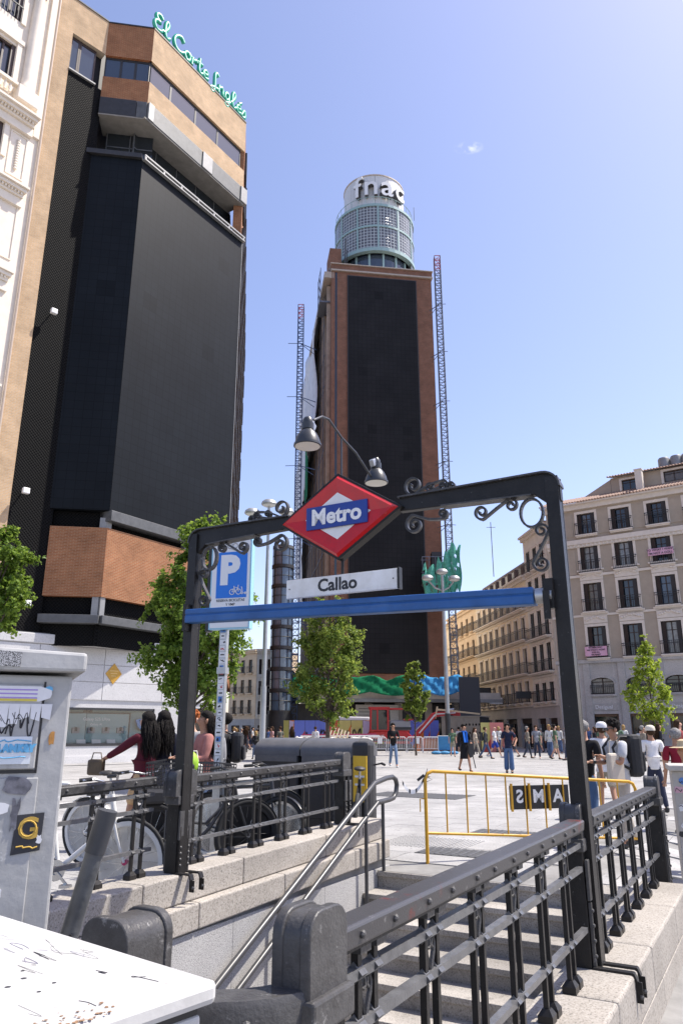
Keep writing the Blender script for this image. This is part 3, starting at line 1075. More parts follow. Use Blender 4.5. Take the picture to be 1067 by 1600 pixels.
def flatbar(m, pts, th=.012, wd=.034):
    """flat scroll bar: thin in the plane, wide across it"""
    for i in range(len(pts) - 1):
        a, b = Vector(pts[i]), Vector(pts[i + 1])
        d = (b - a)
        if d.length < 1e-5: continue
        d.normalize()
        up = Vector((0, 1, 0)); sd = d.cross(up).normalized()
        a2 = a - d * .002; b2 = b + d * .002
        vs = []
        for e in (a2, b2):
            for (p, q) in ((-1, -1), (1, -1), (1, 1), (-1, 1)):
                vs.append(e + sd * (p * th / 2) + up * (q * wd / 2))
        m.add(vs, [(0, 1, 2, 3), (7, 6, 5, 4), (0, 4, 5, 1), (1, 5, 6, 2), (2, 6, 7, 3), (3, 7, 4, 0)])


def spiral2(c, r, a0, turns, n=22, rin=.25):
    return [(c[0] + (r * (1 - k / n) + r * rin * k / n) * math.cos(a0 + turns * 2 * math.pi * k / n), c[1] + (r * (1 - k / n) + r * rin * k / n) * math.sin(a0 + turns * 2 * math.pi * k / n)) for k in range(n + 1)]


def s_scroll(c1, r1, c2, r2, hand=1):
    """S shaped scroll between two curls"""
    d = math.atan2(c2[1] - c1[1], c2[0] - c1[0])
    a = spiral2(c1, r1, d + hand * R(80), hand * 1.35)
    b = spiral2(c2, r2, d + math.pi + hand * R(80), hand * 1.35)
    mid = [((c1[0] + c2[0]) / 2, (c1[1] + c2[1]) / 2)]
    return scroll_path(a[::-1] + mid + b, 2)


for (wa, sgn) in ((.15, 1), (WR, -1)):
    X = lambda u: wa + sgn * u
    m = MB()
    ring = [(X(.155 + .075 * math.cos(a)), 0, ZB - .17 + .098 * math.sin(a)) for a in np.linspace(0, 2 * math.pi, 25)]
    flatbar(m, ring, .014, .038)
    m.build('scroll_ring', IRON_WORN, arch)
    m = MB(); flatbar(m, s_scroll((X(.29), ZB - .095), .045, (X(.50), ZB - .115), .052, sgn), .014, .036); m.build('scroll', IRON_WORN, arch)
    m = MB(); flatbar(m, s_scroll((X(.10), ZB - .30), .047, (X(.115), ZB - .52), .055, -sgn), .014, .036); m.build('scroll', IRON_WORN, arch)
for (wc, sgn) in ((MIDW - .50, -1), (MIDW + .53, 1)):
    X = lambda u: wc + sgn * u
    m = MB(); flatbar(m, s_scroll((X(.07), ZB + .165), .075, (X(.30), ZB + .125), .04, -sgn), .014, .036)
    m.build('scroll', IRON_WORN, arch)
    m = MB(); flatbar(m, s_scroll((X(.20), ZB + .135), .035, (X(.36), ZB + .11), .03, -sgn), .012, .03)
    m.build('scroll', IRON_WORN, arch)
    m = MB(); flatbar(m, s_scroll((X(.07), ZB - .135), .072, (X(.29), ZB - .085), .036, sgn), .016, .038)
    m.build('scroll', IRON_WORN, arch)

# roller bar in blue across the posts
BLUE = mat('blue enamel', (.019, .10, .30), .5, var=.2, scale=3, spec=.5)
t = thing('blue_bar', 'long blue metal bar across the arch under the station name', 'bar', E(-.06, .1, 2.30), TH)
prof = [(-.05, -.056), (.045, -.056), (.05, -.045), (.05, .0), (.04, .008), (.05, .018), (.05, .048), (.044, .055), (-.05, .055)]
m = MB()
n = len(prof)
w0, w1, za, zb = .08, 2.94, .036, -.045
for (ww, zz) in ((w0, za), (w1, zb)):
    for (a, b) in prof: m.v.append((ww, -a, zz + b))
for k in range(n):
    k2 = (k + 1) % n
    m.f.append([k, k2, n + k2, n + k]); m.m.append(0)
m.f.append(list(range(n))[::-1]); m.m.append(0); m.f.append([n + k for k in range(n)]); m.m.append(0)
m.build('bar_body', BLUE, t, fix=True, bevel=.005)
m = MB(); m.lathe([(.05, 0), (.05, .05), (.035, .055), (.035, .1)], 12, (2.95, -.0, -.045), Matrix.Rotation(R(90), 3, 'Y')); m.build('end_bearing', STEEL, t, smooth=40)
m = MB(); m.box(3.0, 3.06, -.02, .04, -.13, .06); m.box(3.0, 3.04, -.05, -.03, -.2, -.02); m.build('end_bracket', IRON, t)
m = MB(); m.box(.04, .075, -.03, .05, -.08, .14); m.build('end_bracket', IRON, t)

# the diamond sign
wear(BLUE, (.10, .16, .26), 3, .55, .75, .5, (1, 1, 6))
RED = mat('red enamel', (.60, .008, .012), .26, rgb2=(.47, .01, .014), scale=7, detail=10, bump=.06, bscale=18, spec=.5)
SBLUE = mat('sign blue enamel', (.01, .04, .26), .3, var=.1, scale=6)
wear(RED, (.75, .35, .33), 16, .655, .70, .55, (1, 1, 1))
wear(RED, (.22, .02, .02), 3.5, .55, .75, .6, (1, 1, .5))
t = thing('station_sign', 'red and white diamond sign with Metro in white on a blue band', 'station sign', E(-.0, MIDW, ZB), TH)


def dia(a, b): return [(-a, 0), (0, -b), (a, 0), (0, b)]


MB().prism(dia(.535, .345), -.055, .03).build('sign_box', IRON, t, bevel=.004)
m = MB()
o_, i_ = dia(.505, .322), dia(.285, .185)
for k in range(4):
    k2 = (k + 1) % 4
    # outer lip, slope inwards
    m.add([(o_[k][0], -.056, o_[k][1]), (o_[k2][0], -.056, o_[k2][1]), (o_[k2][0] * .93, -.078, o_[k2][1] * .93), (o_[k][0] * .93, -.078, o_[k][1] * .93)], [(0, 1, 2, 3)])
    m.add([(o_[k][0] * .93, -.078, o_[k][1] * .93), (o_[k2][0] * .93, -.078, o_[k2][1] * .93), (i_[k2][0], -.064, i_[k2][1]), (i_[k][0], -.064, i_[k][1])], [(0, 1, 2, 3)])
m.build('red_border', RED, t)
MB().prism(dia(.29, .19), -.064, -.05).build('white_diamond', WHITE, t)
mband = Matrix.Rotation(0, 3, 'Y')
MB().box(-.265, .265, -.084, -.066, -.09, .09).build('blue_band', SBLUE, t, (0, 0, .0), (0, R(0), 0), bevel=.003)
text('Metro', .172, WHITE, t, (0, -.0865, -.002), off=.0055, ext=.002, sx=1.0)

# name plate under it
PLATE = mat('name plate enamel', (.88, .87, .84), .35, rgb2=(.70, .67, .61), scale=5, detail=8)
wear(PLATE, (.42, .38, .32), 6, .58, .75, .7, (3, 1, .4))
t = thing('name_plate', 'long white plate reading Callao in black, hanging under the red diamond', 'name plate', E(-.03, MIDW + .01, 2.475), TH)
MB().box(-.47, .47, -.018, .018, -.072, .072).build('plate', PLATE, t, bevel=.004)
MB().box(.475, .49, -.025, .025, -.078, .078).build('end_strip', IRON, t)
text('Callao', .132, BLACK, t, (-.02, -.0195, 0), off=.0034, ext=.001)
MB().tube([(0, .03, .07), (0, .03, .2)], .012, 8).build('hanger', IRON, t)
for x in (-.44, .44):
    o = link('bolt', BOLTM, t, (x, -.018, 0), (R(90), 0, 0), (.5, .5, .5))

# twin lamps above the diamond
LAMP = mat('lamp grey paint', (.055, .057, .06), .35, .3, var=.12, scale=20)
LENS = mat('lamp lens', (.8, .77, .68), .3, spec=.6)
t = thing('twin_lamp', 'pair of grey bell lamps on a bent arm above the red diamond', 'lamp', E(0, MIDW, ZB + .34), TH)
MB().tube([(0, 0, 0), (0, 0, .31)], .008, 8).build('stem', LAMP, t)
MB().tube([(0, -.42, .31), (0, -.3, .385), (0, -.2, .40), (0, 0, .32), (0, .24, .27), (0, .5, .15)], .009, 8).build('arm', LAMP, t, smooth=60)
for (yy, zz, dd) in ((-.50, .09, -1), (.60, .135, 1)):
    b = MB().lathe([(.001, .235), (.03, .23), (.042, .21), (.045, .185), (.045, .18), (.052, .178), (.052, .125), (.046, .122), (.055, .115), (.078, .085), (.10, .04), (.108, .0), (.114, 0), (.116, -.018), (.11, -.022), (.10, -.02)], 24).build('bell', LAMP, t, (0, yy, zz), (0, 0, 0), smooth=30)
    b.scale = (.88, .88, .9)
    MB().lathe([(.001, -.005), (.06, -.008), (.104, -.018), (.104, -.022)], 24).build('lens', LENS, t, (0, yy, zz), smooth=30).scale = (.88, .88, .9)
    MB().box(-.02, .02, -.03, .03, -.03, .03).build('clamp', STEEL, t, (0, yy - dd * .055, zz + .15 - (0 if dd > 0 else -.01)), (R(30 * dd), 0, 0), bevel=.006)
# ------------------------------------------------------------------ buildings
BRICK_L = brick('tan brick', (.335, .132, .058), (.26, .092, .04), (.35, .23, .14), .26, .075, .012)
BRICK_T = brick('red brick', (.27, .118, .072), (.215, .09, .056), (.23, .16, .115), .28, .085, .014)
LED = screenmat('led screen', (.0080, .0102, .0128), .96)
BRICK_SUN = brick('sunlit tan brick', (.58, .39, .225), (.50, .325, .18), (.50, .41, .30), .26, .075, .012)  # the store's brick lightened, the sun's wash put into its colour
LEDDARK = screenmat('tower led screen', (.019, .0185, .0185), 1.0)
MESHM = meshmat('dark metal mesh', (.011, .011, .0115), (.003, .003, .003), .34)
GREYM = mat('grey sheet metal', (.095, .098, .10), .55, .15, var=.2, scale=3)
DARKM = mat('dark sheet metal', (.028, .028, .03), .55, var=.2, scale=4)
LIGHTM = mat('pale aluminium', (.27, .27, .265), .5, .2, var=.1, scale=4)
CREAM = mat('cream stucco', (.76, .68, .575), .85, var=.06, scale=2.5, bump=.1, bscale=15)
MARBLE = granite('white marble cladding', (.56, .55, .54), (.45, .445, .44), (.62, .61, .60), 40, objrnd=.04, stain=.06)
WOODW = mat('dark window wood', (.045, .026, .02), .5, var=.2, scale=8)
SHUT = mat('shutter paint', (.028, .02, .018), .6, var=.15, scale=10)
BALIRON = mat('balcony iron', (.02, .02, .022), .5)
CONC = mat('board concrete', (.24, .225, .20), .85, var=.15, scale=2)
ROOM = mat('unlit room', (.012, .012, .014), .9)


def frame_of(P, Q):
    P, Q = Vector(P), Vector(Q)
    d = Q - P
    return math.atan2(d.y, d.x), d.length


# ---- the department store on the corner
CA, CB_, CC, CD_ = (-15.62, 33.19), (-14.19, 34.6), (-11.51, 35.0), (-6.78, 42.36)
store = thing('department_store', 'tall brick department store with two switched-off black screens and green script sign', 'building', (CC[0], CC[1], 0))


def on_face(P, Q):
    """(location, rotation) for a store part whose x axis runs from P to Q"""
    a, L = frame_of(P, Q)
    return dict(parent=store, loc=(P[0] - CC[0], P[1] - CC[1], 0), rot=(0, 0, a)), L


fAB, LAB = on_face(CA, CB_)
fBC, LBC = on_face(CB_, CC)
fCD, LCD = on_face(CC, CD_)
DE = (CD_[0] - .128 * 34, CD_[1] + .99 * 34)
fDE, LDE = on_face(CD_, DE)
aAB = fAB['rot'][2]
A2 = (CA[0] - .92 * math.cos(aAB), CA[1] - .92 * math.sin(aAB))


def inset(pts, d):
    c = Vector((sum(p[0] for p in pts) / len(pts), sum(p[1] for p in pts) / len(pts)))
    out = []
    for p in pts:
        v = Vector(p) - c
        out.append(tuple(c + v * (1 - d / v.length)))
    return out


plan = [A2, CB_, CC, CD_, DE, (-30, DE[1] + 2), (-34, 50)]
m = MB()
m.slabpoly([(x - CC[0], y - CC[1]) for x, y in inset(plan, 1.9)], 0, 42.4)
m.build('building_core', DARKM, store)


def band(name, f, L, z0, z1, m_, y0=0.0, y1=.9, x0=0.0, x1=None, bev=0, label=None):
    o = MB().box(x0, L if x1 is None else x1, y0, y1, z0, z1).build(name, m_, bevel=bev, **f)
    if label: o['label'] = label
    return o


for f, L, tag_ in ((fBC, LBC, 'BC'), (fCD, LCD, 'CD')):
    e0 = 0.004 if tag_ == 'CD' else 0
    band('brick_band', f, L, 40.45, 42.95, BRICK_SUN if tag_ == 'CD' else BRICK_L)  # shaded face takes the darker brick, shade put into the colour
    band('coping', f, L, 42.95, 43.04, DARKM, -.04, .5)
    band('brick_band', f, L, 37.25, 38.85, BRICK_SUN if tag_ == 'CD' else BRICK_L)
    # ribbon window
    band('window_recess', f, L, 38.86, 40.44, ROOM, .45, .8)
    cuts_ = [0, 1.8, 4.0, 6.1, 8.45] if tag_ == 'CD' else [0, .95, 1.8, 2.71]
    for a, b in zip(cuts_[:-1], cuts_[1:]):
        w = MB(); w.box(a, b, .14, .2, 38.86, 38.94); w.box(a, b, .14, .2, 40.3, 40.44); w.box(a, a + .07, .14, .2, 38.94, 40.3); w.box(b - .07, b, .14, .2, 38.94, 40.3)
        wo_ = w.build('window', DARKM, **f)
        g_ = MB().box(a + .07, b - .07, .165, .18, 38.94, 40.3).build('pane', SKYGLASS, wo_)
    # fascia panels over the deep recess
    if tag_ == 'CD':
        for (a, b, mm_, yy) in ((0, .42, LIGHTM, -.18), (.43, 4.55, GREYM, -.14), (4.6, 5.5, LIGHTM, -.2), (5.55, 8.3, GREYM, -.14), (8.33, 8.95, LIGHTM, -.22)):
            band('fascia_panel', f, L, 36.05, 37.24, mm_, yy, .3, a, b, .02)
    else:
        band('fascia_panel', f, L, 36.05, 37.24, DARKM, -.1, .3, 0, 2.1, .02)
        band('fascia_panel', f, L, 36.02, 37.2, GREYM, -.12, .3, 2.12, 2.7, .02)
    band('soffit', f, L, 35.95 - e0, 36.04, CONC, -.1, 1.6, 0 if tag_ == 'BC' else -.2)
    band('deck', f, L, 33.0, 33.1 - e0, DARKM, .1, 1.6, 0, None)
    # recessed glazing
    n_ = 5 if tag_ == 'CD' else 2
    for k in range(n_):
        a, b = L * k / n_ + .3, L * (k + 1) / n_ + .3
        w = MB(); w.box(a, a + .06, 1.3, 1.38, 33.1, 35.95); w.box(a, b, 1.3, 1.38, 34.95, 35.02)
        wo_ = w.build('window', GREYM, **f)
        MB().box(a + .06, b, 1.33, 1.36, 33.1, 34.95).build('pane', DARKGLASS, wo_)
        MB().box(a + .06, b, 1.33, 1.36, 35.02, 35.95).build('pane', DARKGLASS, wo_)
    # the screen and its frame
    s_ = band('led_screen', f, L, 11.95, 33.1, LED, -.02 if tag_ == 'CD' else -.012, .35, 0 if tag_ == 'CD' else -.25, L if tag_ == 'BC' else 8.86, 0,
              'switched-off black screen facing the plaza' if tag_ == 'CD' else 'narrow black screen left of the corner')
    if tag_ == 'CD':
        band('screen_rail', f, L, 33.32, 33.42, LIGHTM, -.25, -.12, 0, 8.9)
        band('screen_rail', f, L, 33.06, 33.14, LIGHTM, -.25, -.03, 0, 8.9)
        for k in range(7):
            band('rail_stanchion', f, L, 33.14, 33.32, LIGHTM, -.24, -.14, k * 1.45, k * 1.45 + .12)
        band('screen_sill', f, L, 11.4, 11.94, GREYM, -.2, .5, -.0, 8.8, .02)
        band('side_trim', f, L, 12, 33, LIGHTM, -.03, .3, 8.862, 8.9)
    else:
        band('screen_rail', f, L, 33.12, 33.42, DARKM, -.2, .2, -.5, 2.7)
        band('screen_rail', f, L, 32.4, 33.1, LIGHTM, -.06, -.02, -.30, -.26)
    band('dark_recess', f, L, 11.0, 11.95, ROOM, .5, .8)
    band('recess_mesh', f, L, 11.0, 11.9, MESHM, .42, .46)
    band('short_column', f, L, 11.0, 11.6, LIGHTM, .15, .4, L - .42 if tag_ == 'BC' else .05, L - .1 if tag_ == 'BC' else .35)
    band('brick_band', f, L, 7.62, 11.05, BRICK_L, .0, .9)
    band('recess_mesh', f, L, 6.7, 7.61, MESHM, .3, .34)
    band('ledge', f, L, 6.32, 6.72, GREYM, -.22, .6, -.05 if tag_ == 'BC' else 0, None, .02)
    band('short_column', f, L, 6.72, 7.61, LIGHTM, .05, .28, L - .42 if tag_ == 'BC' else .02, L - .12 if tag_ == 'BC' else .3)
    band('recess_mesh', f, L, 5.3, 6.32, MESHM, .25, .3)
band('short_column', fCD, LCD, 11.0, 11.4, LIGHTM, .1, .4, 5.4, 5.8)
# brick edge beside the narrow screen
for z0, z1 in ((12.2, 17.5), (18.4, 22.6), (23.5, 28.0), (28.9, 32.3)):
    band('brick_edge', fBC, LBC, z0, z1, BRICK_L, .0, .3, -.42, -.27)
for z0 in (17.6, 22.7, 28.1):
    band('edge_clamp', fBC, LBC, z0, z0 + .7, LIGHTM, .02, .2, -.36, -.3)

# side wing: brick strip, top window, mesh cladding
band('brick_strip', fAB, LAB, 0, 43.0, BRICK_SUN, 0, .8, -.92, -.02)
band('brick_band', fAB, LAB, 40.5, 43.0, BRICK_SUN, .0, .8, -.019, LAB)
band('coping', fAB, LAB, 43.0, 43.08, DARKM, -.05, .5, -.92, LAB)
band('window_recess', fAB, LAB, 37.95, 40.5, ROOM, .5, .8, -.02, LAB)
for a, b in ((0, .55), (.56, 1.55)):
    w = MB(); w.box(a, b, .2, .28, 38.0, 38.08); w.box(a, b, .2, .28, 40.3, 40.48); w.box(a, a + .09, .2, .28, 38.08, 40.3); w.box(b - .09, b, .2, .28, 38.08, 40.3)
    wo_ = w.build('window', WOODW, **fAB)
    MB().box(a + .09, b - .09, .23, .25, 38.08, 40.3).build('pane', SKYGLASS, wo_)
band('window_sill', fAB, LAB, 37.86, 37.95, LIGHTM, -.06, .4, -.02, 1.6)
band('mesh_cladding', fAB, LAB, 5.3, 37.85, MESHM, .06, .14, .0, LAB + .1)
# white spotlights clamped to the mesh
for x_, z_ in ((.75, 22.2), (.5, 12.4), (1.2, 7.1)):
    o = MB().box(-.16, .16, -.5, -.28, -.14, .14).build('floodlight', WHITE, parent=store, loc=fAB['loc'], rot=fAB['rot'], bevel=.03)
    M_ = Matrix.Rotation(fAB['rot'][2], 4, 'Z')
    o.location = Vector(fAB['loc']) + M_ @ Vector((x_, 0, z_))
    MB().box(-.02, .02, -.3, .1, -.02, .02).build('lamp_arm', DARKM, o)
# receding flank with projecting dark window boxes
band('brick_flank', fDE, LDE, 5.2, 42.9, BRICK_L, .02, .6, .0, LDE)
wb_ = None
for k in range(11):
    for j in range(9):
        x_ = 1.2 + j * 3.6; z_ = 7.6 + k * 3.2
        if wb_ is None:
            wb_ = MB().box(0, 1.5, -.14, .1, 0, 1.9).build('window_box', DARKM, **fDE)
            o = wb_
        else:
            o = put(wb_, store)
            o.rotation_euler = fDE['rot']
        o.location = Vector(fDE['loc']) + Matrix.Rotation(fDE['rot'][2], 4, 'Z') @ Vector((x_, 0, z_))

# marble base
BP, BQ = (-21.2, 28.3), (-6.85, 41.0)
HB = lambda z: EYE + (z - EYE) * 1.1
fB, LB = on_face(BP, BQ)
ab = fB['rot'][2]


def base_xy(px, py):
    r = pix_dir(px, py)
    d = Vector((math.cos(ab), math.sin(ab))); n = Vector((-d.y, d.x))
    t_ = (BP[0] * n.x + BP[1] * n.y) / (r.x * n.x + r.y * n.y)
    X, Y = r.x * t_, r.y * t_
    return (X - BP[0]) * d.x + (Y - BP[1]) * d.y, EYE + r.z * t_


wx0, wz1 = base_xy(100, 1105); wx1, _ = base_xy(242, 1105); _, wz0 = base_xy(118, 1166)
wz0 = max(.35, wz0)
dx0, _ = base_xy(298, 1110); dx1, dz1 = base_xy(338, 1100)
ops_ = [(wx0, wx1, wz0, wz1), (dx0, dx1, .02, 2.6)]
MB().wall(0, LB, 0, HB(5.0), ops_, .55).build('base_wall', MARBLE, **fB)
MB().box(0, LB, .9, 1.2, 0, 5.5).build('inner_wall', ROOM, **fB)
MB().box(-.1, LB + .1, -.12, 1.2, HB(5.0), HB(5.42)).build('base_cornice', MARBLE, bevel=.04, **fB)
MB().box(0, LB, .0, 5.5, HB(5.42), HB(5.46)).build('base_roof', GREYM, **fB)
MB().box(-.01, LB, -.05, .02, 0, .32).build('plinth', MARBLE, **fB)
for z0, z1 in ((HB(2.75), HB(3.5)), (HB(3.52), HB(4.25)), (HB(4.27), HB(4.97))):
    nn = 6
    for k in range(nn):
        a = LB * k / nn
        MB().box(a + .012, a + LB / nn - .012, -.06, .02, z0, z1).build('marble_slab', MARBLE, bevel=.008, **fB)
# display window
GLASST = mat('shop display backing', (.20, .33, .34), .5, var=.1, scale=1.2)
fr = MB()
for a, b, c, d in ((wx0, wx1, wz0, wz0 + .12), (wx0, wx1, wz1 - .1, wz1), (wx1 - .08, wx1, wz0, wz1), (wx0, wx0 + .08, wz0, wz1)):
    fr.box(a, b, -.03, .12, c, d)
sw_ = fr.build('shop_window', DARKM, **fB)
SHOPGLASS = bpy.data.materials.new('clear shop glass'); SHOPGLASS.use_nodes = True
_t = SHOPGLASS.node_tree; _t.nodes.clear()
_o = _t.nodes.new('ShaderNodeOutputMaterial'); _a = _t.nodes.new('ShaderNodeBsdfTransparent'); _g = _t.nodes.new('ShaderNodeBsdfGlossy'); _g.inputs['Roughness'].default_value = .03
_x = _t.nodes.new('ShaderNodeMixShader'); _f = _t.nodes.new('ShaderNodeFresnel'); _f.inputs['IOR'].default_value = 1.6
_t.links.new(_f.outputs[0], _x.inputs[0]); _t.links.new(_a.outputs[0], _x.inputs[1]); _t.links.new(_g.outputs[0], _x.inputs[2]); _t.links.new(_x.outputs[0], _o.inputs['Surface'])
MB().box(wx0, wx1, .03, .045, wz0, wz1).build('pane', SHOPGLASS, sw_)
MB().box(wx0, wx1 - .1, .5, .52, wz0, wz1).build('display_back', GLASST, sw_)
wl_ = wx1 - wx0
MB().box(wx0 + .2, wx1 - 1.15, .40, .44, wz0 + .15, wz1 - .25).build('display_panel', mat('display panel', (.27, .40, .40), .4, var=.06, scale=.8), sw_)
m = MB(); m.box(wx1 - 1.15, wx1 - 1.08, .38, .44, wz0 + .12, wz1 - .2); m.box(wx0 + .2, wx1 - 1.15, .38, .44, wz1 - .26, wz1 - .2); m.build('panel_frame', DARKM, sw_)
PHONE = MB().box(-.18, .18, -.03, .03, -.02, .24).build('shelf_card', LIGHTM, sw_, ((wx0 + wx1) / 2 - 1.5, .36, wz0 + .6))
MB().box(-.06, .06, -.04, -.03, .08, .26).build('phone', BLACK, PHONE)
for k in range(1, 4):
    c = copy_tree(PHONE, sw_); c.location.x = (wx0 + wx1) / 2 - 1.5 + k * .75
for k in range(3):
    MB().box(-.22, .22, -.01, .01, -.1, .1).build('price_card', WHITE, sw_, ((wx0 + wx1) / 2 - 1.2 + k * .75, .33, wz0 + .2), (R(-25), 0, 0))
text('Galaxy S25 Ultra', .2, WHITE, sw_, ((wx0 + wx1) / 2 - .5, .395, wz1 - .52), ext=.003)
text('Galaxy AI', .15, WHITE, sw_, ((wx0 + wx1) / 2 - .5, .395, wz1 - .76), ext=.003)
m = MB(); m.prism([(0, 0), (.3, -.25), (.5, -.05), (.62, .35), (.42, .42), (.35, .2), (.1, .38), (-.1, .3)], .2, .3); m.build('blue_ribbon', mat('blue ribbon', (.05, .25, .6), .4), sw_, (wx1 - .75, 0, wz0 + .9), fix=True)
# entrance opening
MB().box(dx0 + .2, dx1 - .2, .5, .55, .02, 2.45).build('glass_door', DARKGLASS, **fB)
# little amber diamond plaque
yx, yz = base_xy(177, 1053)
t_ = MB().prism([(-.42, 0), (0, -.5), (.42, 0), (0, .5)], -.1, -.06).build('amber_plaque', mat('amber plastic', (.50, .27, .03), .4, var=.1), parent=store, fix=True)
M_ = Matrix.Rotation(ab, 4, 'Z')
t_.location = Vector(fB['loc']) + M_ @ Vector((yx, 0, yz)); t_.rotation_euler = (0, 0, ab)
for k in range(3):
    MB().box(-.22 + .05 * k, .22 - .05 * k, -.104, -.1, .12 - .12 * k, .15 - .12 * k).build('printed_line', mat('pale print', (.7, .5, .2), .5) if k == 0 else bpy.data.materials['pale print'], t_)

# rooftop script sign
SIGNG = mat('sign green', (.035, .42, .27), .4, var=.08, scale=3)
STROKES = {
    'E': [[(.5, .86), (.32, 1), (.1, .86), (.16, .62), (.36, .55), (.1, .5), (.0, .25), (.16, 0), (.42, .06), (.56, .26)]],
    'l': [[(0, .2), (.24, .6), (.3, .92), (.18, 1), (.09, .7), (.11, .2), (.24, 0), (.42, .16)]],
    'C': [[(.66, .82), (.46, 1), (.15, .82), (0, .45), (.12, .1), (.4, 0), (.72, .22)]],
    'o': [[(.22, .5), (.05, .4), (0, .2), (.12, 0), (.3, .05), (.38, .3), (.24, .5), (.46, .42)]],
    'r': [[(0, 0), (.05, .5), (.1, .34), (.28, .52), (.4, .42)]],
    't': [[(.12, .9), (.08, .2), (.18, 0), (.36, .1)], [(-.08, .58), (.32, .62)]],
    'e': [[(.02, .25), (.28, .3), (.28, .47), (.12, .5), (0, .25), (.12, .02), (.36, .1)]],
    'I': [[(.5, .98), (.34, 1.08), (.24, .9), (.24, .2), (.2, -.2), (.05, -.34), (-.1, -.2), (.12, .0), (.48, .12)]],
    'n': [[(0, 0), (.03, .5), (.05, .3), (.2, .5), (.32, .4), (.33, .1), (.46, .04)]],
    'g': [[(.3, .45), (.12, .5), (0, .25), (.12, .02), (.3, .2), (.32, .5), (.3, -.2), (.15, -.38), (0, -.25), (.46, .1)]],
    'é': [[(.02, .25), (.28, .3), (.28, .47), (.12, .5), (0, .25), (.12, .02), (.36, .1)], [(.18, .64), (.36, .82)]],
    's': [[(0, .02), (.2, .5), (.3, .28), (.26, .05), (.08, 0), (.0, .1)]],
}


def script_sign(s, x, h, parent, f):
    for ch in s:
        if ch == ' ':
            x += .24 * h; continue
        m = MB()
        wmax = 0
        for st in STROKES[ch]:
            path = scroll_path([(x + p[0] * h, p[1] * h) for p in st], 4)
            m.tube([(p.x, p.y * .6, p.z) for p in path], .105 * h, 7)
            wmax = max(wmax, max(p[0] for p in st))
        o = m.build('letter', SIGNG, smooth=60, **f)
        o.location = Vector(f['loc']) + Matrix.Rotation(f['rot'][2], 4, 'Z') @ Vector((0, .1, 43.25))
        x += (wmax + .05) * h
    return x


xe = script_sign('El Corte Inglés', 0.0, 1.26, store, fCD)
m = MB(); m.bar((0.1, .25, 43.3), (8.7, .25, 43.3), .06, .06)
for k in range(6): m.bar((.4 + k * 1.6, .25, 42.9), (.4 + k * 1.6, .25, 43.3), .06, .06)
m.build('sign_frame', DARKM, **fCD)
MB().tube([(-.6, .6, 43), (-.6, .6, 46.5)], .05, 6).build('roof_pole', LIGHTM, **fAB)

# ---- the cream classical building next to it
KQ = A2; ka = R(52)
KP = (KQ[0] - 3.6 * math.cos(ka), KQ[1] - 3.6 * math.sin(ka))
cream = thing('classical_building', 'cream stone building with columns, balustrade and cornices beside the brick store', 'building', (KP[0], KP[1], 0), ka)
W_ = 3.6


def cpx(px, py):
    r = pix_dir(px, py)
    d = Vector((math.cos(ka), math.sin(ka))); n = Vector((-d.y, d.x))
    t_ = (KP[0] * n.x + KP[1] * n.y) / (r.x * n.x + r.y * n.y)
    return (r.x * t_ - KP[0]) * d.x + (r.y * t_ - KP[1]) * d.y, EYE + r.z * t_


wins = [(.35, 1.55, 38.6, 41.6), (.35, 1.55, 34.6, 36.9), (.35, 1.55, 29.9, 32.2)]
MB().wall(-4, W_, 0, 46, wins, .45).build('front_wall', CREAM, cream)
MB().box(-4, W_, .5, 6, 0, 46).build('building_core', ROOM, cream)
for (a, b, c, d) in wins:
    w = MB(); w.box(a, a + .14, .12, .3, c, d); w.box(b - .22, b, .05, .3, c, d); w.box(a, b, .12, .3, d - .14, d); w.box((a + b) / 2 - .05, (a + b) / 2 + .05, .15, .3, c, d)
    wo_ = w.build('window', WOODW, cream)
    MB().box(a + .1, b - .1, .24, .26, c, d).build('pane', SKYGLASS, wo_)
    s_ = MB(); s_.box(a - .28, a - .02, -.1, .05, c - .1, d + .2); s_.box(b + .02, b + .28, -.1, .05, c - .1, d + .2); s_.box(a - .36, b + .36, -.16, .05, d + .2, d + .48)
    s_.build('window_surround', CREAM, wo_)
m = MB()
for k in range(7): m.tube([(.38 + k * .19, -.08, 38.6), (.38 + k * .19, -.08, 39.5)], .022, 5)
m.box(.3, 1.6, -.11, -.05, 39.5, 39.56); m.build('balcony_railing', BALIRON, cream)
# engaged column, capital and base
colm = MB().lathe([(.42, 34.2), (.42, 34.5), (.34, 34.6), (.34, 34.9), (.31, 35.2), (.305, 38), (.27, 41.0), (.30, 41.1)], 18, (2.35, -.12, 0)).build('column', CREAM, cream, smooth=40)
cap_ = MB()
for k in range(14):
    a = 2 * math.pi * k / 14
    for q, (rr, zz, ss) in enumerate(((.33, 41.3, .09), (.37, 41.65, .1), (.42, 42.0, .11))):
        cap_.ball((2.35 + rr * math.cos(a + q * .22), -.12 + rr * math.sin(a + q * .22), zz), ss, ss, .15, 6, 4)
cap_.box(1.85, 2.85, -.6, .3, 42.15, 42.4)
cap_.build('capital', CREAM, colm, smooth=60)
MB().box(1.75, 2.9, -.62, .05, 33.3, 34.2).build('pedestal', CREAM, cream, bevel=.04)
MB().box(3.05, W_ - .2, -.14, .05, 32, 46).build('pilaster', CREAM, cream, bevel=.02)
bal = MB().lathe([(.09, 0), (.05, .08), (.10, .3), (.05, .5), (.07, .6)], 8, (0, 0, 0)).build('baluster', CREAM, cream, (-.2, -.35, 33.5), smooth=40)
for k in range(1, 7): put(bal, cream, (-.2 + k * .27, -.35, 33.5))
MB().box(-4, 1.75, -.5, -.2, 34.1, 34.28).build('balustrade_rail', CREAM, cream)
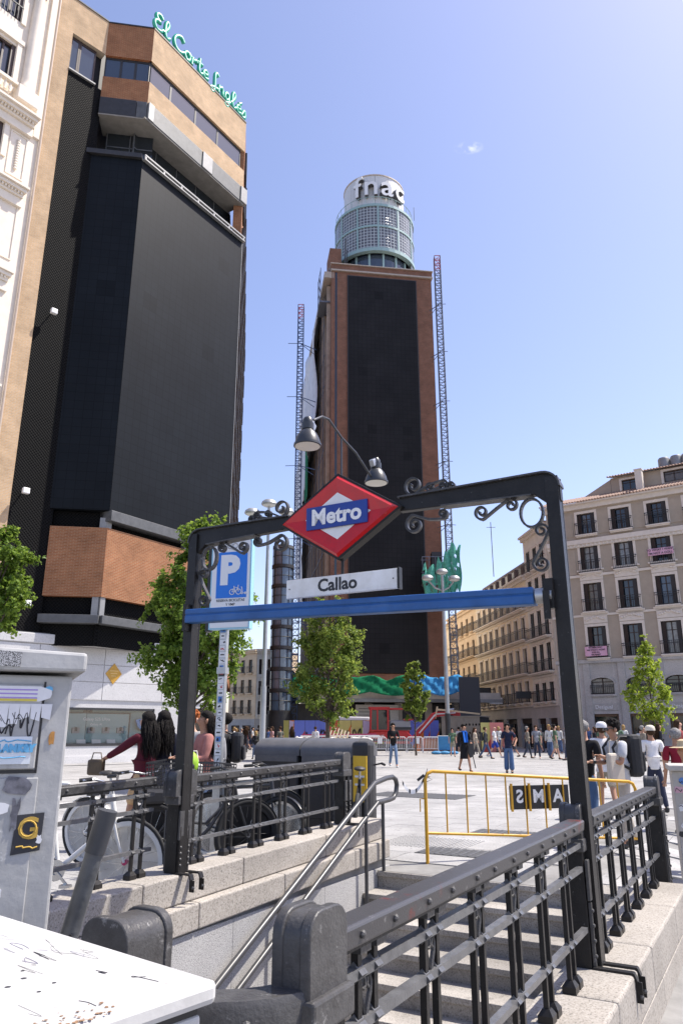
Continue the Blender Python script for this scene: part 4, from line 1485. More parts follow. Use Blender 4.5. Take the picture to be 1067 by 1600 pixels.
for z_, pr, w1 in ((32.75, .75, 3.1), (28.3, .6, 3.1), (23.3, .45, 3.0), (44.5, .6, 3.3), (17.2, .4, 3.2)):
    m = MB(); m.box(-4, w1, -pr, .1, z_, z_ + .14); m.box(-4, w1 - .08, -pr * .8, .1, z_ - .2, z_); m.box(-4, w1 - .15, -pr * .5, .1, z_ - .45, z_ - .2); m.box(-4, w1 - .1, -pr * .3, .1, z_ - .95, z_ - .45)
    c_ = m.build('cornice', CREAM, cream, bevel=.015)
    m = MB()
    k_ = -2.0
    while k_ < w1 - .3:
        m.box(k_, k_ + .09, -pr * .66, -pr * .3, z_ - .33, z_ - .2); k_ += .17
    m.build('dentil_trim', CREAM, c_)
for (a, c, d) in ((1.95, 29.0, 31.7), (1.95, 24.2, 27.4), (.3, 24.2, 27.4)):
    m = MB()
    for (x0, x1, z0, z1) in ((a, a + .95, c, c + .07), (a, a + .95, d - .07, d), (a, a + .07, c + .07, d - .07), (a + .88, a + .95, c + .07, d - .07)): m.box(x0, x1, -.045, .01, z0, z1)
    m.build('panel_moulding', CREAM, cream)
m = MB()
for k in range(12): m.ball((2.42, -.06, 29.5 + k * .16), .1, .07, .09, 6, 4)
m.build('carved_drop', CREAM, cream, smooth=60)
MB().tube([(W_ - .1, -.12, 5), (W_ - .1, -.12, 46)], .07, 8).build('drain_pipe', mat('pipe paint', (.5, .4, .32), .5), cream, smooth=40)

# ---- the brick tower with the round lantern
TF, TG = (-1.1, 75.0), (10.74, 76.68)
ta, TL = frame_of(TF, TG)
tower = thing('brick_tower', 'slim brick tower with a black screen and round white lantern lettered fnac', 'building', (TF[0], TF[1], 0), ta)
TEAL = mat('pale teal frame', (.30, .43, .42), .45, var=.08)
TWHITE = mat('lantern white panel', (.62, .62, .61), .4, objrnd=.04)
STONEC = mat('stone coping', (.42, .36, .30), .8, var=.15)
m = MB(); m.wall(-.02, 11.96, 5.2, 53.4, [(1.86, 10.02, 7.0, 52.9)], .3); m.build('front_wall', BRICK_T, tower)
MB().box(0.01, 11.95, .31, 1.0, 5.2, 53.35).build('wall_backing', DARKM, tower)
s_ = MB().box(1.9, 9.98, -.18, .25, 7.05, 52.85).build('led_screen', LEDDARK, tower, bevel=.02)
m = MB()
for (x0, x1, z0, z1) in ((1.8, 1.9, 6.95, 52.95), (9.98, 10.08, 6.95, 52.95), (1.9, 9.98, 52.85, 52.95)): m.box(x0, x1, -.14, .3, z0, z1)
m.build('screen_frame', DARKM, tower)
MB().box(-.15, 12.1, -.25, 1.2, 53.4, 53.62).build('coping', STONEC, tower, bevel=.03)
MB().box(-.1, 12.05, -.1, 1.2, 53.62, 54.3).build('parapet', BRICK_T, tower)
MB().box(-.2, 12.15, -.28, 1.3, 54.3, 54.42).build('coping', STONEC, tower, bevel=.03)
MB().box(.02, 11.9, .9, 34, 0, 53.2).build('building_core', DARKM, tower)
# unseen right flank, made pale to bounce light; street flank with fins and windows
MB().box(11.9, 11.958, 1.6, 34, 5.2, 54.2).build('plaster_flank', mat('pale flank plaster', (.78, .70, .58), .85, var=.06), tower)
MB().box(11.9, 11.96, .0, 1.6, 5.2, 54.2).build('brick_corner', BRICK_T, tower)
for k in range(12): MB().box(11.9, 12.7, 3 + (k % 2) * 6, 7 + (k % 2) * 6, 9 + k * 3.5, 10 + k * 3.5).build('side_balcony', mat('balcony render', (.6, .55, .48), .8) if k == 0 else bpy.data.materials['balcony render'], tower)
lf = R(97.6) - ta
fl = dict(parent=tower, loc=(0, 0, 0), rot=(0, 0, lf + math.pi))
# local x now runs from the far end towards the front corner when placed at the far end
LFL = 34.0
fl['loc'] = (LFL * math.cos(lf), LFL * math.sin(lf), 0)
ops_ = []
for j in range(11):
    for k in range(13):
        ops_.append((1.0 + j * 2.9, 2.9 + j * 2.9, 8.4 + k * 3.45, 10.5 + k * 3.45))
MB().wall(0, LFL, 0, 53.3, ops_, .35).build('street_wall', mat('weathered render', (.42, .34, .27), .85, var=.25, scale=1), **fl)
MB().box(0, LFL, .36, .6, 0, 53.3).build('glazing', DARKGLASS, **fl)
fin = MB().box(-.14, .14, -.45, .05, 6, 52.5)
for j in range(12):
    m = MB().box(-.14, .14, -.42, .02, 6, 52.3)
    o = m.build('vertical_fin', mat('fin stone', (.46, .37, .29), .8, var=.2, scale=1) if j == 0 else bpy.data.materials['fin stone'], **fl)
    o.location = Vector(fl['loc']) + Matrix.Rotation(fl['rot'][2], 4, 'Z') @ Vector((.5 + j * 2.9, 0, 0))
MB().box(LFL - 2.2, LFL, -.03, .1, 5.2, 53.35).build('brick_corner', BRICK_T, **fl)
MB().box(0, LFL, -.9, .2, 52.5, 53.3).build('street_cornice', STONEC, **fl)

# the lantern
LCX, LCY = 4.25, 81.5
m4 = Matrix.Rotation(-ta, 3, 'Z')
lc = m4 @ Vector((LCX - TF[0], LCY - TF[1], 0))
GBLK = bpy.data.materials.new('glass blocks'); GBLK.use_nodes = True
_t = GBLK.node_tree; _b = _t.nodes['Principled BSDF']; _b.inputs['Roughness'].default_value = .15
_tc = _t.nodes.new('ShaderNodeTexCoord'); _br = _t.nodes.new('ShaderNodeTexBrick'); _br.offset = 0.0
_br.inputs['Scale'].default_value = 1; _br.inputs['Brick Width'].default_value = .42; _br.inputs['Row Height'].default_value = .42; _br.inputs['Mortar Size'].default_value = .05
_br.inputs['Color1'].default_value = (.09, .095, .11, 1); _br.inputs['Color2'].default_value = (.14, .145, .16, 1); _br.inputs['Mortar'].default_value = (.46, .50, .51, 1)
_t.links.new(_tc.outputs['UV'], _br.inputs['Vector']); _t.links.new(_br.outputs['Color'], _b.inputs['Base Color'])
_bp = _t.nodes.new('ShaderNodeBump'); _bp.inputs['Distance'].default_value = .05; _t.links.new(_br.outputs['Fac'], _bp.inputs['Height']); _t.links.new(_bp.outputs[0], _b.inputs['Normal'])


def curved_panel(name, r, a0, a1, z0, z1, m_, th=.12, seg=6, uv=False, parent=tower):
    mbx = MB()
    n = seg + 1
    for rr in (r, r - th):
        for k in range(n):
            a = a0 + (a1 - a0) * k / seg
            for z in (z0, z1):
                mbx.v.append((rr * math.cos(a), rr * math.sin(a), z))
    o_ = 2 * n
    for k in range(seg):
        i = 2 * k
        mbx.f.append([i, i + 2, i + 3, i + 1]); mbx.f.append([o_ + i + 2, o_ + i, o_ + i + 1, o_ + i + 3])
        mbx.f.append([i + 1, i + 3, o_ + i + 3, o_ + i + 1]); mbx.f.append([i + 2, i, o_ + i, o_ + i + 2])
    mbx.f.append([0, 1, o_ + 1, o_]); j = 2 * (n - 1); mbx.f.append([j + 1, j, o_ + j, o_ + j + 1])
    mbx.m = [0] * len(mbx.f)
    ob = mbx.build(name, m_, parent, lc)
    if uv:
        ul = ob.data.uv_layers.new(name='UVMap')
        for p in ob.data.polygons:
            for li in p.loop_indices:
                v = ob.data.vertices[ob.data.loops[li].vertex_index].co
                ul.data[li].uv = (math.atan2(v.y, v.x) * r, v.z)
    return ob


def ring(name, r, z0, z1, m_, th=.2, seg=40):
    mbx = MB().lathe([(r - th, z0), (r, z0), (r, z1), (r - th, z1), (r - th, z0)], seg)
    return mbx.build(name, m_, tower, lc)


front = R(-90) - ta
NP = 12
for row, (z0, z1) in enumerate(((57.75, 60.75), (61.0, 63.75))):
    for k in range(NP):
        a0 = front + R(3) + 2 * math.pi * k / NP
        curved_panel('glass_block_panel', 5.0, a0 + .018, a0 + 2 * math.pi / NP - .018, z0, z1, GBLK, uv=True)
for k in range(NP):
    a0 = front + R(3) + 2 * math.pi * k / NP
    o = MB().box(4.86, 5.08, -.1, .1, 57.6, 63.9).build('mullion', TEAL, tower, lc, (0, 0, a0))
ring('floor_ring', 5.12, 63.75, 64.1, TEAL, .5)
ring('floor_ring', 5.1, 60.74, 61.01, TEAL, .4)
ring('floor_ring', 5.14, 57.3, 57.76, TEAL, .6)
MB().lathe([(4.3, 53.3), (4.3, 57.3)], 40).build('balcony_glazing', SKYGLASS, tower, lc)
for k in range(16):
    a0 = front + 2 * math.pi * (k + .5) / 16
    MB().box(4.25, 4.42, -.12, .12, 53.3, 57.3).build('mullion', TEAL, tower, lc, (0, 0, a0))
for k in range(2, 10):
    a0 = front + R(3) + 2 * math.pi * k / NP
    curved_panel('glass_block_panel', 5.0, a0 + .018, a0 + 2 * math.pi / NP - .018, 53.5, 57.3, GBLK, uv=True)
ring('roof_deck', 5.0, 64.1, 64.2, GREYM, 4.9)
RN = 14
for k in range(RN):
    a0 = front + 2 * math.pi * k / RN
    curved_panel('white_panel', 3.9, a0 + .004, a0 + 2 * math.pi / RN - .004, 64.2, 69.3, TWHITE, .1, 4)
ring('rim', 3.98, 69.3, 69.45, mat('rim paint', (.55, .45, .36), .5), .25)
ring('rim', 3.95, 64.2, 64.4, TWHITE, .15)
# hand rail on the lantern deck
m = MB()
for k in range(32):
    a = 2 * math.pi * k / 32
    m.tube([(4.95 * math.cos(a), 4.95 * math.sin(a), 64.1), (4.95 * math.cos(a), 4.95 * math.sin(a), 65.2)], .03, 4)
m.tube([(4.95 * math.cos(2 * math.pi * k / 32), 4.95 * math.sin(2 * math.pi * k / 32), 65.2) for k in range(32)], .035, 5, closed=True)
m.build('deck_railing', TEAL, tower, lc)
BLKL = mat('letter edge grey', (.10, .10, .105), .6)
LWHITE = mat('letter face white', (.8, .8, .8), .6)
for ch, an in (('f', -34), ('n', -11), ('a', 15), ('c', 40)):
    a = front + R(an + 4)
    p_ = Vector(lc) + Vector((4.25 * math.cos(a), 4.25 * math.sin(a), 67.15))
    text(ch, 4.1, BLKL, tower, p_, (R(90), 0, a + R(90)), ext=.28, off=.02, sx=1.0)
    p_ = Vector(lc) + Vector((4.57 * math.cos(a), 4.57 * math.sin(a), 67.15))
    text(ch, 4.1, LWHITE, tower, p_, (R(90), 0, a + R(90)), ext=.03, off=.03, sx=1.0)
MB().box(-.1, 1.3, 1.4, 4.5, 54.3, 57.6).build('brick_turret', BRICK_T, tower)
m = MB(); m.tube([(1.6, .6, 54.4), (1.75, .8, 58.6)], .09, 6); m.tube([(1.9, .7, 54.4), (1.9, .7, 57)], .06, 5); m.tube([(10.9, 3, 64), (10.9, 3, 66)], .03, 4)
m.build('roof_vent_pipe', DARKM, tower)

# ---- low podium and canopy at the tower's foot
pod = thing('shopping_podium', 'low dark shop front under a wide canopy at the foot of the tower', 'building', (TF[0], TF[1], 0), ta)
BEIGE = mat('beige stone', (.52, .47, .40), .8, var=.15, scale=1)
MB().box(-4.4, 12.2, -1.2, .9, 0, 4.0).build('shop_wall', mat('dark shop front', (.03, .028, .028), .5, var=.3, scale=.8), pod)
MB().box(-3.2, 15.7, -5.0, 1.0, 4.15, 4.95).build('canopy_slab', BEIGE, pod, bevel=.03)
MB().box(-3.1, 15.8, -5.2, -5.02, 4.05, 4.35).build('canopy_lip', LIGHTM, pod)
for k in range(5): MB().box(.2 + k * 3.0, .9 + k * 3.0, -1.4, -1.21, 0, 4.1).build('shop_pier', BEIGE, pod)
MB().box(2.2, 6.4, -2.0, -1.9, 2.2, 3.9).build('white_board', mat('site board', (.55, .53, .5), .6, var=.08), pod)
for k in range(4): MB().box(2.5, 4.9 - .4 * k, -2.006, -2.0, 3.5 - k * .3, 3.56 - k * .3).build('printed_line', GREYM, pod)
for k in range(7): MB().box(-.3 + k * 1.7, .9 + k * 1.7, -1.26, -1.2, .2, 2.2).build('shop_pane', DARKGLASS, pod)
MB().box(3.4, 4.0, -1.5, -1.3, 2.0, 4.0).build('shutter_panel', BEIGE, pod)

# dark passage block left of the tower with balconied back
back = thing('alley_block', 'dark shaded block in the alley left of the brick tower', 'building', (-8.6, 84, 0), 0)
MB().box(0, 3.2, 0, 12, 0, 8).build('block_body', DARKM, back)
for k in range(3): MB().box(.2, 3.0, -.4, 0, 1.8 + k * 2.2, 1.95 + k * 2.2).build('slab_edge', CONC, back)

# ---- glazed stair tower
st_ = thing('stair_tower', 'round glazed stair tower with dark floor rings in front of the brick tower flank', 'stair tower', (-5.85, 72.2, 0))
TUBG = mat('curved stair glass', (.09, .13, .19), .08, spec=1.0)
for k in range(8):
    z0 = 3.0 + k * 2.0
    MB().lathe([(.98, z0 + .32), (.98, z0 + 1.95)], 20).build('glass_drum', TUBG, st_, smooth=60)
    MB().lathe([(.2, z0), (1.1, z0), (1.1, z0 + .32), (.2, z0 + .32)], 20).build('floor_ring', DARKM, st_, smooth=40)
    m = MB()
    for q in range(8):
        a = 2 * math.pi * q / 8
        m.tube([(1.0 * math.cos(a), 1.0 * math.sin(a), z0 + .32), (1.0 * math.cos(a), 1.0 * math.sin(a), z0 + 2)], .03, 4)
    m.tube([(1.03 * math.cos(a), 1.03 * math.sin(a), z0 + 1.2) for a in np.linspace(0, 6.0, 16)], .03, 4, closed=True)
    m.build('mullion_frame', DARKM, st_)
MB().lathe([(.2, 19), (1.05, 19), (1.05, 19.3), (.1, 19.4)], 20).build('cap_ring', GREYM, st_, smooth=40)
MB().lathe([(1.2, 0), (1.2, 3.0), (.3, 3.0)], 16).build('stair_base', DARKM, st_, smooth=40)

# ---- street buildings
WMESH = {}
WRND = random.Random(23)
CURTAIN = mat('curtained pane', (.26, .25, .23), .15, var=.3, scale=3, spec=.8)
AMBER = mat('pane with warm blind', (.12, .085, .05), .12, var=.4, scale=2, spec=.8)


def window(parent, x, z0, z1, w, yd, shut=True, wood=None, arch_=False, glassm=None):
    """a window of its own: frame with cross bars, two panes, two folded shutters"""
    if glassm is None: glassm = WRND.choice([DARKGLASS, DARKGLASS, SKYGLASS, CURTAIN, DARKGLASS, AMBER])
    key = ('win', round(w, 2), round(z1 - z0, 2), shut, wood, glassm)
    H = z1 - z0
    if key not in WMESH:
        f_ = MB()
        for (a, b, c, d) in ((-w / 2, -w / 2 + .08, 0, H), (w / 2 - .08, w / 2, 0, H), (-.045, .045, 0, H), (-w / 2, w / 2, H - .09, H), (-w / 2, w / 2, 0, .12), (-w / 2, w / 2, H * .72, H * .72 + .06)):
            f_.box(a, b, 0, .07, c, d)
        p_ = MB().box(-w / 4 + .0, w / 4 - .0, .03, .045, .0, H)
        s_ = None
        if shut:
            sw__ = w * .26
            s_ = MB().box(-sw__ / 2, sw__ / 2, -.03, .03, 0.02, H - .02)
            for q in range(int(H / .16)):
                s_.box(-sw__ / 2 + .04, sw__ / 2 - .04, -.05, -.03, .06 + q * .16, .16 + q * .16)
            s_ = s_.mesh('shutter', SHUT)
        WMESH[key] = (f_.mesh('window', wood or WOODW), p_.mesh('pane', glassm or DARKGLASS), s_)
    f_, p_, s_ = WMESH[key]
    o = link('window', f_, parent, (x, yd, z0))
    link('pane', p_, o, (-w / 4, 0, 0)); link('pane', p_, o, (w / 4, 0, 0))
    if shut:
        sw__ = w * .26
        link('shutter', s_, o, (-w / 2 + sw__ / 2 - .02, -.16, 0), (0, 0, R(-14)))
        link('shutter', s_, o, (w / 2 - sw__ / 2 + .02, -.16, 0), (0, 0, R(14)))
    return o


def balcony(parent, x0, x1, z, h=1.0, dep=.32, slabm=None, pitch=.14):
    key = ('bal', round(x1 - x0, 2), h, dep, pitch, slabm)
    L_ = x1 - x0
    if key not in WMESH:
        b_ = MB(); b_.box(0, L_, -dep, 0, -.1, 0); b_.box(.05, L_ - .05, -dep * .7, 0, -.2, -.1)
        r_ = MB()
        n_ = max(2, int(L_ / pitch))
        for k in range(n_ + 1): r_.box(.03 + (L_ - .06) * k / n_ - .012, .03 + (L_ - .06) * k / n_ + .012, -dep + .02, -dep + .044, 0, h)
        for zz in (.06, h * .82, h): r_.box(0, L_, -dep + .01, -dep + .055, zz - .02, zz + .02)
        for xx in (0, L_ - .04): r_.box(xx, xx + .04, -dep + .01, 0, h - .02, h + .02); r_.box(xx, xx + .04, -dep + .01, 0, .04, .08)
        WMESH[key] = (b_.mesh('balcony', slabm or GREYM), r_.mesh('balcony_railing', BALIRON))
    a_, b_ = WMESH[key]
    o = link('balcony', a_, parent, (x0, 0, z))
    link('balcony_railing', b_, o)
    return o


def banner_(parent, x, z, w, h, m_, lines):
    b = MB()
    n = 8
    for i in range(n + 1):
        for zz in (0, 1):
            b.v.append((x - w / 2 + w * i / n, -.40 - .03 * math.sin(i * 1.7), z - h / 2 + h * zz))
    for i in range(n):
        b.f.append([2 * i, 2 * i + 2, 2 * i + 3, 2 * i + 1]); b.m.append(0)
    o = b.build('banner', m_, parent)
    sol = o.modifiers.new('thick', 'SOLIDIFY'); sol.thickness = .01
    for k, s in enumerate(lines):
        text(s, h / len(lines) * .86, BLACK, o, (x, -.45, z + h / 2 - (k + .5) * h / len(lines)), ext=.003, off=.004)


# the tan corner building
TP = (17.91, 62.0)
tan_a = math.atan2(-.57, .82)
tanb = thing('corner_building', 'tan six-storey building with white framed balconies and grey arcaded ground floor', 'building', (TP[0], TP[1], 0), tan_a)
TAN = mat('tan stucco', (.40, .335, .265), .88, var=.07, scale=1.5, bump=.1, bscale=10)
TRIM = mat('pale stucco trim', (.70, .63, .55), .85, var=.06, scale=3)
GSTONE = granite('grey ashlar', (.44, .42, .395), (.36, .345, .325), (.50, .48, .455), 25, objrnd=.06, stain=.1)
TILE = mat('clay roof tile', (.30, .20, .155), .8, var=.3, scale=4)
cols = [3.4, 6.22, 9.07, 11.92, 14.77]
rows = [(17.35, 19.2), (14.1, 16.35), (10.85, 13.2), (7.1, 9.62)]
WT = 17.0
ops_ = []
for (a, b) in rows:
    for c in cols: ops_.append((c - .74, c + .74, a, b))
MB().wall(.0, WT, 6.85, 20.0, ops_, .35).build('front_wall', TAN, tanb)
MB().box(0.05, WT - .05, .42, 10, 0, 20).build('building_core', ROOM, tanb)
MB().box(-.02, .02, .0, 10, 0, 20).build('side_wall', TRIM, tanb)
for r_, (a, b) in enumerate(rows):
    for c in cols:
        o = window(tanb, c, a, b, 1.48, .2)
        s_ = MB()
        tw_ = .2
        s_.box(c - .74 - tw_, c - .74, -.06, .03, a, b + .2); s_.box(c + .74, c + .74 + tw_, -.06, .03, a, b + .2); s_.box(c - .74 - tw_, c + .74 + tw_, -.07, .03, b, b + .22)
        sur = s_.build('window_surround', TRIM, o, (-c, -.2, -a))
        if r_ >= 2:
            h_ = MB().box(-.95, .95, -.1, 0, .25, 1.0); h_.box(-1.1, 1.1, -.22, 0, 1.0, 1.14)
            ho = h_.build('lintel_panel', TRIM, o, (0, -.2, b - a), bevel=.02)
            cv = MB()
            for k in range(9):
                u = -0.72 + k * .18
                cv.ball((u, -.13, .62 + .16 * math.cos(u * 3.2) * (1 if k % 2 else .6)), .13, .06, .11, 6, 4)
            cv.build('carving', TRIM, ho, smooth=60)
        balcony(tanb, c - .92, c + .92, a, 1.0, .34, TRIM)
# plain raised panels between the windows on the upper floors
for c in [1.75] + [(p + q) / 2 for p, q in zip(cols[:-1], cols[1:])]:
    for (a, b) in ((17.3, 19.3), (14.0, 16.2)):
        MB().box(c - .5, c + .5, -.05, .02, a, b).build('wall_panel', TAN, tanb, bevel=.01)
m = MB(); m.box(-.1, WT, -.25, .1, 16.55, 16.95); m.box(-.1, WT, -.12, .1, 16.3, 16.55); cn = m.build('cornice', TRIM, tanb, bevel=.02)
k_ = .2; m = MB()
while k_ < WT: m.box(k_, k_ + .14, -.2, -.1, 16.32, 16.54); k_ += .34
m.build('dentil_trim', TRIM, cn)
MB().box(-.1, WT, -.12, .1, 13.75, 13.95).build('string_course', TRIM, tanb)
MB().box(-.1, WT, -.1, .1, 10.45, 10.62).build('string_course', TRIM, tanb)
MB().box(-.15, WT, -.2, .1, 6.7, 6.98).build('string_course', GSTONE, tanb)
# eaves and roof
m = MB(); m.box(-.3, WT, -.55, .2, 20.0, 20.12); m.box(-.2, WT, -.25, .1, 19.6, 20.0); m.build('eaves', TRIM, tanb)
m = MB(); m.add([(-.35, -.6, 20.12), (WT, -.6, 20.12), (WT, 2.3, 21.3), (-.35, 2.3, 21.3)], [(0, 1, 2, 3)]); rf = m.build('roof', TILE, tanb)
rl = MB().tube([(0, -.64, 20.17), (0, 2.3, 21.36)], .07, 6).mesh('roof_tile', TILE)
k_ = -.3
while k_ < WT: link('roof_tile', rl, rf, (k_, 0, 0)); k_ += .24
MB().wall(5.3, WT, 20.6, 22.5, [(6.2, 7.5, 21.15, 22.15), (9.6, 11.2, 21.3, 22.25), (13, 14.4, 21.2, 22.2)], .25).build('attic_wall', TAN, tanb, (0, 1.9, 0))
MB().box(5.32, WT, 2.2, 8, 20.6, 22.5).build('attic_core', ROOM, tanb)
MB().add([(5.3, 1.9, 20.5), (5.3, 8, 20.5), (5.3, 8, 22.5), (5.3, 1.9, 22.5)], [(0, 3, 2, 1)]).build('attic_side', TAN, tanb)
MB().add([(1.0, 1.9, 20.3), (5.28, 1.9, 20.3), (5.28, 1.9, 22.4)], [(0, 1, 2)]).add([(1.0, 8, 20.3), (5.28, 8, 20.3), (5.28, 8, 22.4)], [(2, 1, 0)]).add([(1.0, 1.9, 20.3), (5.28, 1.9, 22.4), (5.28, 8, 22.4), (1.0, 8, 20.3)], [(0, 1, 2, 3)]).build('attic_slope', TAN, tanb)
for (a, b, c, d) in ((6.2, 7.5, 21.15, 22.15), (9.6, 11.2, 21.3, 22.25), (13, 14.4, 21.2, 22.2)):
    o = window(tanb, (a + b) / 2, c, d, b - a, 2.05, shut=False)
    m = MB(); m.box(a - .2, b + .2, -.06, .02, d, d + .18); m.box(a - .2, a, -.06, .02, c - .15, d); m.box(b, b + .2, -.06, .02, c - .15, d); m.build('window_surround', TRIM, o, (-(a + b) / 2, -.15, -c))
m = MB(); m.add([(5.1, 1.5, 22.5), (WT, 1.5, 22.5), (WT, 4, 23.2), (5.1, 4, 23.2)], [(0, 1, 2, 3)]); rf = m.build('roof', TILE, tanb)
rl = MB().tube([(0, 1.46, 22.55), (0, 4, 23.26)], .07, 6).mesh('roof_tile', TILE)
k_ = 5.15
while k_ < WT: link('roof_tile', rl, rf, (k_, 0, 0)); k_ += .24
MB().box(7.6, 8.15, .6, 1.2, 20.6, 22.4).box(7.55, 8.2, .55, 1.25, 22.4, 22.5).build('chimney', TRIM, tanb)
for x_ in (9.3, 10.3, 11.2): MB().lathe([(.5, 23.0), (.5, 24.2), (.42, 24.35), (.1, 24.4)], 16, (x_, 4.6, 0)).build('water_tank', LIGHTM, tanb, smooth=40)
for k in range(4): MB().tube([(.4 + .18 * k, 1.5, 20.6), (.4 + .18 * k, 1.5, 21.4)], .06, 6).build('chimney_pot', DARKM, tanb)
# ground floor: stone piers, arched mezzanine lights, shop openings
piers = [.0, 2.0, 4.75, 7.6, 10.45, 13.3, 16.2]
ops_ = []
for c in cols:
    ops_.append((c - .93, c + .93, 4.25, 5.55)); ops_.append((c - 1.05, c + 1.05, .02, 2.75))
MB().wall(.0, WT, 0, 6.7, ops_, .4).build('ground_floor_wall', GSTONE, tanb)
for i_, c in enumerate(cols):
    # arched head: rounded fillers closing the corners of the opening
    m = MB()
    for sg in (-1, 1):
        poly = [(c + sg * .93, 5.55), (c + sg * .93, 5.15)] + [(c + sg * .93 * math.cos(a), 5.15 + .4 * math.sin(a)) for a in np.linspace(.15, math.pi / 2 - .1, 5)] + [(c + sg * .1, 5.55)]
        if sg > 0: poly = poly[::-1]
        m.prism(poly, .0, .38)
    m.build('arch_head', GSTONE, tanb, fix=True)
    o = window(tanb, c, 4.25, 5.55, 1.86, .25, shut=False)
    m = MB(); m.box(c - 1.1, c + 1.1, -.18, .1, 4.1, 4.25); m.build('window_sill', GSTONE, tanb)
    balcony(tanb, c - .9, c + .9, 4.25, .7, .2, GSTONE)
    m = MB()
    pts = [(c + 1.02 * math.cos(a), -.02, 5.12 + .5 * math.sin(a)) for a in np.linspace(0, math.pi, 13)]
    for a, b in zip(pts[:-1], pts[1:]): m.bar(a, b, .14, .16)
    m.build('arch_moulding', GSTONE, tanb)
    d_ = MB().box(c - 1.0, c + 1.0, .3, .36, .02, 2.75).build('shop_door', DARKGLASS, tanb)
    MB().box(c - 1.0, c - .88, .2, .34, .02, 2.75).box(c + .88, c + 1.0, .2, .34, .02, 2.75).box(c - 1.0, c + 1.0, .2, .34, 2.55, 2.75).build('door_frame', mat('shop door wood', (.16, .09, .05), .5) if i_ == 0 else bpy.data.materials['shop door wood'], d_)
    fa = MB().box(c - 1.1, c + 1.1, -.06, .05, 3.0, 3.55).build('shop_fascia', GSTONE, tanb, bevel=.02)
    text('Desigual', .40, LWHITE, fa, (c, -.072, 3.27), ext=.01)
for x_ in piers:
    MB().box(x_, x_ + .55, -.12, .1, 0, 6.7).build('stone_pier', GSTONE, tanb, bevel=.02)
    MB().box(x_ - .05, x_ + .6, -.17, .1, 0, .5).build('pier_base', GSTONE, tanb)
PINK = mat('pink banner cloth', (.72, .42, .55), .8)
banner_(tanb, 9.05, 15.05, 1.9, .55, PINK, ['TO WHAT I WANT', "I'M NOT A DOLL"])
banner_(tanb, 3.3, 7.6, 1.75, .75, PINK, ['WOMEN ONLY', 'WE WANT A ROOF', 'FOR ALL', 'WE RESIST'])


def street_house(name, label, P, Q, zt, rows, ncol, wallm, wh=1.0, cont=True, roofm=None, mans=None, ground=None, trim=None, shut=False, margin=.5, wcol=None):
    a, L = frame_of(P, Q)
    t = thing(name, label, 'building', (P[0], P[1], 0), a)
    cs = [margin + (L - 2 * margin) * (k + .5) / ncol for k in range(ncol)]
    ops = [(c - wh / 2, c + wh / 2, z0, z1) for (z0, z1, *_r) in rows for c in cs]
    MB().wall(0, L, ground or 0, zt, ops, .3).build('front_wall', wallm, t)
    MB().box(.02, L - .02, .35, 9, 0, zt).build('building_core', ROOM, t)
    for side in (0, L): MB().box(side - .01, side + .01, .01, 9, 0, zt).build('side_wall', wallm, t)
    for (z0, z1, bal) in rows:
        for c in cs:
            o = window(t, c, z0, z1, wh, .18, shut=shut, wood=wcol)
            if trim:
                MB().box(-wh / 2 - .12, -wh / 2, -.23, -.15, 0, z1 - z0 + .15).box(wh / 2, wh / 2 + .12, -.23, -.15, 0, z1 - z0 + .15).box(-wh / 2 - .16, wh / 2 + .16, -.27, -.15, z1 - z0, z1 - z0 + .2).build('window_surround', trim, o)
            if bal == 'one': balcony(t, c - wh / 2 - .15, c + wh / 2 + .15, z0, .95, .35, trim or wallm, .16)
        if bal == 'run': balcony(t, .3, L - .3, z0, .95, .55, trim or wallm, .2)
        MB().box(-.02, L + .02, -.1, .05, z0 - .42, z0 - .28).build('string_course', trim or wallm, t)
    m = MB(); m.box(-.1, L + .1, -.45, .2, zt, zt + .18); m.box(-.05, L + .05, -.25, .1, zt - .3, zt); m.build('cornice', trim or wallm, t)
    if mans:
        m = MB(); m.add([(0, .0, zt + .18), (L, .0, zt + .18), (L, 1.0, mans), (0, 1.0, mans)], [(0, 1, 2, 3)]); m.add([(0, 1.0, mans), (L, 1.0, mans), (L, 9, mans), (0, 9, mans)], [(0, 1, 2, 3)])
        m.add([(0, 0, zt), (0, 1, mans), (0, 9, mans), (0, 9, zt)], [(0, 1, 2, 3)]).add([(L, 0, zt), (L, 1, mans), (L, 9, mans), (L, 9, zt)], [(3, 2, 1, 0)])
        rf_ = m.build('roof', roofm, t)
        for c in cs:
            h_ = mans - zt
            MB().box(c - .5, c + .5, .05, .9, zt + .25, zt + .25 + h_ * .52).build('dormer', roofm, rf_)
            MB().box(c - .33, c + .33, .02, .06, zt + .35, zt + .2 + h_ * .45).build('dormer_pane', DARKGLASS, rf_)
    else:
        MB().box(-.1, L + .1, -.3, 9, zt + .18, zt + .3).build('roof', roofm or GREYM, t)
    if ground:
        ops = [(margin + (L - 2 * margin) * (k + .12) / max(2, ncol // 2), margin + (L - 2 * margin) * (k + .88) / max(2, ncol // 2), .02, ground * .72) for k in range(max(2, ncol // 2))]
        MB().wall(0, L, 0, ground, ops, .35).build('ground_floor_wall', GSTONE, t)
        for (a0, a1, b0, b1) in ops:
            d_ = MB().box(a0, a1, .3, .34, b0, b1).build('shop_front', DARKGLASS, t)
            MB().box(a0, a1, .22, .3, b1 - .45, b1).box((a0 + a1) / 2 - .05, (a0 + a1) / 2 + .05, .22, .3, b0, b1).build('shop_frame', WOODW, d_)
    return t


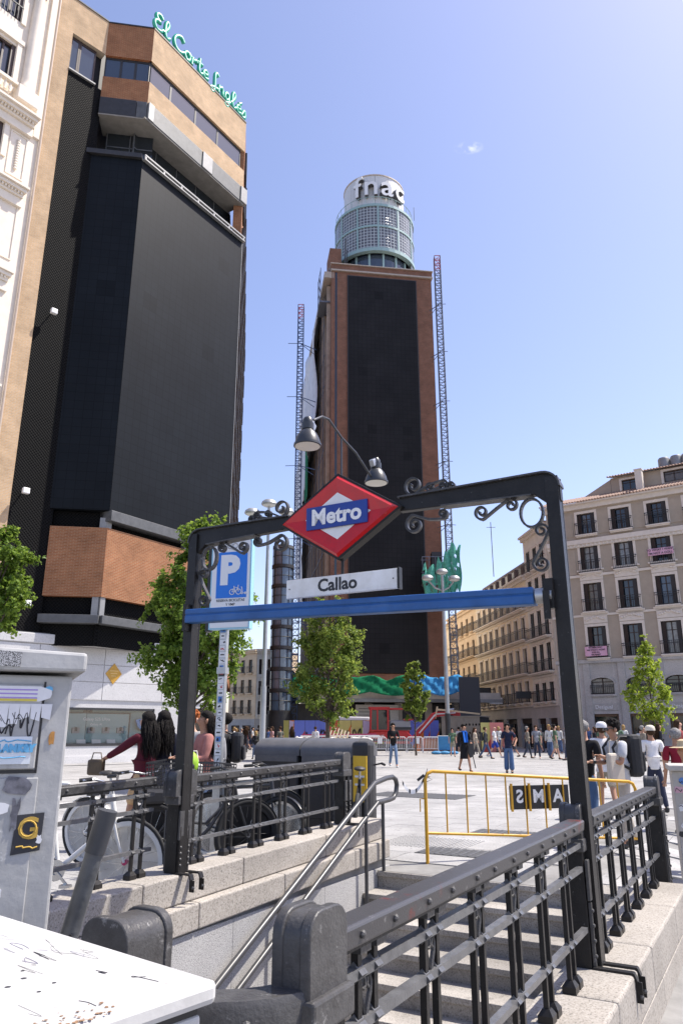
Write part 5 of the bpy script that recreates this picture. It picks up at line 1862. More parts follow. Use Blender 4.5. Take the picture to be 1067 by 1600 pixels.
S1 = (18.0, 63.0); S2 = (17.42, 68.8); S3 = (15.68, 86.0); S4 = (14.4, 99.0); S5 = (12.5, 118)
PALE = mat('pale pink stucco', (.74, .69, .60), .85, var=.08, scale=1.2)
YEL = mat('ochre stucco', (.76, .645, .48), .85, var=.08, scale=1)
YEL2 = mat('deep ochre stucco', (.68, .53, .36), .85, var=.1, scale=1)
SLATE = mat('brown roof cladding', (.12, .085, .07), .7, var=.2, scale=2)
street_house('narrow_house', 'narrow pale house with three columns of balconied windows beside the tan corner building', S2, S1, 19.1,
             [(15.6, 17.6, 'one'), (12.6, 14.8, 'one'), (9.4, 11.8, 'run'), (6.4, 8.8, 'run'), (3.9, 5.5, 'one')], 3, PALE, .95, roofm=TILE, ground=3.5, trim=TRIM, shut=True, margin=.3)
street_house('terrace_house', 'long ochre house with running iron balconies and dark dormered roof', S3, S2, 15.5,
             [(12.6, 14.5, 'run'), (9.7, 11.8, 'run'), (6.6, 8.9, 'run'), (4.0, 5.9, 'one')], 8, YEL, 1.0, roofm=SLATE, mans=17.6, ground=3.6, trim=TRIM, margin=.4)
street_house('terrace_house', 'deep ochre house farther down the street by the blue netting', S4, S3, 15.6,
             [(12.8, 14.6, 'one'), (9.9, 11.8, 'run'), (6.9, 8.9, 'run'), (4.0, 5.8, 'one')], 5, YEL2, 1.0, roofm=TILE, ground=3.6, trim=None, margin=.4)
street_house('terrace_house', 'last pale ochre house at the far end of the street', S5, S4, 15.0,
             [(12.4, 14.2, 'one'), (9.6, 11.5, 'one'), (6.8, 8.6, 'one'), (4.0, 5.8, 'one')], 5, YEL, 1.0, roofm=TILE, ground=3.6, trim=None, margin=.4)
# hanging shop signs on the street
for (P_, tt, zz, lab) in ((S2, 'Hostal', 4.6, 'small dark hanging shop sign on the narrow pale house'), ((16.6, 77), 'Tapas', 4.4, 'white hanging shop sign on the long ochre house'), ((16.2, 81), 'Hotel', 5.6, 'grey hanging shop sign on the long ochre house, the farther one')):
    t = thing('shop_sign', lab, 'sign', (P_[0] - .9, P_[1], zz))
    MB().box(-.7, .7, -.06, .06, -.32, .32).build('sign_board', DARKM if tt != 'Tapas' else WHITE, t)
    MB().box(.7, 1.0, -.03, .03, .1, .16).build('sign_arm', DARKM, t)
t = thing('roof_aerial', 'thin aerial mast standing on the dark dormered roof', 'aerial', (16.6, 79, 17.6))
MB().tube([(0, 0, 0), (0, 0, 6.2)], .045, 5).tube([(-.5, 0, 5.6), (.5, 0, 5.6)], .03, 4).build('aerial_mast', GREYM, t)

# ---- the alley between the store and the tower
AY = 112
street_house('alley_house', 'pale sunlit house with rows of balconies at the end of the dark alley', (-12.6, AY), (-8.4, AY), 13.0, [(9.6, 11.8, None), (6.6, 8.6, 'run'), (3.8, 5.7, 'run')], 6, PALE, .42, roofm=TILE, ground=3.2, margin=.2)
street_house('alley_house', 'older brown tiled house behind the pale one in the alley', (-17.5, AY + 6), (-12.9, AY + 2), 13.2, [(10, 12, 'one'), (7, 9, 'one'), (4, 6, 'one')], 3, YEL2, .8, roofm=TILE, ground=3.2)
# ------------------------------------------------------------------ trees
LEAF_D = leafmat('plane leaf', (.05, .105, .012), (.20, .30, .045), .45)
LEAF_M = leafmat('maple leaf', (.065, .12, .018), (.24, .31, .06), .45)
LEAF_L = leafmat('spring leaf', (.13, .21, .02), (.30, .38, .05), .5)
BARK = mat('bark', (.085, .065, .05), .9, var=.35, scale=12, bump=.5, bscale=30)


def crown(seed, blobs, n, size, trunk_c):
    rg = np.random.default_rng(seed)
    w = np.array([b[3] ** 2 for b in blobs]); w = w / w.sum()
    idx = rg.choice(len(blobs), n, p=w)
    C = np.array([b[:3] for b in blobs])[idx]
    Rr = np.array([b[3] for b in blobs])[idx]
    d = rg.normal(size=(n, 3)); d /= np.linalg.norm(d, axis=1)[:, None]
    # leaves sit along short twigs that fan out of every clump
    NT = 9
    tw = rg.normal(size=(len(blobs), NT, 3)); tw[..., 2] += .35
    tw /= np.linalg.norm(tw, axis=2)[..., None]
    tl = (.7 + 1.1 * rg.random((len(blobs), NT)))
    ti = rg.integers(0, NT, n)
    u = rg.random(n) ** .7
    P = C + tw[idx, ti] * (Rr * tl[idx, ti] * u)[:, None] + rg.normal(size=(n, 3)) * (Rr * .17)[:, None]
    d = P - C; d /= (np.linalg.norm(d, axis=1)[:, None] + 1e-6)
    # leaf frames
    nrm = d + rg.normal(size=(n, 3)) * .8 + np.array([0, 0, .5]); nrm /= np.linalg.norm(nrm, axis=1)[:, None]
    t = np.cross(nrm, rg.normal(size=(n, 3))); t /= np.linalg.norm(t, axis=1)[:, None]
    b = np.cross(nrm, t)
    s = size * (.6 + .8 * rg.random(n))[:, None]
    q = np.stack([P - t * s * .5, P + b * s * .33 + nrm * s * .10, P + t * s * .5 - nrm * s * .08, P - b * s * .33 + nrm * s * .10], axis=1)
    V = q.reshape(-1, 3)
    F = np.arange(4 * n).reshape(-1, 4)
    return V, F


def tree(name, label, base, height, crown_z0, rx, ry, seed, n, leaf, lmat, trunk_r=.09, lean=(0, 0), nblob=46, shape='oval'):
    t = thing(name, label, 'tree', base, 0)
    rg = random.Random(seed)
    H = height
    top = Vector((lean[0], lean[1], H))
    tr_ = [Vector((lean[0] * (k / 8) ** 2, lean[1] * (k / 8) ** 2, (H * .9) * k / 8)) + Vector((rg.uniform(-.03, .03), rg.uniform(-.03, .03), 0)) * (1 if k else 0) for k in range(9)]
    m = MB(); m.tube(tr_, [trunk_r * (1.25 if k == 0 else 1 - .85 * k / 9) for k in range(9)], 9)
    blobs = []
    ch = H - crown_z0
    for i in range(nblob):
        k = (i + .5) / nblob
        z = crown_z0 + ch * k
        # width profile: widest at 40 %
        if shape == 'oval': pr = math.sin(math.pi * min(1, (k * .90 + .07)) ** .88) ** .55
        else: pr = (1 - k ** 1.6) ** .9 * min(1, k * 3 + .3)
        a = i * 2.399 + rg.uniform(-.3, .3)
        rr = rg.uniform(.35, 1.0) * pr
        c = Vector((lean[0] * k ** 2 + rx * rr * .78 * math.cos(a), lean[1] * k ** 2 + ry * rr * .78 * math.sin(a), z + rg.uniform(-.05, .05) * ch))
        br = rg.uniform(.12, .27) * (rx + ry) / 2 * (.55 + .6 * pr)
        blobs.append((c.x, c.y, c.z, br))
        zt = max(crown_z0 * .85, z - rr * rx * .8 - .1)
        kk = min(.88, zt / H)
        st = Vector((lean[0] * kk ** 2, lean[1] * kk ** 2, zt))
        mid = (st + c) / 2 + Vector((0, 0, -.08 * rx))
        m.tube([st, mid, c], [trunk_r * .32, trunk_r * .22, trunk_r * .08], 5)
    o = m.build('trunk', BARK, t, smooth=60)
    V, F = crown(seed, blobs, n, leaf, None)
    me = bpy.data.meshes.new('crown')
    me.from_pydata(V.tolist(), [], F.tolist())
    me.materials.append(lmat)
    c = bpy.data.objects.new('crown', me); COL.objects.link(c); c.parent = t
    return t


p = at(3, 1142, 18); tree('plane_tree', 'leafy green street tree rising behind the grey graffiti cabinet in front of the marble base', (p.x - .62, 18, 0), 6.3, 3.9, .95, .95, 5, 12000, .105, LEAF_D, .1)
p = at(296, 1142, 20); tree('plane_tree', 'large dark green street tree behind the left arch post and the parking sign', (p.x, 20, 0), 6.9, 2.15, 1.7, 1.5, 11, 24000, .115, LEAF_D, .12, lean=(.1, 0), nblob=70)
p = at(512, 1142, 40); tree('maple_tree', 'round-crowned green tree on a thin trunk in front of the colourful hoarding', (p.x, 40, 0), 8.2, 2.2, 2.25, 2.0, 21, 14000, .165, LEAF_M, .13, lean=(.1, 0), nblob=60)
p = at(649, 1142, 48); tree('young_tree', 'small narrow young tree in front of the red excavator', (p.x, 48, 0), 5.6, 2.2, 1.15, 1.0, 31, 5000, .17, LEAF_M, .06, nblob=34)
p = at(1022, 1142, 40); tree('young_tree', 'bright yellow-green young tree in front of the tan corner building', (p.x, 40, 0), 6.2, 1.7, 1.6, 1.4, 41, 3600, .17, LEAF_L, .06, nblob=48, shape='vase')

# planter bench round the bright tree
p = at(1022, 1142, 39)
t = thing('tree_planter', 'low wooden seat round the foot of the bright young tree', 'planter', (p.x, 39.6, 0))
for k in range(4): MB().box(-1.6, 1.6, -.9 + k * .48, -.9 + k * .48 + .4, .36, .44).build('plank', mat('weathered wood', (.25, .19, .13), .8, var=.2) if k == 0 else bpy.data.materials['weathered wood'], t)
for x_ in (-1.4, 1.3): MB().box(x_, x_ + .12, -.8, .9, 0, .36).build('planter_leg', DARKM, t)

# ------------------------------------------------------------------ street lamps
POLEG = mat('lamp post grey', (.36, .37, .37), .45, .5, var=.1, scale=3)
LAMPD = mat('lamp diffuser', (.62, .62, .6), .3)


def street_lamp(label, x, y, h, r, arms, sc_=1.0, dark=False):
    t = thing('street_lamp', label, 'street lamp', (x, y, 0), 0, 'tall grey plaza lamps with mushroom heads')
    MB().tube([(0, 0, 0), (0, 0, h * .5), (0, 0, h)], [r, r * .9, r * .6], 12).build('pole', POLEG, t, smooth=60)
    MB().tube([(0, 0, 0), (0, 0, 2.6)], [r * 1.25, r * 1.2], 12).build('pole_base', DARKM if dark else POLEG, t, smooth=60)
    head = None
    for (dx, dz) in arms:
        if dx:
            MB().tube([(0, 0, h - .75 * sc_), (dx * .5, 0, h - .62 * sc_), (dx, 0, h + dz)], .045 * sc_, 6).build('lamp_arm', POLEG, t, smooth=60)
        hd = MB().lathe([(.05, .0), (.06, .02), (.30, .05), (.335, .1), (.30, .2), (.2, .28), (.06, .31), (.001, .315)], 18)
        h_ = hd.build('lamp_head', POLEG, t, (dx, 0, h + dz - .02), smooth=40)
        h_.scale = (sc_ * .86,) * 3
        MB().lathe([(.28, .045), (.2, .0), (.001, -.02)], 18).build('diffuser', LAMPD, h_, smooth=60)


p = at(421, 775, 20.5); street_lamp('tall three-headed grey lamp post behind the black bins and left scrolls of the arch', p.x, 20.5, p.z - .35, .066, [(0, .05), (-.48, -.22), (.5, -.2)], .8)
p = at(690, 886, 52); street_lamp('three-headed lamp post with dark foot standing behind the blue covered barrier', p.x, 52, p.z - .6, .16, [(0, .1), (-1.05, -.35), (.85, -.4)], 1.5, True)

# ------------------------------------------------------------------ bicycle parking sign on its stickered pole
SIGNW = mat('sign white', (.72, .73, .74), .35)
PBLUE = mat('parking blue', (.005, .16, .62), .35)
LBLUE = mat('pale blue edge', (.30, .55, .68), .4)
p = gp(335, 1342); PY = p.y
t = thing('parking_sign', 'white bicycle parking sign with a blue P panel on a stickered square pole', 'sign', (p.x, PY, 0), R(-16))
MB().box(-.048, .048, -.035, .035, 0, 3.6).build('pole', STEEL, t)
tl = at(338, 842, PY)
zt_, zb_ = at(370, 843, PY).z, at(370, 985, PY).z
xc = (at(332, 900, PY).x + at(402, 900, PY).x) / 2 - p.x
sb = MB()
w_, h_ = .56, zt_ - zb_
r_ = .06
prof = [(-w_ / 2, 0), (w_ / 2, 0)] + [(w_ / 2 - r_ + r_ * math.cos(R(a)), h_ - r_ + r_ * math.sin(R(a))) for a in range(0, 91, 15)] + [(-w_ / 2 + r_ - r_ * math.sin(R(a)), h_ - r_ + r_ * math.cos(R(a))) for a in range(0, 91, 15)]
bx_ = sb.prism(prof, -.06, .04).build('sign_box', LBLUE, t, (xc, -.04, zb_), fix=True)
fr_ = MB().prism([(x * .93, z * .965 + .02) for x, z in prof], -.066, -.058).build('sign_face', SIGNW, bx_, fix=True)
MB().box(-w_ / 2 - .05, -w_ / 2 + .0, -.05, .06, -.02, h_ + .0).build('side_rail', BLACK, bx_)
pz = h_ * .51 + .085
pb = MB()
pw = .42; ph = .60
pb.prism([(x * pw / w_, (z - h_ / 2) * ph / h_) for x, z in prof], -.070, -.066)
pbo = pb.build('blue_panel', PBLUE, bx_, (.015, 0, pz), fix=True)
text('P', .50, SIGNW, pbo, (-.035, -.0715, .045), off=.028, ext=.0015)


def ringtube(m, c, r, th, y=-.073):
    m.tube([(c[0] + r * math.cos(a), y, c[1] + r * math.sin(a)) for a in np.linspace(0, 2 * math.pi, 15)[:-1]], th, 4, closed=True)


m = MB()
for cx in (.015, .105): ringtube(m, (cx, -.225), .034, .005)
m.tube([(.015, -.073, -.225), (.045, -.073, -.165), (.095, -.073, -.175), (.105, -.073, -.225)], .005, 4)
m.tube([(.095, -.073, -.175), (.06, -.073, -.225), (.015, -.073, -.225)], .005, 4); m.tube([(.06, -.073, -.225), (.04, -.073, -.15)], .005, 4); m.tube([(.1, -.073, -.14), (.097, -.073, -.18)], .005, 4)
m.build('bicycle_symbol', SIGNW, pbo)
m = MB()
for cx in (.15, .198): ringtube(m, (cx, -.245), .011, .005)
m.tube([(.198, -.073, -.245), (.162, -.073, -.245), (.147, -.073, -.165), (.135, -.073, -.168)], .005, 4)
m.build('scooter_symbol', SIGNW, pbo)
text('RESERVA BICICLETAS', .046, BLACK, bx_, (.01, -.067, pz - ph / 2 - .032), off=.0006, ext=.001, sx=.9)
text('Y VMP', .046, BLACK, bx_, (.01, -.067, pz - ph / 2 - .085), off=.0006, ext=.001)
m = MB(); ringtube(m, (-.02, h_ * .90), .035, .008, -.068); ringtube(m, (.05, h_ * .90), .033, .008, -.068); m.tube([(-.02, -.068, h_ * .90 - .03), (.05, -.068, h_ * .9 - .06)], .008, 4)
m.build('grey_scrawl', mat('scrawl grey', (.4, .4, .4), .6), bx_)
STK = [mat('sticker ' + n, c, .45) for n, c in (('white', (.7, .7, .7)), ('red', (.5, .06, .06)), ('yellow', (.6, .5, .08)), ('black', (.03, .03, .03)), ('blue', (.08, .2, .5)), ('pink', (.6, .35, .4)))]
rs = random.Random(4)
for k in range(26):
    z = .95 + k * .078
    w = rs.uniform(.05, .09); h = rs.uniform(.05, .075)
    s_ = MB().box(-w / 2, w / 2, -.0375, -.0352, -h / 2, h / 2).build('sticker', STK[rs.choice([0, 0, 0, 0, 0, 0, 0, 3, 2, 4])], t, (rs.uniform(-.004, .004), 0, z))
    m = MB()
    if k % 3 == 0: m.box(-w * .3, w * .3, -.039, -.0375, -h * .12, h * .12)
    else:
        pts = [(rs.uniform(-.38, .38) * w, rs.uniform(-.36, .36) * h) for q in range(6)]
        m.tube([(q.x, -.038, q.z) for q in scroll_path(pts, 3)], .004, 4)
    m.build('sticker_print', STK[rs.choice([3, 3, 3, 1])], s_)
MB().box(-.06, .06, -.05, .05, 2.12, 2.2).build('bracket', STEEL, t)

# ------------------------------------------------------------------ black street bins and yellow kiosk end
BINM = mat('bin plastic', (.022, .022, .024), .5, var=.2, scale=4, bump=.08, bscale=40)
BINL = mat('bin lid grey', (.10, .10, .105), .42, var=.15, scale=5)
pc = [at(398, 1160, 10.9), at(470, 1162, 11.1), at(556, 1170, 10.6)]
for k in range(2):
    a, b = (at(397, 1200, 11.3), at(468, 1200, 10.9)) if k == 0 else (at(470, 1200, 10.85), at(552, 1200, 10.45))
    an = math.atan2(b.y - a.y, b.x - a.x); L_ = math.hypot(b.x - a.x, b.y - a.y) - .02
    t = thing('street_bin', 'black street container with grey domed lid, next to the parking sign pole' if k == 0 else 'black street container with grey domed lid, next to the yellow kiosk end', 'bin', (a.x, a.y, 0), an, 'pair of black containers behind the railing')
    MB().box(.0, L_, 0, .75, .06, 1.1).build('bin_body', BINM, t, bevel=.03)
    lid = MB()
    prof = [(0, 1.1), (0, 1.17)] + [(.375 - .375 * math.cos(R(q)), 1.17 + .17 * math.sin(R(q))) for q in range(15, 180, 15)] + [(.75, 1.17), (.75, 1.1)]
    vs = [(-.01, y_, z_) for y_, z_ in prof] + [(L_ + .01, y_, z_) for y_, z_ in prof]
    n = len(prof)
    lid.add(vs, [tuple(range(n)), tuple(range(2 * n - 1, n - 1, -1))] + [(i, n + i, n + (i + 1) % n, (i + 1) % n) for i in range(n)])
    lid.build('lid', BINL, t, smooth=40, fix=True)
    MB().box(.02, L_ - .02, -.015, 0, 1.02, 1.1).build('rim', BINL, t)
    MB().box(L_ * .2, L_ * .8, -.012, .0, .3, .8).build('front_panel', BINM, t, bevel=.01)
YELP = mat('kiosk yellow', (.68, .42, .03), .4, var=.05)
a = at(552, 1200, 10.35); b = at(577, 1200, 10.2)
t = thing('advert_totem', 'black framed yellow advert panel standing at the end of the black bins', 'totem', (a.x, a.y, 0), math.atan2(b.y - a.y, b.x - a.x))
MB().box(-.03, .25, -.02, .16, 0, 1.30).build('totem_body', BINM, t, bevel=.05)
MB().box(.02, .235, -.035, -.021, .55, 1.12).build('yellow_panel', YELP, t)
for z_ in (.95, .85, .75): MB().box(.05, .2, -.04, -.035, z_, z_ + .025).build('printed_line', STK[0], t)

# ------------------------------------------------------------------ cabinets near the camera
CABG = mat('cabinet grey paint', (.44, .44, .43), .55, rgb2=(.31, .31, .305), scale=5, detail=8, bump=.1, bscale=25)
CABW = mat('cabinet white paint', (.56, .555, .54), .5, rgb2=(.44, .435, .42), scale=9, detail=10, bump=.06, bscale=30)
wear(CABG, (.62, .62, .61), 7, .60, .64, .9)
wear(CABG, (.10, .10, .10), 9, .60, .72, .8, (1, 1, .35))
wear(CABG, (.28, .17, .09), 13, .66, .72, .7)
wear(CABW, (.30, .27, .24), 16, .61, .70, .7)
wear(CABW, (.45, .43, .40), 2.6, .52, .75, .5)
TORN = mat('torn paper', (.70, .70, .71), .8, var=.06, scale=20)
BROWN = mat('rust stain', (.22, .13, .07), .8, var=.4, scale=30)
INK = mat('ink', (.03, .03, .035), .6)
CYAN = mat('spray cyan', (.12, .38, .62), .6)
GOLD = mat('gold print', (.50, .33, .08), .8, spec=.1)


def irregular(m, cx, cz, w, h, y, seed, n=11, rough_=.25):
    r = random.Random(seed)
    pts = []
    for k in range(n):
        a = 2 * math.pi * k / n
        q = 1 - r.random() * rough_
        ca, sa = math.cos(a), math.sin(a)
        s = 1 / max(abs(ca), abs(sa), .55)
        pts.append((cx + w / 2 * ca * q * s * .95, cz + h / 2 * sa * q * s * .95))
    m.prism(pts, y - .0012, y)


def scrawl(m, x, z, w, h, y, seed, n=9, th=.004):
    r = random.Random(seed)
    pts = [(x + w * (k / (n - 1) - .5) + r.uniform(-.08, .08) * w, z + r.uniform(-.5, .5) * h) for k in range(n)]
    m.tube([(q.x, y + q.y * 0, q.z) for q in scroll_path(pts, 4)], th, 4)


# grey graffiti cabinet: its wide face looks at the camera, turned a little
fz = 1.62
c0 = at(120, 1060, 2.42); 
cab = thing('utility_cabinet', 'tall grey utility cabinet covered with torn posters, stickers and graffiti', 'cabinet', (c0.x - .012, c0.y, .05), R(24))
# local x runs towards the left (negative) from the near right edge
MB().box(-1.1, 0, 0, .42, 0, 1.55).build('cabinet_body', CABG, cab, bevel=.008)
MB().add([(-1.14, -.05, 1.56), (.035, -.05, 1.56), (.035, .47, 1.56), (-1.14, .47, 1.56), (-1.14, -.05, 1.66), (.035, -.05, 1.62), (.035, .47, 1.62), (-1.14, .47, 1.66)],
         [(0, 3, 2, 1), (4, 5, 6, 7), (0, 1, 5, 4), (1, 2, 6, 5), (2, 3, 7, 6), (3, 0, 4, 7)]).build('cabinet_roof', CABG, cab, bevel=.01)
door = MB().box(-1.05, -.085, -.012, .0, 1.27, 1.52).build('door', CABG, cab, bevel=.004)
m = MB(); m.box(-1.05, -.08, -.003, .001, 1.258, 1.268); m.box(-.083, -.077, -.003, .001, 1.258, 1.53); m.build('door_gap', BLACK, door)
MB().lathe([(.03, 0), (.03, .012), (.02, .016), (.001, .017)], 14).build('lock', STEEL, door, (-.235, -.012, 1.345), (R(90), 0, 0), smooth=40)
MB().lathe([(.012, 0), (.012, .008), (.001, .009)], 10).build('lock_core', BLACK, door, (-.235, -.028, 1.345), (R(90), 0, 0))
MB().box(-1.05, -.07, -.006, 0, .06, 1.245).build('lower_panel', CABG, cab, bevel=.004)
yf = -.0135
m = MB(); irregular(m, -.17, 1.492, .24, .05, yf, 3, 13, .06); po = m.build('poster', TORN, cab)
m = MB()
for k in range(3): m.box(-.24 + .01 * k, -.10, -.0160, -.0148, 1.502 - k * .012, 1.506 - k * .012)
m.build('printed_line', mat('poster print', (.35, .25, .6), .7), po)
MB().box(-.22, -.10, -.0160, -.0148, 1.470, 1.477).build('printed_line', STK[2], po)
m = MB()
rr = random.Random(8)
for k in range(9):
    x_ = -.33 + k * .031
    hh = rr.uniform(.04, .085)
    m.prism([(x_, 1.462 - hh), (x_ + .026, 1.462 - hh + rr.uniform(-.015, .015)), (x_ + .029, 1.462), (x_ - .002, 1.462)], yf - .0012, yf)
m.build('torn_poster_strip', TORN, cab)
for k, (x_, z_, w, h, s) in enumerate(((-.21, 1.57, .0, .0, 1), (-.235, 1.20, .07, .045, 2), (-.17, 1.16, .06, .04, 4), (-.235, 1.04, .07, .08, 5), (-.13, 1.225, .04, .025, 6), (-.23, .96, .07, .06, 7), (-.05, 1.07, .02, .03, 8), (-.16, .93, .06, .04, 9), (-.25, 1.13, .05, .04, 11))):
    if w == 0: continue
    m = MB(); irregular(m, x_, z_, w, h, -.0075, s, 12, .45); m.build('torn_paper', TORN, cab)
m = MB(); irregular(m, -.13, 1.225, .10, .06, -.0085, 21, 12, .4); irregular(m, -.125, 1.14, .03, .11, -.0088, 22, 14, .5); m.build('dark_smear', mat('dark smear', (.12, .12, .14), .7, var=.4, scale=40), cab)
for k in range(7):
    m = MB(); scrawl(m, -.235 + .019 * k, 1.40, .045, .075, yf, 50 + k, 6, .0022)
    m.build('graffiti_stroke', INK, cab)
m = MB(); m.box(-.205, -.10, -.0155, -.0125, 1.285, 1.365); st_o = m.build('sticker', mat('sticker pale', (.62, .66, .70), .5), cab)
gt = text('KLANKEY', .028, CYAN, st_o, (-.152, -.0168, 1.33), off=.003, ext=.0012)
m = MB(); scrawl(m, -.152, 1.303, .085, .008, -.0165, 77, 8, .0018); scrawl(m, -.152, 1.353, .09, .008, -.0165, 78, 8, .0018); m.build('graffiti_stroke', CYAN, st_o)
m = MB(); m.prism([(-.125, 1.03), (-.045, 1.04), (-.042, 1.145), (-.12, 1.14)], -.0085, -.0065); gs = m.build('sticker', INK, cab)
text('G', .085, GOLD, gs, (-.083, -.0094, 1.10), off=.0015, ext=.001)
m = MB(); ringtube(m, (-.083, 1.102), .022, .003, -.0095); scrawl(m, -.083, 1.05, .06, .008, -.0095, 5, 8, .0022); m.build('printed_ornament', GOLD, gs)
m = MB(); m.prism([(-.235, 1.572), (-.16, 1.57), (-.158, 1.615), (-.233, 1.62)], -.0525, -.0505)
cs_ = m.build('sticker', mat('speckled print', (.5, .5, .5), .7, rgb2=(.05, .05, .05), scale=320, detail=0), cab)
m = MB(); irregular(m, -.045, 1.36, .018, .05, -.0015, 31, 9, .4); m.build('orange_stain', mat('orange stain', (.42, .2, .05), .7, var=.3, scale=40), cab)
m = MB()
for k, (x_, z_) in enumerate(((-.07, 1.505), (-.1, 1.43), (-.24, 1.52))): irregular(m, x_, z_, .035, .03, yf + .0003, 60 + k, 9, .5)
m.build('blue_remnant', CYAN, cab)
MB().box(-.9, -.05, -.04, .4, -.12, 0).build('plinth', STONE, cab)

# white foreground cabinet, very near the camera
zt = 1.0
pa = at(67, 1447, 1.9); pb_ = at(342, 1530, 1.52)
an = math.atan2(pb_.y - pa.y, pb_.x - pa.x)
Lw = math.hypot(pb_.x - pa.x, pb_.y - pa.y)
wc = thing('utility_cabinet', 'low white metal cabinet with scribbled, rust-marked lid nearest the camera', 'cabinet', (pb_.x, pb_.y, -.1), an)
m = MB()
m.add([(-Lw - .25, 0, 1.06), (0, 0, 1.06), (0, -.62, 1.06), (-Lw - .25, -.62, 1.06), (-Lw - .25, 0, 1.10), (0, 0, 1.10), (0, -.62, 1.10), (-Lw - .25, -.62, 1.10)][0:8],
      [(0, 1, 2, 3), (7, 6, 5, 4), (0, 4, 5, 1), (1, 5, 6, 2), (2, 6, 7, 3), (3, 7, 4, 0)])
m.build('lid', CABW, wc, bevel=.012, fix=True)
MB().box(-Lw - .23, -.02, -.6, -.02, 0, 1.045).build('cabinet_body', CABW, wc, bevel=.006)
MB().box(-Lw - .22, -.025, -.59, -.025, 1.045, 1.061).build('lid_gap', BLACK, wc)
r = random.Random(12)
for k in range(24):
    m = MB()
    x_, y_ = (r.uniform(-Lw + .0, -.06), r.uniform(-.42, -.05)) if k % 2 else (-.34 + r.gauss(0, .09), -.13 + r.gauss(0, .05))
    y_ = min(-.03, y_)
    pts = scroll_path([(x_ + r.uniform(-.05, .05), r.uniform(-.012, .012)) for q in range(4)], 4)
    m.tube([(q.x, y_ + q.z, 1.1005) for q in pts], .00025 if k % 3 else .0006, 4)
    m.build('scribble', INK if k % 4 else mat('faint ink', (.3, .28, .35), .7) if k == 0 else bpy.data.materials['faint ink'], wc)
for k in range(5):
    MB().lathe([(.004 + .002 * (k % 2), 1.1), (.004, 1.1006), (.001, 1.1006)], 7, (-.32 + .031 * ((k * 7) % 5) + .004 * k, -.20 - .021 * ((k * 3) % 4), 0)).build('ink_dot', INK, wc)
m = MB()
for k in range(8):
    x_ = -.005; y_ = -.22 - .03 * k + r.uniform(-.01, .01)
    for q in range(16):
        cx_, cy_ = -.006 - .07 * r.random() ** 2, y_ + r.uniform(-.02, .02)
        rr_ = r.uniform(.0005, .0032)
        n_ = 8
        m.add([(cx_ + rr_ * (1 + .5 * r.random()) * math.cos(6.283 * i / n_), cy_ + rr_ * (1 + .5 * r.random()) * math.sin(6.283 * i / n_), 1.1005 + .0001 * q) for i in range(n_)], [tuple(range(n_))])
m.build('rust_mark', BROWN, wc)
m = MB(); m.box(-.0195, -.0175, -.32, -.18, .75, .98); 
bs_ = MB().box(-.0205, -.0188, -.17, -.07, .93, .975).build('sticker', STK[3], wc)
MB().box(-.0195, -.0175, -.33, -.2, .8, .97).build('torn_paper', TORN, wc)

# leaning grey pipe post between cabinet and railing
p0 = at(106, 1470, 2.6); p1_ = at(167, 1272, 2.6)
t = thing('pipe_post', 'grey pipe post leaning beside the graffiti cabinet, in front of the white bicycle', 'post', (p0.x, p0.y, 0))
b0 = Vector(p0) + (Vector(p0) - Vector(p1_)) * 1.1
MB().tube([Vector(b0) - Vector((p0.x, p0.y, 0)), Vector(p1_) - Vector((p0.x, p0.y, 0))], .029, 14).build('pipe', mat('dull pipe paint', (.10, .105, .11), .45, var=.25, scale=15, bump=.1), t, smooth=60)
e_ = (Vector(p1_) - Vector(p0)).normalized()
q0 = Vector(p1_) - e_ * .12 - Vector((p0.x, p0.y, 0)); MB().tube([q0, Vector(p1_) + e_ * .012 - Vector((p0.x, p0.y, 0))], .033, 14).build('pipe_cap', mat('pipe cap paint', (.055, .058, .065), .45, var=.2), t, smooth=60)
MB().lathe([(.006, 0), (.006, .004), (.001, .004)], 8).build('rivet', BLACK, t, Vector(p0) + e_ * .02 + Vector((.012, -.028, 0)) - Vector((p0.x, p0.y, 0)), (R(90), 0, 0))

# stickered cream cabinet at the right edge
a = at(1048, 1200, 7.6)
t = thing('utility_cabinet', 'cream stickered cabinet partly in view beyond the railing end post', 'cabinet', (a.x, a.y, -.22), R(-20))
CABC = mat('cabinet cream paint', (.50, .47, .42), .6, rgb2=(.38, .35, .31), scale=6, detail=8)
MB().box(0, .7, 0, .5, 0, 1.28).build('cabinet_body', CABC, t, bevel=.01)
MB().box(-.03, .73, -.04, .53, 1.28, 1.335).build('lid', CABC, t, bevel=.01)
r = random.Random(3)
for k in range(9):
    x_, z_ = r.uniform(.03, .2), .55 + .08 * k
    m = MB(); irregular(m, x_, z_, r.uniform(.06, .1), r.uniform(.05, .08), -.001, k, 9, .3); m.build('sticker', STK[[4, 0, 3, 0, 4, 0, 3, 5, 4][k]], t)
    m = MB(); scrawl(m, x_, z_, .06, .04, -.003, k + 30, 6, .003); m.build('graffiti_stroke', INK, t)

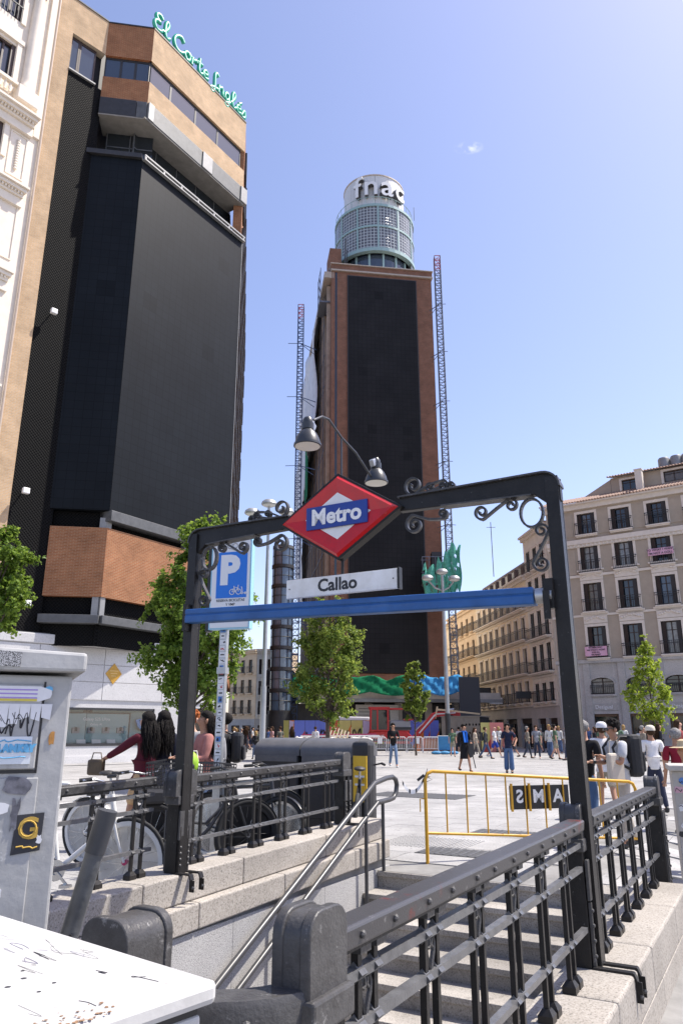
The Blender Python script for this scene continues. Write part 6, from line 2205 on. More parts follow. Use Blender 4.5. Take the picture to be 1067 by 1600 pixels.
# ------------------------------------------------------------------ yellow barrier with the letter board
YB = mat('barrier yellow', (.62, .33, .02), .4, var=.1, scale=6, bump=.05)
bl = gp(668, 1351, -.02); br_ = Vector((3.72, 9.95, 0))
an = math.atan2(br_.y - bl.y, br_.x - bl.x); BLn = math.hypot(br_.x - bl.x, br_.y - bl.y)
t = thing('crowd_barrier', 'yellow tubular crowd barrier carrying a black board at the head of the stairs', 'barrier', (bl.x, bl.y, -.02), an)
hb = 1.0
MB().tube([(0, 0, 0), (0, 0, hb - .09), (.03, 0, hb - .025), (.09, 0, hb), (BLn - .09, 0, hb - .16), (BLn - .03, 0, hb - .185), (BLn, 0, hb - .25), (BLn, 0, -.2)], .02, 10).build('outer_tube', YB, t, smooth=60)
MB().tube([(0, 0, .33), (BLn, 0, .17)], .016, 8).build('lower_tube', YB, t, smooth=60)
nb = 11
for k in range(1, nb):
    x_ = BLn * k / nb
    MB().tube([(x_, 0, .33 - .16 * k / nb), (x_, 0, hb - .16 * k / nb)], .0095, 6).build('barrier_bar', YB, t)
m = MB(); m.tube([(-.02, 0, .70), (-.07, 0, .70), (-.07, 0, .56)], .007, 5); m.build('hook', YB, t)
bd = MB(); bd.box(BLn * .384, BLn * .665, -.0 + .012, .03, .55, .82); bo = bd.build('letter_board', BLACK, t)
for ch, fx in (('S', .428), ('M', .518), ('A', .612)):
    o = text(ch, .205, WHITE, bo, (BLn * fx, .009, .69), off=.006, ext=.001)
    if ch == 'S': o.scale = (-1, 1, 1)
for fx in (.388, .472, .566):
    MB().box(BLn * fx - .009, BLn * fx + .009, -.022, .012, .53, .845).build('board_strap', YB, t)
for fx in (.3, .7): MB().box(BLn * fx - .02, BLn * fx + .02, -.25, .25, -.02, .0).build('foot', YB, t)
# tape from the handrail to the barrier
hx = E(3.62, .36, .86)
tp = thing('barrier_tape', 'sagging black and white tape tied from the handrail to the yellow barrier', 'tape', hx)
pts = []
end = Vector((bl.x, bl.y, .93)) - Vector(hx)
for k in range(15):
    u = k / 14
    q = end * u; q.z -= .14 * 4 * u * (1 - u)
    pts.append(q)
for k in range(14):
    a, b = pts[k], pts[k + 1]
    MB().add([a + Vector((0, 0, -.022)), b + Vector((0, 0.004, -.022)), b + Vector((0, .012, .022)), a + Vector((0, .01, .022))], [(0, 1, 2, 3)]).build('tape_segment', WHITE if (k % 4) else INK, tp)
m = MB()
for k in range(4): m.tube([pts[-1], pts[-1] + Vector((.02 + .02 * k, -.01, .05 - .03 * k)), pts[-1] + Vector((.03 - .01 * k, .0, .08 - .05 * k))], .004, 4)
m.build('tape_knot', INK, tp)
e2 = at(648, 1232, 9.25); m = MB(); m.bar(pts[-1] + Vector((-.09, 0, -.05)), pts[-1] + Vector((-.01, 0, .01)), .014, .03); m.build('tape_wrap', INK, tp)

# ------------------------------------------------------------------ bicycles
TYRE = mat('tyre rubber', (.018, .018, .018), .8)
WFR = mat('white bike paint', (.66, .65, .62), .3, var=.05)
BFR = mat('black bike paint', (.02, .02, .022), .35)
SADL = mat('saddle', (.03, .028, .026), .6)
CHR = mat('bike metal', (.5, .5, .5), .25, .9)
PINKH = mat('pink hub', (.45, .05, .15), .35, .4)
ORNG = mat('orange lock', (.75, .22, .03), .4)
WSEAT = mat('pale saddle', (.6, .6, .6), .5)


def bicycle(label, loc, rz, frame, rim, fat=1.0, hub=None, basket=False, seatm=None, step=False, lock=False, fender=None, bag=False, lean=0):
    t = thing('bicycle', label, 'bicycle', loc, rz, 'bicycles parked behind the railing')
    t.rotation_euler = (R(lean), 0, rz)
    r = .34
    for x, nm in ((-.52, 'wheel'), (.52, 'wheel')):
        tyre = MB().tube([(r * math.cos(a), 0, r * math.sin(a)) for a in np.linspace(0, 2 * math.pi, 33)[:-1]], .02 * fat, 8, closed=True).build(nm, TYRE, t, (x, 0, r + .02), smooth=60)
        MB().lathe([(r - .055, -.012), (r - .015, -.016), (r - .015, .016), (r - .055, .012), (r - .055, -.012)], 32, (0, 0, 0), Matrix.Rotation(R(90), 3, 'X')).build('rim', rim, tyre, smooth=40)
        m = MB()
        for k in range(20):
            a = 2 * math.pi * k / 20
            sg = 1 if k % 2 else -1
            m.tube([(.018 * math.cos(a + 1), sg * .03, .018 * math.sin(a + 1)), ((r - .05) * math.cos(a), 0, (r - .05) * math.sin(a))], .0016, 3)
        m.build('spokes', CHR, tyre)
        MB().tube([(0, -.045, 0), (0, -.03, 0), (0, .03, 0), (0, .045, 0)], [.024, .018, .018, .024], 10).build('hub', hub or CHR, tyre, smooth=40)
    zc = r + .02
    fr = MB()
    bb = (-.08, 0, .29); st = (-.20, 0, .86); ht = (.36, 0, .84); hl = (.40, 0, .68); rh = (-.52, 0, zc); fh = (.52, 0, zc)
    T = .02
    if step:
        fr.tube([ht, (.1, 0, .46), bb], T, 8); fr.tube([(.37, 0, .78), (.05, 0, .50), (-.14, 0, .52)], T * .8, 8)
    else:
        fr.tube([(-.18, 0, .80), ht], T, 8); fr.tube([hl, bb], T * 1.2, 8)
    fr.tube([bb, st], T, 8); fr.tube([(.345, 0, .9), (.40, 0, .66)], T * 1.25, 8)
    for sy in (-.05, .05):
        fr.tube([(bb[0], sy * .4, bb[2]), (rh[0], sy, rh[2])], .010, 6); fr.tube([(-.19, sy * .3, .78), (rh[0], sy, rh[2])], .009, 6)
        fr.tube([(.405, sy * .8, .66), (.44, sy, .56), (fh[0], sy, fh[2])], .012, 6)
    fr.build('frame', frame, t, smooth=60)
    m = MB(); m.tube([(-.19, 0, .82), (-.225, 0, .96)], .013, 8); m.build('seat_post', CHR, t)
    m = MB(); m.ball((-.27, 0, .985), .10, .075, .03, 12, 6); m.ball((-.15, 0, .985), .11, .028, .022, 10, 6); m.build('saddle', seatm or SADL, t, smooth=60)
    m = MB(); m.tube([(.35, 0, .9), (.335, 0, 1.0)], .013, 8); m.tube([(.20, -.30, 1.03), (.28, -.26, 1.04), (.34, -.1, 1.0), (.34, .1, 1.0), (.28, .26, 1.04), (.20, .30, 1.03)], .011, 8); m.build('handlebar', CHR if frame is WFR else frame, t, smooth=60)
    for sy in (-1, 1): MB().tube([(.17, sy * .30, 1.03), (.27, sy * .265, 1.04)], .017, 8).build('grip', SADL, t)
    MB().lathe([(.035, -.006), (.085, -.004), (.085, .004), (.035, .006), (.035, -.006)], 24, (0, 0, 0), Matrix.Rotation(R(90), 3, 'X')).build('chainring', CHR, t, (bb[0], -.05, bb[2]), smooth=30)
    m = MB(); m.bar((bb[0], -.065, bb[2]), (bb[0] + .12, -.065, bb[2] - .11), .012, .02); m.bar((bb[0], .065, bb[2]), (bb[0] - .12, .065, bb[2] + .11), .012, .02); m.box(bb[0] + .08, bb[0] + .17, -.13, -.07, bb[2] - .125, bb[2] - .1); m.box(bb[0] - .17, bb[0] - .08, .07, .13, bb[2] + .1, bb[2] + .125); m.build('crank', CHR, t)
    m = MB(); m.tube([(bb[0], -.05, bb[2] + .083), (rh[0], -.05, rh[2] + .03)], .005, 4); m.tube([(bb[0], -.05, bb[2] - .083), (rh[0], -.05, rh[2] - .03)], .005, 4); m.build('chain', BLACK, t)
    if fender:
        for x in (-.52, .52):
            m = MB(); n_ = 10; a0, a1 = (R(10), R(170)) if x < 0 else (R(25), R(160))
            for k in range(n_ + 1):
                a = a0 + (a1 - a0) * k / n_
                for sy in (-.03, .03): m.v.append(((r + .035) * math.cos(a), sy, (r + .035) * math.sin(a)))
            for k in range(n_): m.f.append([2 * k, 2 * k + 1, 2 * k + 3, 2 * k + 2]); m.m.append(0)
            o = m.build('mudguard', fender, t, (x, 0, zc), smooth=60)
            s_ = o.modifiers.new('thick', 'SOLIDIFY'); s_.thickness = .004
    if basket:
        m = MB()
        x0, x1, y0, y1, z0, z1 = basket if isinstance(basket, tuple) else (.42, .74, -.18, .18, .86, 1.12)
        for k in range(7):
            z = z0 + (z1 - z0) * k / 6
            for (a, b) in (((x0, y0), (x1, y0)), ((x1, y0), (x1, y1)), ((x1, y1), (x0, y1)), ((x0, y1), (x0, y0))): m.bar((a[0], a[1], z), (b[0], b[1], z), .006, .018 if k in (0, 6) else .008)
        for k in range(9):
            u = k / 8
            for (x, y) in ((x0 + (x1 - x0) * u, y0), (x0 + (x1 - x0) * u, y1), (x0, y0 + (y1 - y0) * u), (x1, y0 + (y1 - y0) * u)): m.bar((x, y, z0), (x, y, z1), .006, .006)
        m.box(x0, x1, y0, y1, z0 - .006, z0)
        m.build('wire_basket', BLACK, t)
    if lock:
        m = MB(); m.box(-.36, -.3, -.05, .0, .30, .42); m.tube([(-.33, -.02, .42), (-.33, -.02, .5), (-.33, .06, .5), (-.33, .06, .42)], .012, 6); m.build('lock', ORNG, t)
    if bag: MB().box(-.66, -.42, -.13, .13, .72, .86).build('rack_bag', BLACK, t, bevel=.03)
    return t


p = at(150, 1345, 6.85)
bicycle('white city bicycle with white rims and a pink front hub parked against the railing', (p.x - .27, 6.95, 0), R(-6), WFR, WFR, .9, PINKH, seatm=WSEAT, lock=True, step=False)
p = at(222, 1300, 9.0)
bicycle('cream step-through bicycle with a black wire basket in front of the walking women', (p.x - .1, 8.7, 0), R(-25), WFR, WFR, 1.25, None, True, step=True, fender=WFR, lean=4)
p = at(320, 1300, 8.6)
bicycle('black fat-tyred bicycle just behind the left arch post and parking sign pole', (p.x, 8.35, 0), R(28), BFR, BFR, 1.7, None, fender=BFR, step=True, bag=True)
p = at(372, 1300, 9.2)
bicycle('black bicycle with a rear wire basket squeezed between the sign pole and the bins', (p.x + .05, 9.15, 0), R(-32), BFR, CHR, 1.6, None, (-.68, -.34, -.18, .18, .80, 1.06), fender=BFR, lean=-5)
p = at(400, 1300, 10.2)
bicycle('dark bicycle farthest along the rack, against the first black bin', (p.x - .2, 9.95, 0), R(10), BFR, BFR, 1.4, None, fender=BFR)
p = at(579, 1245, 9.6)
bicycle('dark bicycle seen end-on between the yellow advert totem and the handrail', (p.x - .16, 10.0, 0), R(86), BFR, CHR, 1.2, None, lean=3)
# bright green helmet on the black bicycle
p = at(302, 1168, 8.4)
t = thing('bag', 'bright lime green and black bag on the black bicycle beside the arch post', 'bag', (p.x - .03, 8.4, .97))
MB().ball((0, 0, .13), .10, .09, .13, 12, 8).build('bag_body', mat('lime cloth', (.30, .52, .03), .6, var=.2, scale=20), t, smooth=60)
MB().ball((.0, -.06, .1), .07, .05, .06, 10, 6).build('bag_pocket', BLACK, t, smooth=60)

# ------------------------------------------------------------------ the construction site in front of the tower
hoard = thing('site_hoarding', 'row of brightly painted hoarding panels in front of the tower', 'hoarding', (0, 0, 0))
HC = [mat('hoarding ' + n, c, .55, var=.06, scale=2) for n, c in (('olive', (.32, .30, .08)), ('orange', (.60, .17, .03)), ('mauve', (.42, .36, .50)), ('blue', (.12, .17, .55)), ('red', (.50, .05, .035)), ('yellow', (.52, .46, .15)), ('lime', (.35, .42, .08)), ('pink', (.62, .22, .2)))]
segs = [(443, 452, 0), (452, 460, 1), (460, 477, 3), (477, 493, 3), (493, 509, 3), (509, 514, 4), (514, 530, 4), (530, 549, 5), (549, 567, 5), (567, 582, 1), (582, 600, 5), (600, 620, 1), (620, 640, 4), (640, 662, 3), (662, 672, 3), (672, 686, 3)]
for i, (a, b, c) in enumerate(segs):
    Yh = 63.0
    A, B = at(a, 1142, Yh), at(b, 1142, Yh)
    o = MB().box(0, B.x - A.x - .03, -.03, .03, 0, 2.3).build('hoarding_panel', HC[c], hoard, (A.x, Yh, 0))
    L_ = B.x - A.x - .03
    if c == 3: MB().add([(0, -.033, 0), (L_, -.033, 1.5), (L_, -.033, 0)], [(0, 1, 2)]).build('painted_shape', HC[1] if i % 2 else HC[4], o)
    if c == 5: MB().add([(0, -.033, 0), (L_, -.033, 2.0), (L_, -.033, .4), (.3, -.033, 0)], [(0, 3, 2, 1)][:1]).build('painted_shape', HC[1] if i % 2 else HC[6], o)
    if c == 1: MB().add([(0, -.033, .2), (L_, -.033, 2.2), (0, -.033, 2.3)], [(0, 1, 2)]).build('painted_shape', HC[2], o)
for (px, pw_, sd) in ((495, 2.2, 3), (548, 4.2, 9), (560, 3.2, 14)):
    q = at(px, 1142, 62.9)
    m = MB()
    for k in range(3): scrawl(m, q.x + pw_ * (k / 3 - .33), 1.05 + .1 * (k % 2), pw_ * .36, 1.0, 62.93, sd + k, 8, .05)
    m.build('graffiti_stroke', INK, hoard)
# last panel by the site cabin
A = at(751, 1142, 56); o = MB().box(0, .95, -.04, .04, 0, 2.05).build('hoarding_panel', HC[5], hoard, (A.x, 56, 0))
B_ = at(764, 1142, 56); MB().box(0, .95, -.04, .04, 0, 2.05).build('hoarding_panel', HC[7], hoard, (B_.x + .05, 55.9, 0), (0, 0, R(-20)))
MB().add([(0, -.043, 0), (.95, -.043, 1.3), (.95, -.043, 0)], [(0, 1, 2)]).build('painted_shape', HC[4], o)

# white van behind the hoarding
A = at(543, 1142, 66)
t = thing('white_van', 'roof of a white van parked behind the painted hoarding', 'van', (A.x, 66, 0))
VW = mat('van white', (.75, .75, .75), .3)
m = MB(); m.prism([(-2.2, .4), (2.2, .4), (2.2, 1.4), (2.1, 2.35), (1.8, 2.6), (-1.2, 2.68), (-1.7, 2.5), (-2.2, 1.5)], -.9, .9); vb = m.build('body', VW, t, bevel=.08, fix=True)
MB().box(-1.5, 1.6, -.94, -.9, 1.75, 2.35).build('side_window', DARKGLASS, t)
wh_ = MB().lathe([(.001, -.1), (.33, -.1), (.36, -.05), (.36, .05), (.33, .1), (.001, .1)], 16, (0, 0, 0), Matrix.Rotation(R(90), 3, 'X')).build('wheel', TYRE, t, (-1.4, -.85, .36))
put(wh_, t, (1.4, -.85, .36))

# building materials: white big-bags, planks, pallet
BAGW = mat('white sack cloth', (.66, .65, .63), .85, var=.12, scale=4, bump=.3, bscale=8)
SAGR = 'white builders sacks in front of the hoarding'
sack_l = ['white builders sack by the leftmost painted panels', 'white builders sack beside the man in a white shirt', 'crumpled white builders sack under the pallet', 'white builders sack under the stacked planks', 'white builders sack next to the white fence', 'slumped white builders sack against the red excavator']
for k, px in enumerate((466, 481, 519, 536, 555, 571)):
    A = at(px, 1150, 57.5 + (k % 2) * .8)
    t = thing('builders_sack', sack_l[k], 'sack', (A.x, A.y, 0), k * .5, SAGR)
    m = MB(); rr = random.Random(k)
    w = .62
    prof = [(w * .9, 0), (w * 1.05, .25), (w, .6), (w * .92, .85), (w * .6, .98), (.02, 1.0 - .1 * (k % 2))]
    m.lathe(prof, 14)
    m.v = [(x * (1 + .12 * math.sin(5 * math.atan2(y, x) + k)) + rr.uniform(-.03, .03), y * (1 + .1 * math.cos(4 * math.atan2(y, x))) + rr.uniform(-.03, .03), z + rr.uniform(-.04, .04) * (z > .05)) for x, y, z in m.v]
    m.build('sack_body', BAGW, t, smooth=60)
    for q in range(2): MB().tube([(-.3, -.3 + .6 * q, .9), (-.1, -.3 + .6 * q, 1.08), (.15, -.3 + .6 * q, .92)], .025, 4).build('sack_loop', BAGW, t)
MAG = mat('magenta beam', (.30, .03, .10), .5)
A = at(470, 1140, 58.5); B = at(592, 1143, 58.5)
t = thing('beam_stack', 'stack of pale and magenta beams lying across the white sacks', 'beam stack', (A.x, 58.4, 0))
PALEB = mat('pale beam wood', (.55, .45, .3), .7)
for k in range(5):
    MB().bar((.1 * k, -.3 + .15 * k, 1.08 + .1 * (k % 2)), (B.x - A.x - .2 * k, -.3 + .15 * k, 1.12 + .1 * (k % 2)), .12, .1).build('beam', [WHITE, MAG, PALEB, MAG, WHITE][k], t)
A = at(529, 1142, 57.2)
t = thing('pallet', 'wooden pallet leaning on the white sacks beside the tree trunk', 'pallet', (A.x, 57, .9), 0)
for k in range(6):
    MB().box(-.75 + .25 * k, -.62 + .25 * k, -.04, .0, 0, .75).build('slat', PALEB, t, (0, 0, 0), (R(-20), R(18), 0))

# red excavator
FW_ = mat('stripe white', (.6, .6, .6), .5)
EXR = mat('excavator red', (.40, .012, .012), .35, var=.08, scale=4)
YO = 60.0
A = at(610, 1142, YO)
ex = thing('excavator', 'red excavator with a windowed cab and bent digging arm behind the white fence', 'excavator', (A.x, YO, -.25))
m = MB()
m.prism([(-1.7, .9), (1.6, .9), (1.6, 1.3), (1.2, 1.7), (-.2, 1.72), (-1.7, 1.68)], -1.0, 1.0)
m.build('engine_house', EXR, ex, bevel=.06, fix=True)
cabm = MB()
for (x, y) in ((-1.6, -1), (-.25, -1), (-1.6, .1), (-.25, .1)): cabm.bar((x, y, 1.7), (x * .96, y, 3.35), .12, .12)
for (a, b) in (((-1.6, -1), (-.25, -1)), ((-1.6, .1), (-.25, .1)), ((-1.6, -1), (-1.6, .1)), ((-.25, -1), (-.25, .1))): cabm.bar((a[0], a[1], 3.35), (b[0], b[1], 3.35), .14, .14); cabm.bar((a[0], a[1], 1.75), (b[0], b[1], 1.75), .14, .1)
cabm.bar((-1.05, -1, 1.7), (-1.05, -1, 3.3), .1, .1)
cabm.box(-1.72, -.1, -1.1, .2, 3.4, 3.5)
cb_ = cabm.build('cab', EXR, ex)
MB().box(-1.55, -1.1, -.98, -.95, 1.8, 3.25).build('cab_pane', DARKGLASS, cb_); MB().box(-1.0, -.3, -.98, -.95, 1.8, 3.25).build('cab_pane', DARKGLASS, cb_)
MB().box(-1.55, -.3, .0, .05, 1.8, 3.3).build('cab_back', BLACK, cb_)
MB().box(-1.6, 1.5, -1.02, -1.0, .95, 1.12).build('black_stripe', BLACK, ex)
MB().box(-.15, 1.55, -.93, -.9, 1.8, 2.0).build('side_grille', BLACK, ex)
m = MB(); m.bar((2.2, -.29, 1.55), (3.5, -.29, 2.95), .02, .1); m.bar((3.6, -.29, 2.98), (5.1, -.29, 3.08), .02, .08); m.build('boom_stripe', FW_, ex)
m = MB(); m.tube([(-.1, -.6, 2.5), (-.1, -.6, 3.3), (.9, -.6, 3.35), (1.5, -.6, 2.9), (1.55, -.6, 2.5)], .06, 6); m.build('roll_bar', BLACK, ex)
MB().box(-.28, -.24, -.9, .0, 1.8, 3.25).build('cab_pane', SKYGLASS, cb_)
MB().box(-1.3, -.8, -.6, -.1, 1.5, 2.5).build('seat', BLACK, cb_, bevel=.08)
MB().box(-.1, 1.5, -.9, .9, 1.75, 2.5).build('engine_cover', mat('engine cover grey', (.22, .22, .23), .5), ex, bevel=.1)
MB().box(-.2, 1.7, -.95, -.4, 3.3, 3.42).box(1.0, 1.7, -1, 0, 2.5, 2.62).build('canopy_bar', EXR, ex)
for sy in (-.75, .75):
    tr_ = MB(); pts = [(-1.5, .1), (1.5, .1), (1.75, .42), (1.5, .75), (-1.5, .75), (-1.75, .42)]
    tr_.prism(pts, sy - .25, sy + .25); tro = tr_.build('track', BLACK, ex, bevel=.05, fix=True)
    wl2 = MB().lathe([(.001, -.27), (.22, -.27), (.22, .27), (.001, .27)], 12, (0, 0, 0), Matrix.Rotation(R(90), 3, 'X')).build('track_wheel', DARKM, tro, (-1.35, sy, .42))
    for x in (-.5, .5, 1.35): put(wl2, tro, (x, sy, .42))
m = MB(); m.prism([(1.6, 1.2), (2.0, 1.1), (3.6, 2.75), (5.2, 2.95), (5.2, 3.2), (3.5, 3.15), (3.2, 3.0)], -.28, .08); m.build('boom', EXR, ex, bevel=.03, fix=True)
m = MB(); m.prism([(5.0, 3.25), (4.85, 2.95), (5.35, .9), (5.7, .95), (5.45, 3.1)], -.22, .04); m.build('dipper_arm', EXR, ex, bevel=.03, fix=True)
m = MB(); m.tube([(1.9, -.1, 1.7), (3.5, -.1, 3.1)], .07, 8); m.tube([(3.7, -.1, 3.25), (5.0, -.1, 3.35)], .07, 8); m.build('hydraulic_ram', CHR, ex, smooth=60)
m = MB(); m.prism([(5.2, .95), (5.75, 1.0), (6.1, .6), (6.0, .15), (5.4, .05), (4.9, .35)], -.5, .4); m.build('bucket', DARKM, ex, bevel=.03, fix=True)
m = MB(); m.prism([(1.9, .1), (2.1, .1), (2.2, .5), (2.0, .85), (1.9, .5)], -1.1, 1.1); m.build('dozer_blade', mat('digger orange', (.6, .16, .02), .5), ex, fix=True)
MB().box(2.6, 4.3, .3, 1.4, 0, 1.15).build('counter_box', bpy.data.materials['digger orange'], ex, bevel=.05)
text('TAKEUCHI'[0:2] + 'KE', .36, WHITE, ex, (-1.0, -1.02, 1.28), ext=.01)

# white crowd fences
FW = mat('fence white', (.70, .70, .70), .4)
lab_f = ['white tubular crowd fence left of the man in the black jacket', 'white tubular crowd fence behind the man in the black jacket', 'white tubular crowd fence under the excavator arm', 'white tubular crowd fence beside the blue covered barrier']
for k, (a, b) in enumerate(((574, 603), (606, 634), (636, 660), (661, 685))):
    A, B = at(a, 1160, 54.5), at(b, 1160, 54.5)
    L_ = B.x - A.x
    t = thing('crowd_fence', lab_f[k], 'fence', (A.x, 54.5 + .15 * (k % 2), 0), R([2, -3, 3, -2][k]), 'white crowd fences round the building site')
    MB().tube([(0, 0, 0), (0, 0, .95), (.08, 0, 1.05), (L_ - .08, 0, 1.05), (L_, 0, .95), (L_, 0, 0)], .03, 6).build('outer_tube', FW, t)
    MB().tube([(0, 0, .25), (L_, 0, .25)], .022, 5).build('lower_tube', FW, t)
    for q in range(1, 10): MB().tube([(L_ * q / 10, 0, .25), (L_ * q / 10, 0, 1.05)], .014, 4).build('fence_bar', FW, t)
    for x in (.3, L_ - .3): MB().box(x - .03, x + .03, -.3, .3, 0, .04).build('foot', FW, t)
    if k in (0, 2): MB().box(L_ * .55, L_ * .8, -.035, -.025, .6, 1.0).build('notice_plate', WHITE, t)
# blue covered barrier
A, B = at(684, 1160, 50.5), at(707, 1160, 50.5)
t = thing('covered_barrier', 'barrier wrapped in blue cloth with blue sandbags at its feet', 'barrier', (A.x, 50.5, 0))
BLC = mat('blue barrier cloth', (.05, .22, .42), .7, var=.15, scale=5, bump=.2, bscale=12)
L_ = B.x - A.x
MB().box(0, L_, -.05, .05, .25, 1.12).build('blue_cover', BLC, t, bevel=.03)
MB().tube([(0, -.06, .22), (0, -.06, 1.15), (L_, -.06, 1.15), (L_, -.06, .22)], .03, 5).build('frame_tube', FW, t)
for k in range(3):
    m = MB(); m.ball((-.15 + k * .55, -.2, .1), .35, .25, .12, 10, 6); m.build('sandbag', BLC, t, smooth=60)
# site cabin wall in grey with small square holes
A, B = at(690, 1142, 59), at(750, 1142, 57.5)
a_, L_ = frame_of((A.x, A.y), (B.x, B.y))
t = thing('site_store', 'grey boarded site store with two rows of square holes behind the blue barrier', 'shed', (A.x, A.y, 0), a_)
CB = mat('grey formwork board', (.20, .185, .165), .8, var=.12, scale=3)
ops_ = [(L_ * .62 + .26 * k, L_ * .62 + .26 * k + .15, z_, z_ + .15) for k in range(5) for z_ in (1.25, 1.85)]
MB().wall(0, L_, 0, 2.5, ops_, .15).build('front_wall', CB, t)
MB().box(0, L_, .16, 2.2, 0, 2.48).build('store_core', ROOM, t)
for k in range(1, 5): MB().box(L_ * k / 5 - .02, L_ * k / 5 + .02, -.02, .01, 0, 2.5).build('batten', CB, t)
MB().box(-.05, L_ + .05, -.1, 2.3, 2.5, 2.56).build('roof', CB, t)
MB().bar((-.6, .5, 3.1), (L_ * .95, .5, 2.7), .12, .12).bar((-.7, .5, 2.4), (-.5, .5, 3.3), .1, .1).build('timber_prop', PALEB, t)
# dark banner hung on the street corner
A = at(736, 1142, 66)
t = thing('hanging_cloth', 'large black cloth hanging beside the canopy end', 'banner', (A.x, 66, 0))
MB().box(-.9, .9, -.05, .05, 2.6, 6.0).build('cloth', INK, t); MB().tube([(0, .1, 0), (0, .1, 6.2)], .06, 6).build('banner_pole', DARKM, t)

# netting over the canopy
NETG = mat('green netting', (.012, .15, .065), .95, var=.35, scale=2, bump=.3, bscale=3, spec=.1)
NETB = mat('blue netting', (.06, .27, .52), .95, var=.3, scale=2, bump=.3, bscale=3, spec=.1)


def net(name, label, x0, x1, y, z0, z1, m_, seed, sag=.35, nx=70, nz=10):
    t = thing(name, label, 'netting', (x0, y, z0))
    r = random.Random(seed)
    m = MB()
    ph = [r.uniform(0, 6) for _ in range(5)]
    for i in range(nx + 1):
        u = i / nx
        for j in range(nz + 1):
            v = j / nz
            top = z1 - z0 - sag * (1 - abs(math.sin(u * 7 + ph[0])) ** .5) * 1.4 + .10 * math.sin(u * 23 + ph[1]) + r.uniform(-.03, .03)
            bot = -.1 - .35 * abs(math.sin(u * 7 + ph[2]))
            z = bot + (top - bot) * v
            yy = -.5 * (1 - v) ** 1.2 + .05 * math.sin(u * 31 + v * 9 + ph[3]) + .05 * math.sin(u * 77 - v * 7 + ph[4]) + r.uniform(-.04, .04)
            m.v.append(((x1 - x0) * u, yy, z))
    for i in range(nx):
        for j in range(nz):
            a = i * (nz + 1) + j
            m.f.append([a, a + nz + 1, a + nz + 2, a + 1]); m.m.append(0)
    o = m.build('net_sheet', m_, t, smooth=180)
    s_ = o.modifiers.new('thick', 'SOLIDIFY'); s_.thickness = .02
    return t


A = at(455, 1142, 69.2); B = at(640, 1142, 69.4); C_ = at(741, 1142, 69.6)
net('green_net', 'draped green construction net along the canopy behind the trees', A.x, B.x, 69.6, 5.0, 6.35, NETG, 5, .28)
net('blue_net', 'draped blue construction net at the street end of the canopy', B.x - .3, C_.x, 69.7, 5.0, 6.4, NETB, 9, .32)

# hoist masts
MASTM = mat('mast galvanised', (.16, .17, .20), .5, .4, var=.15)
MASTB = mat('mast blue paint', (.05, .08, .16), .5, .2)
MASTR = mat('mast red', (.45, .03, .03), .5)


def mast(label, x, y, h, w, mm, ties, tx):
    t = thing('hoist_mast', label, 'hoist mast', (x, y, 0))
    for (a, b) in ((-1, -1), (1, -1), (1, 1), (-1, 1)):
        MB().tube([(a * w / 2, b * w / 2, 0), (a * w / 2, b * w / 2, h)], .045, 5).build('chord', mm, t)
    m = MB(); top = MB()
    n = int(h / w)
    for k in range(n):
        z0 = k * h / n; z1 = z0 + h / n
        q = top if k > n - 4 else m
        for (a, b, c, d) in ((-1, -1, 1, -1), (1, -1, 1, 1), (1, 1, -1, 1), (-1, 1, -1, -1)):
            q.bar((a * w / 2, b * w / 2, z0), (c * w / 2, d * w / 2, z1), .04, .04)
            q.bar((a * w / 2, b * w / 2, z1), (c * w / 2, d * w / 2, z1), .05, .06)
    m.build('lattice', mm, t); top.build('lattice_top', MASTR, t)
    for z in ties:
        m = MB(); m.bar((0, 0, z), (tx, 1.6, z + .1), .07, .07); m.bar((0, 0, z), (tx * .9, 1.6, z - .5), .05, .05); m.bar((-tx * .8, -.3, z - .15), (0, 0, z), .05, .05); m.build('tie_bar', mm, t)
    return t


A = at(470, 478, 73.5)
mast('tall dark blue lattice hoist mast left of the brick tower', A.x + .05, 73.5, A.z, .62, MASTB, (12, 20.5, 28.5, 36.5, 43), 1.7)
A = at(682, 402, 73.5)
mt_ = mast('tall grey lattice hoist mast with red top right of the brick tower', A.x + .02, 73.5, A.z, .66, MASTM, (14, 22, 29, 36, 42, 48), -.9)
# work platform with torn green net on the right mast
pz0 = at(695, 912, 73).z; pz1 = at(695, 872, 73).z
A = at(668, 1142, 72.6); B = at(722, 1142, 72.6)
t = thing('hoist_platform', 'hoist work platform hung with torn mint green netting beside the tower', 'platform', (A.x, 72.4, pz0))
L_ = B.x - A.x
m = MB()
for z in (0, (pz1 - pz0) * .5, pz1 - pz0):
    for y_ in (0, 1.5): m.bar((0, y_, z), (L_, y_, z), .07, .07)
    for x_ in (0, L_): m.bar((x_, 0, z), (x_, 1.5, z), .07, .07)
for k in range(6): m.bar((L_ * k / 5, 0, 0), (L_ * k / 5, 0, pz1 - pz0), .06, .06)
m.box(0, L_, 0, 1.5, -.12, 0)
m.build('cage_frame', MASTM, t)
MB().box(L_ * .3, L_ * .6, .2, 1.4, .1, 3.2).build('hoist_motor', DARKM, t)
NETM = mat('mint netting', (.10, .42, .30), .7, var=.3, scale=4, bump=.4, bscale=6)
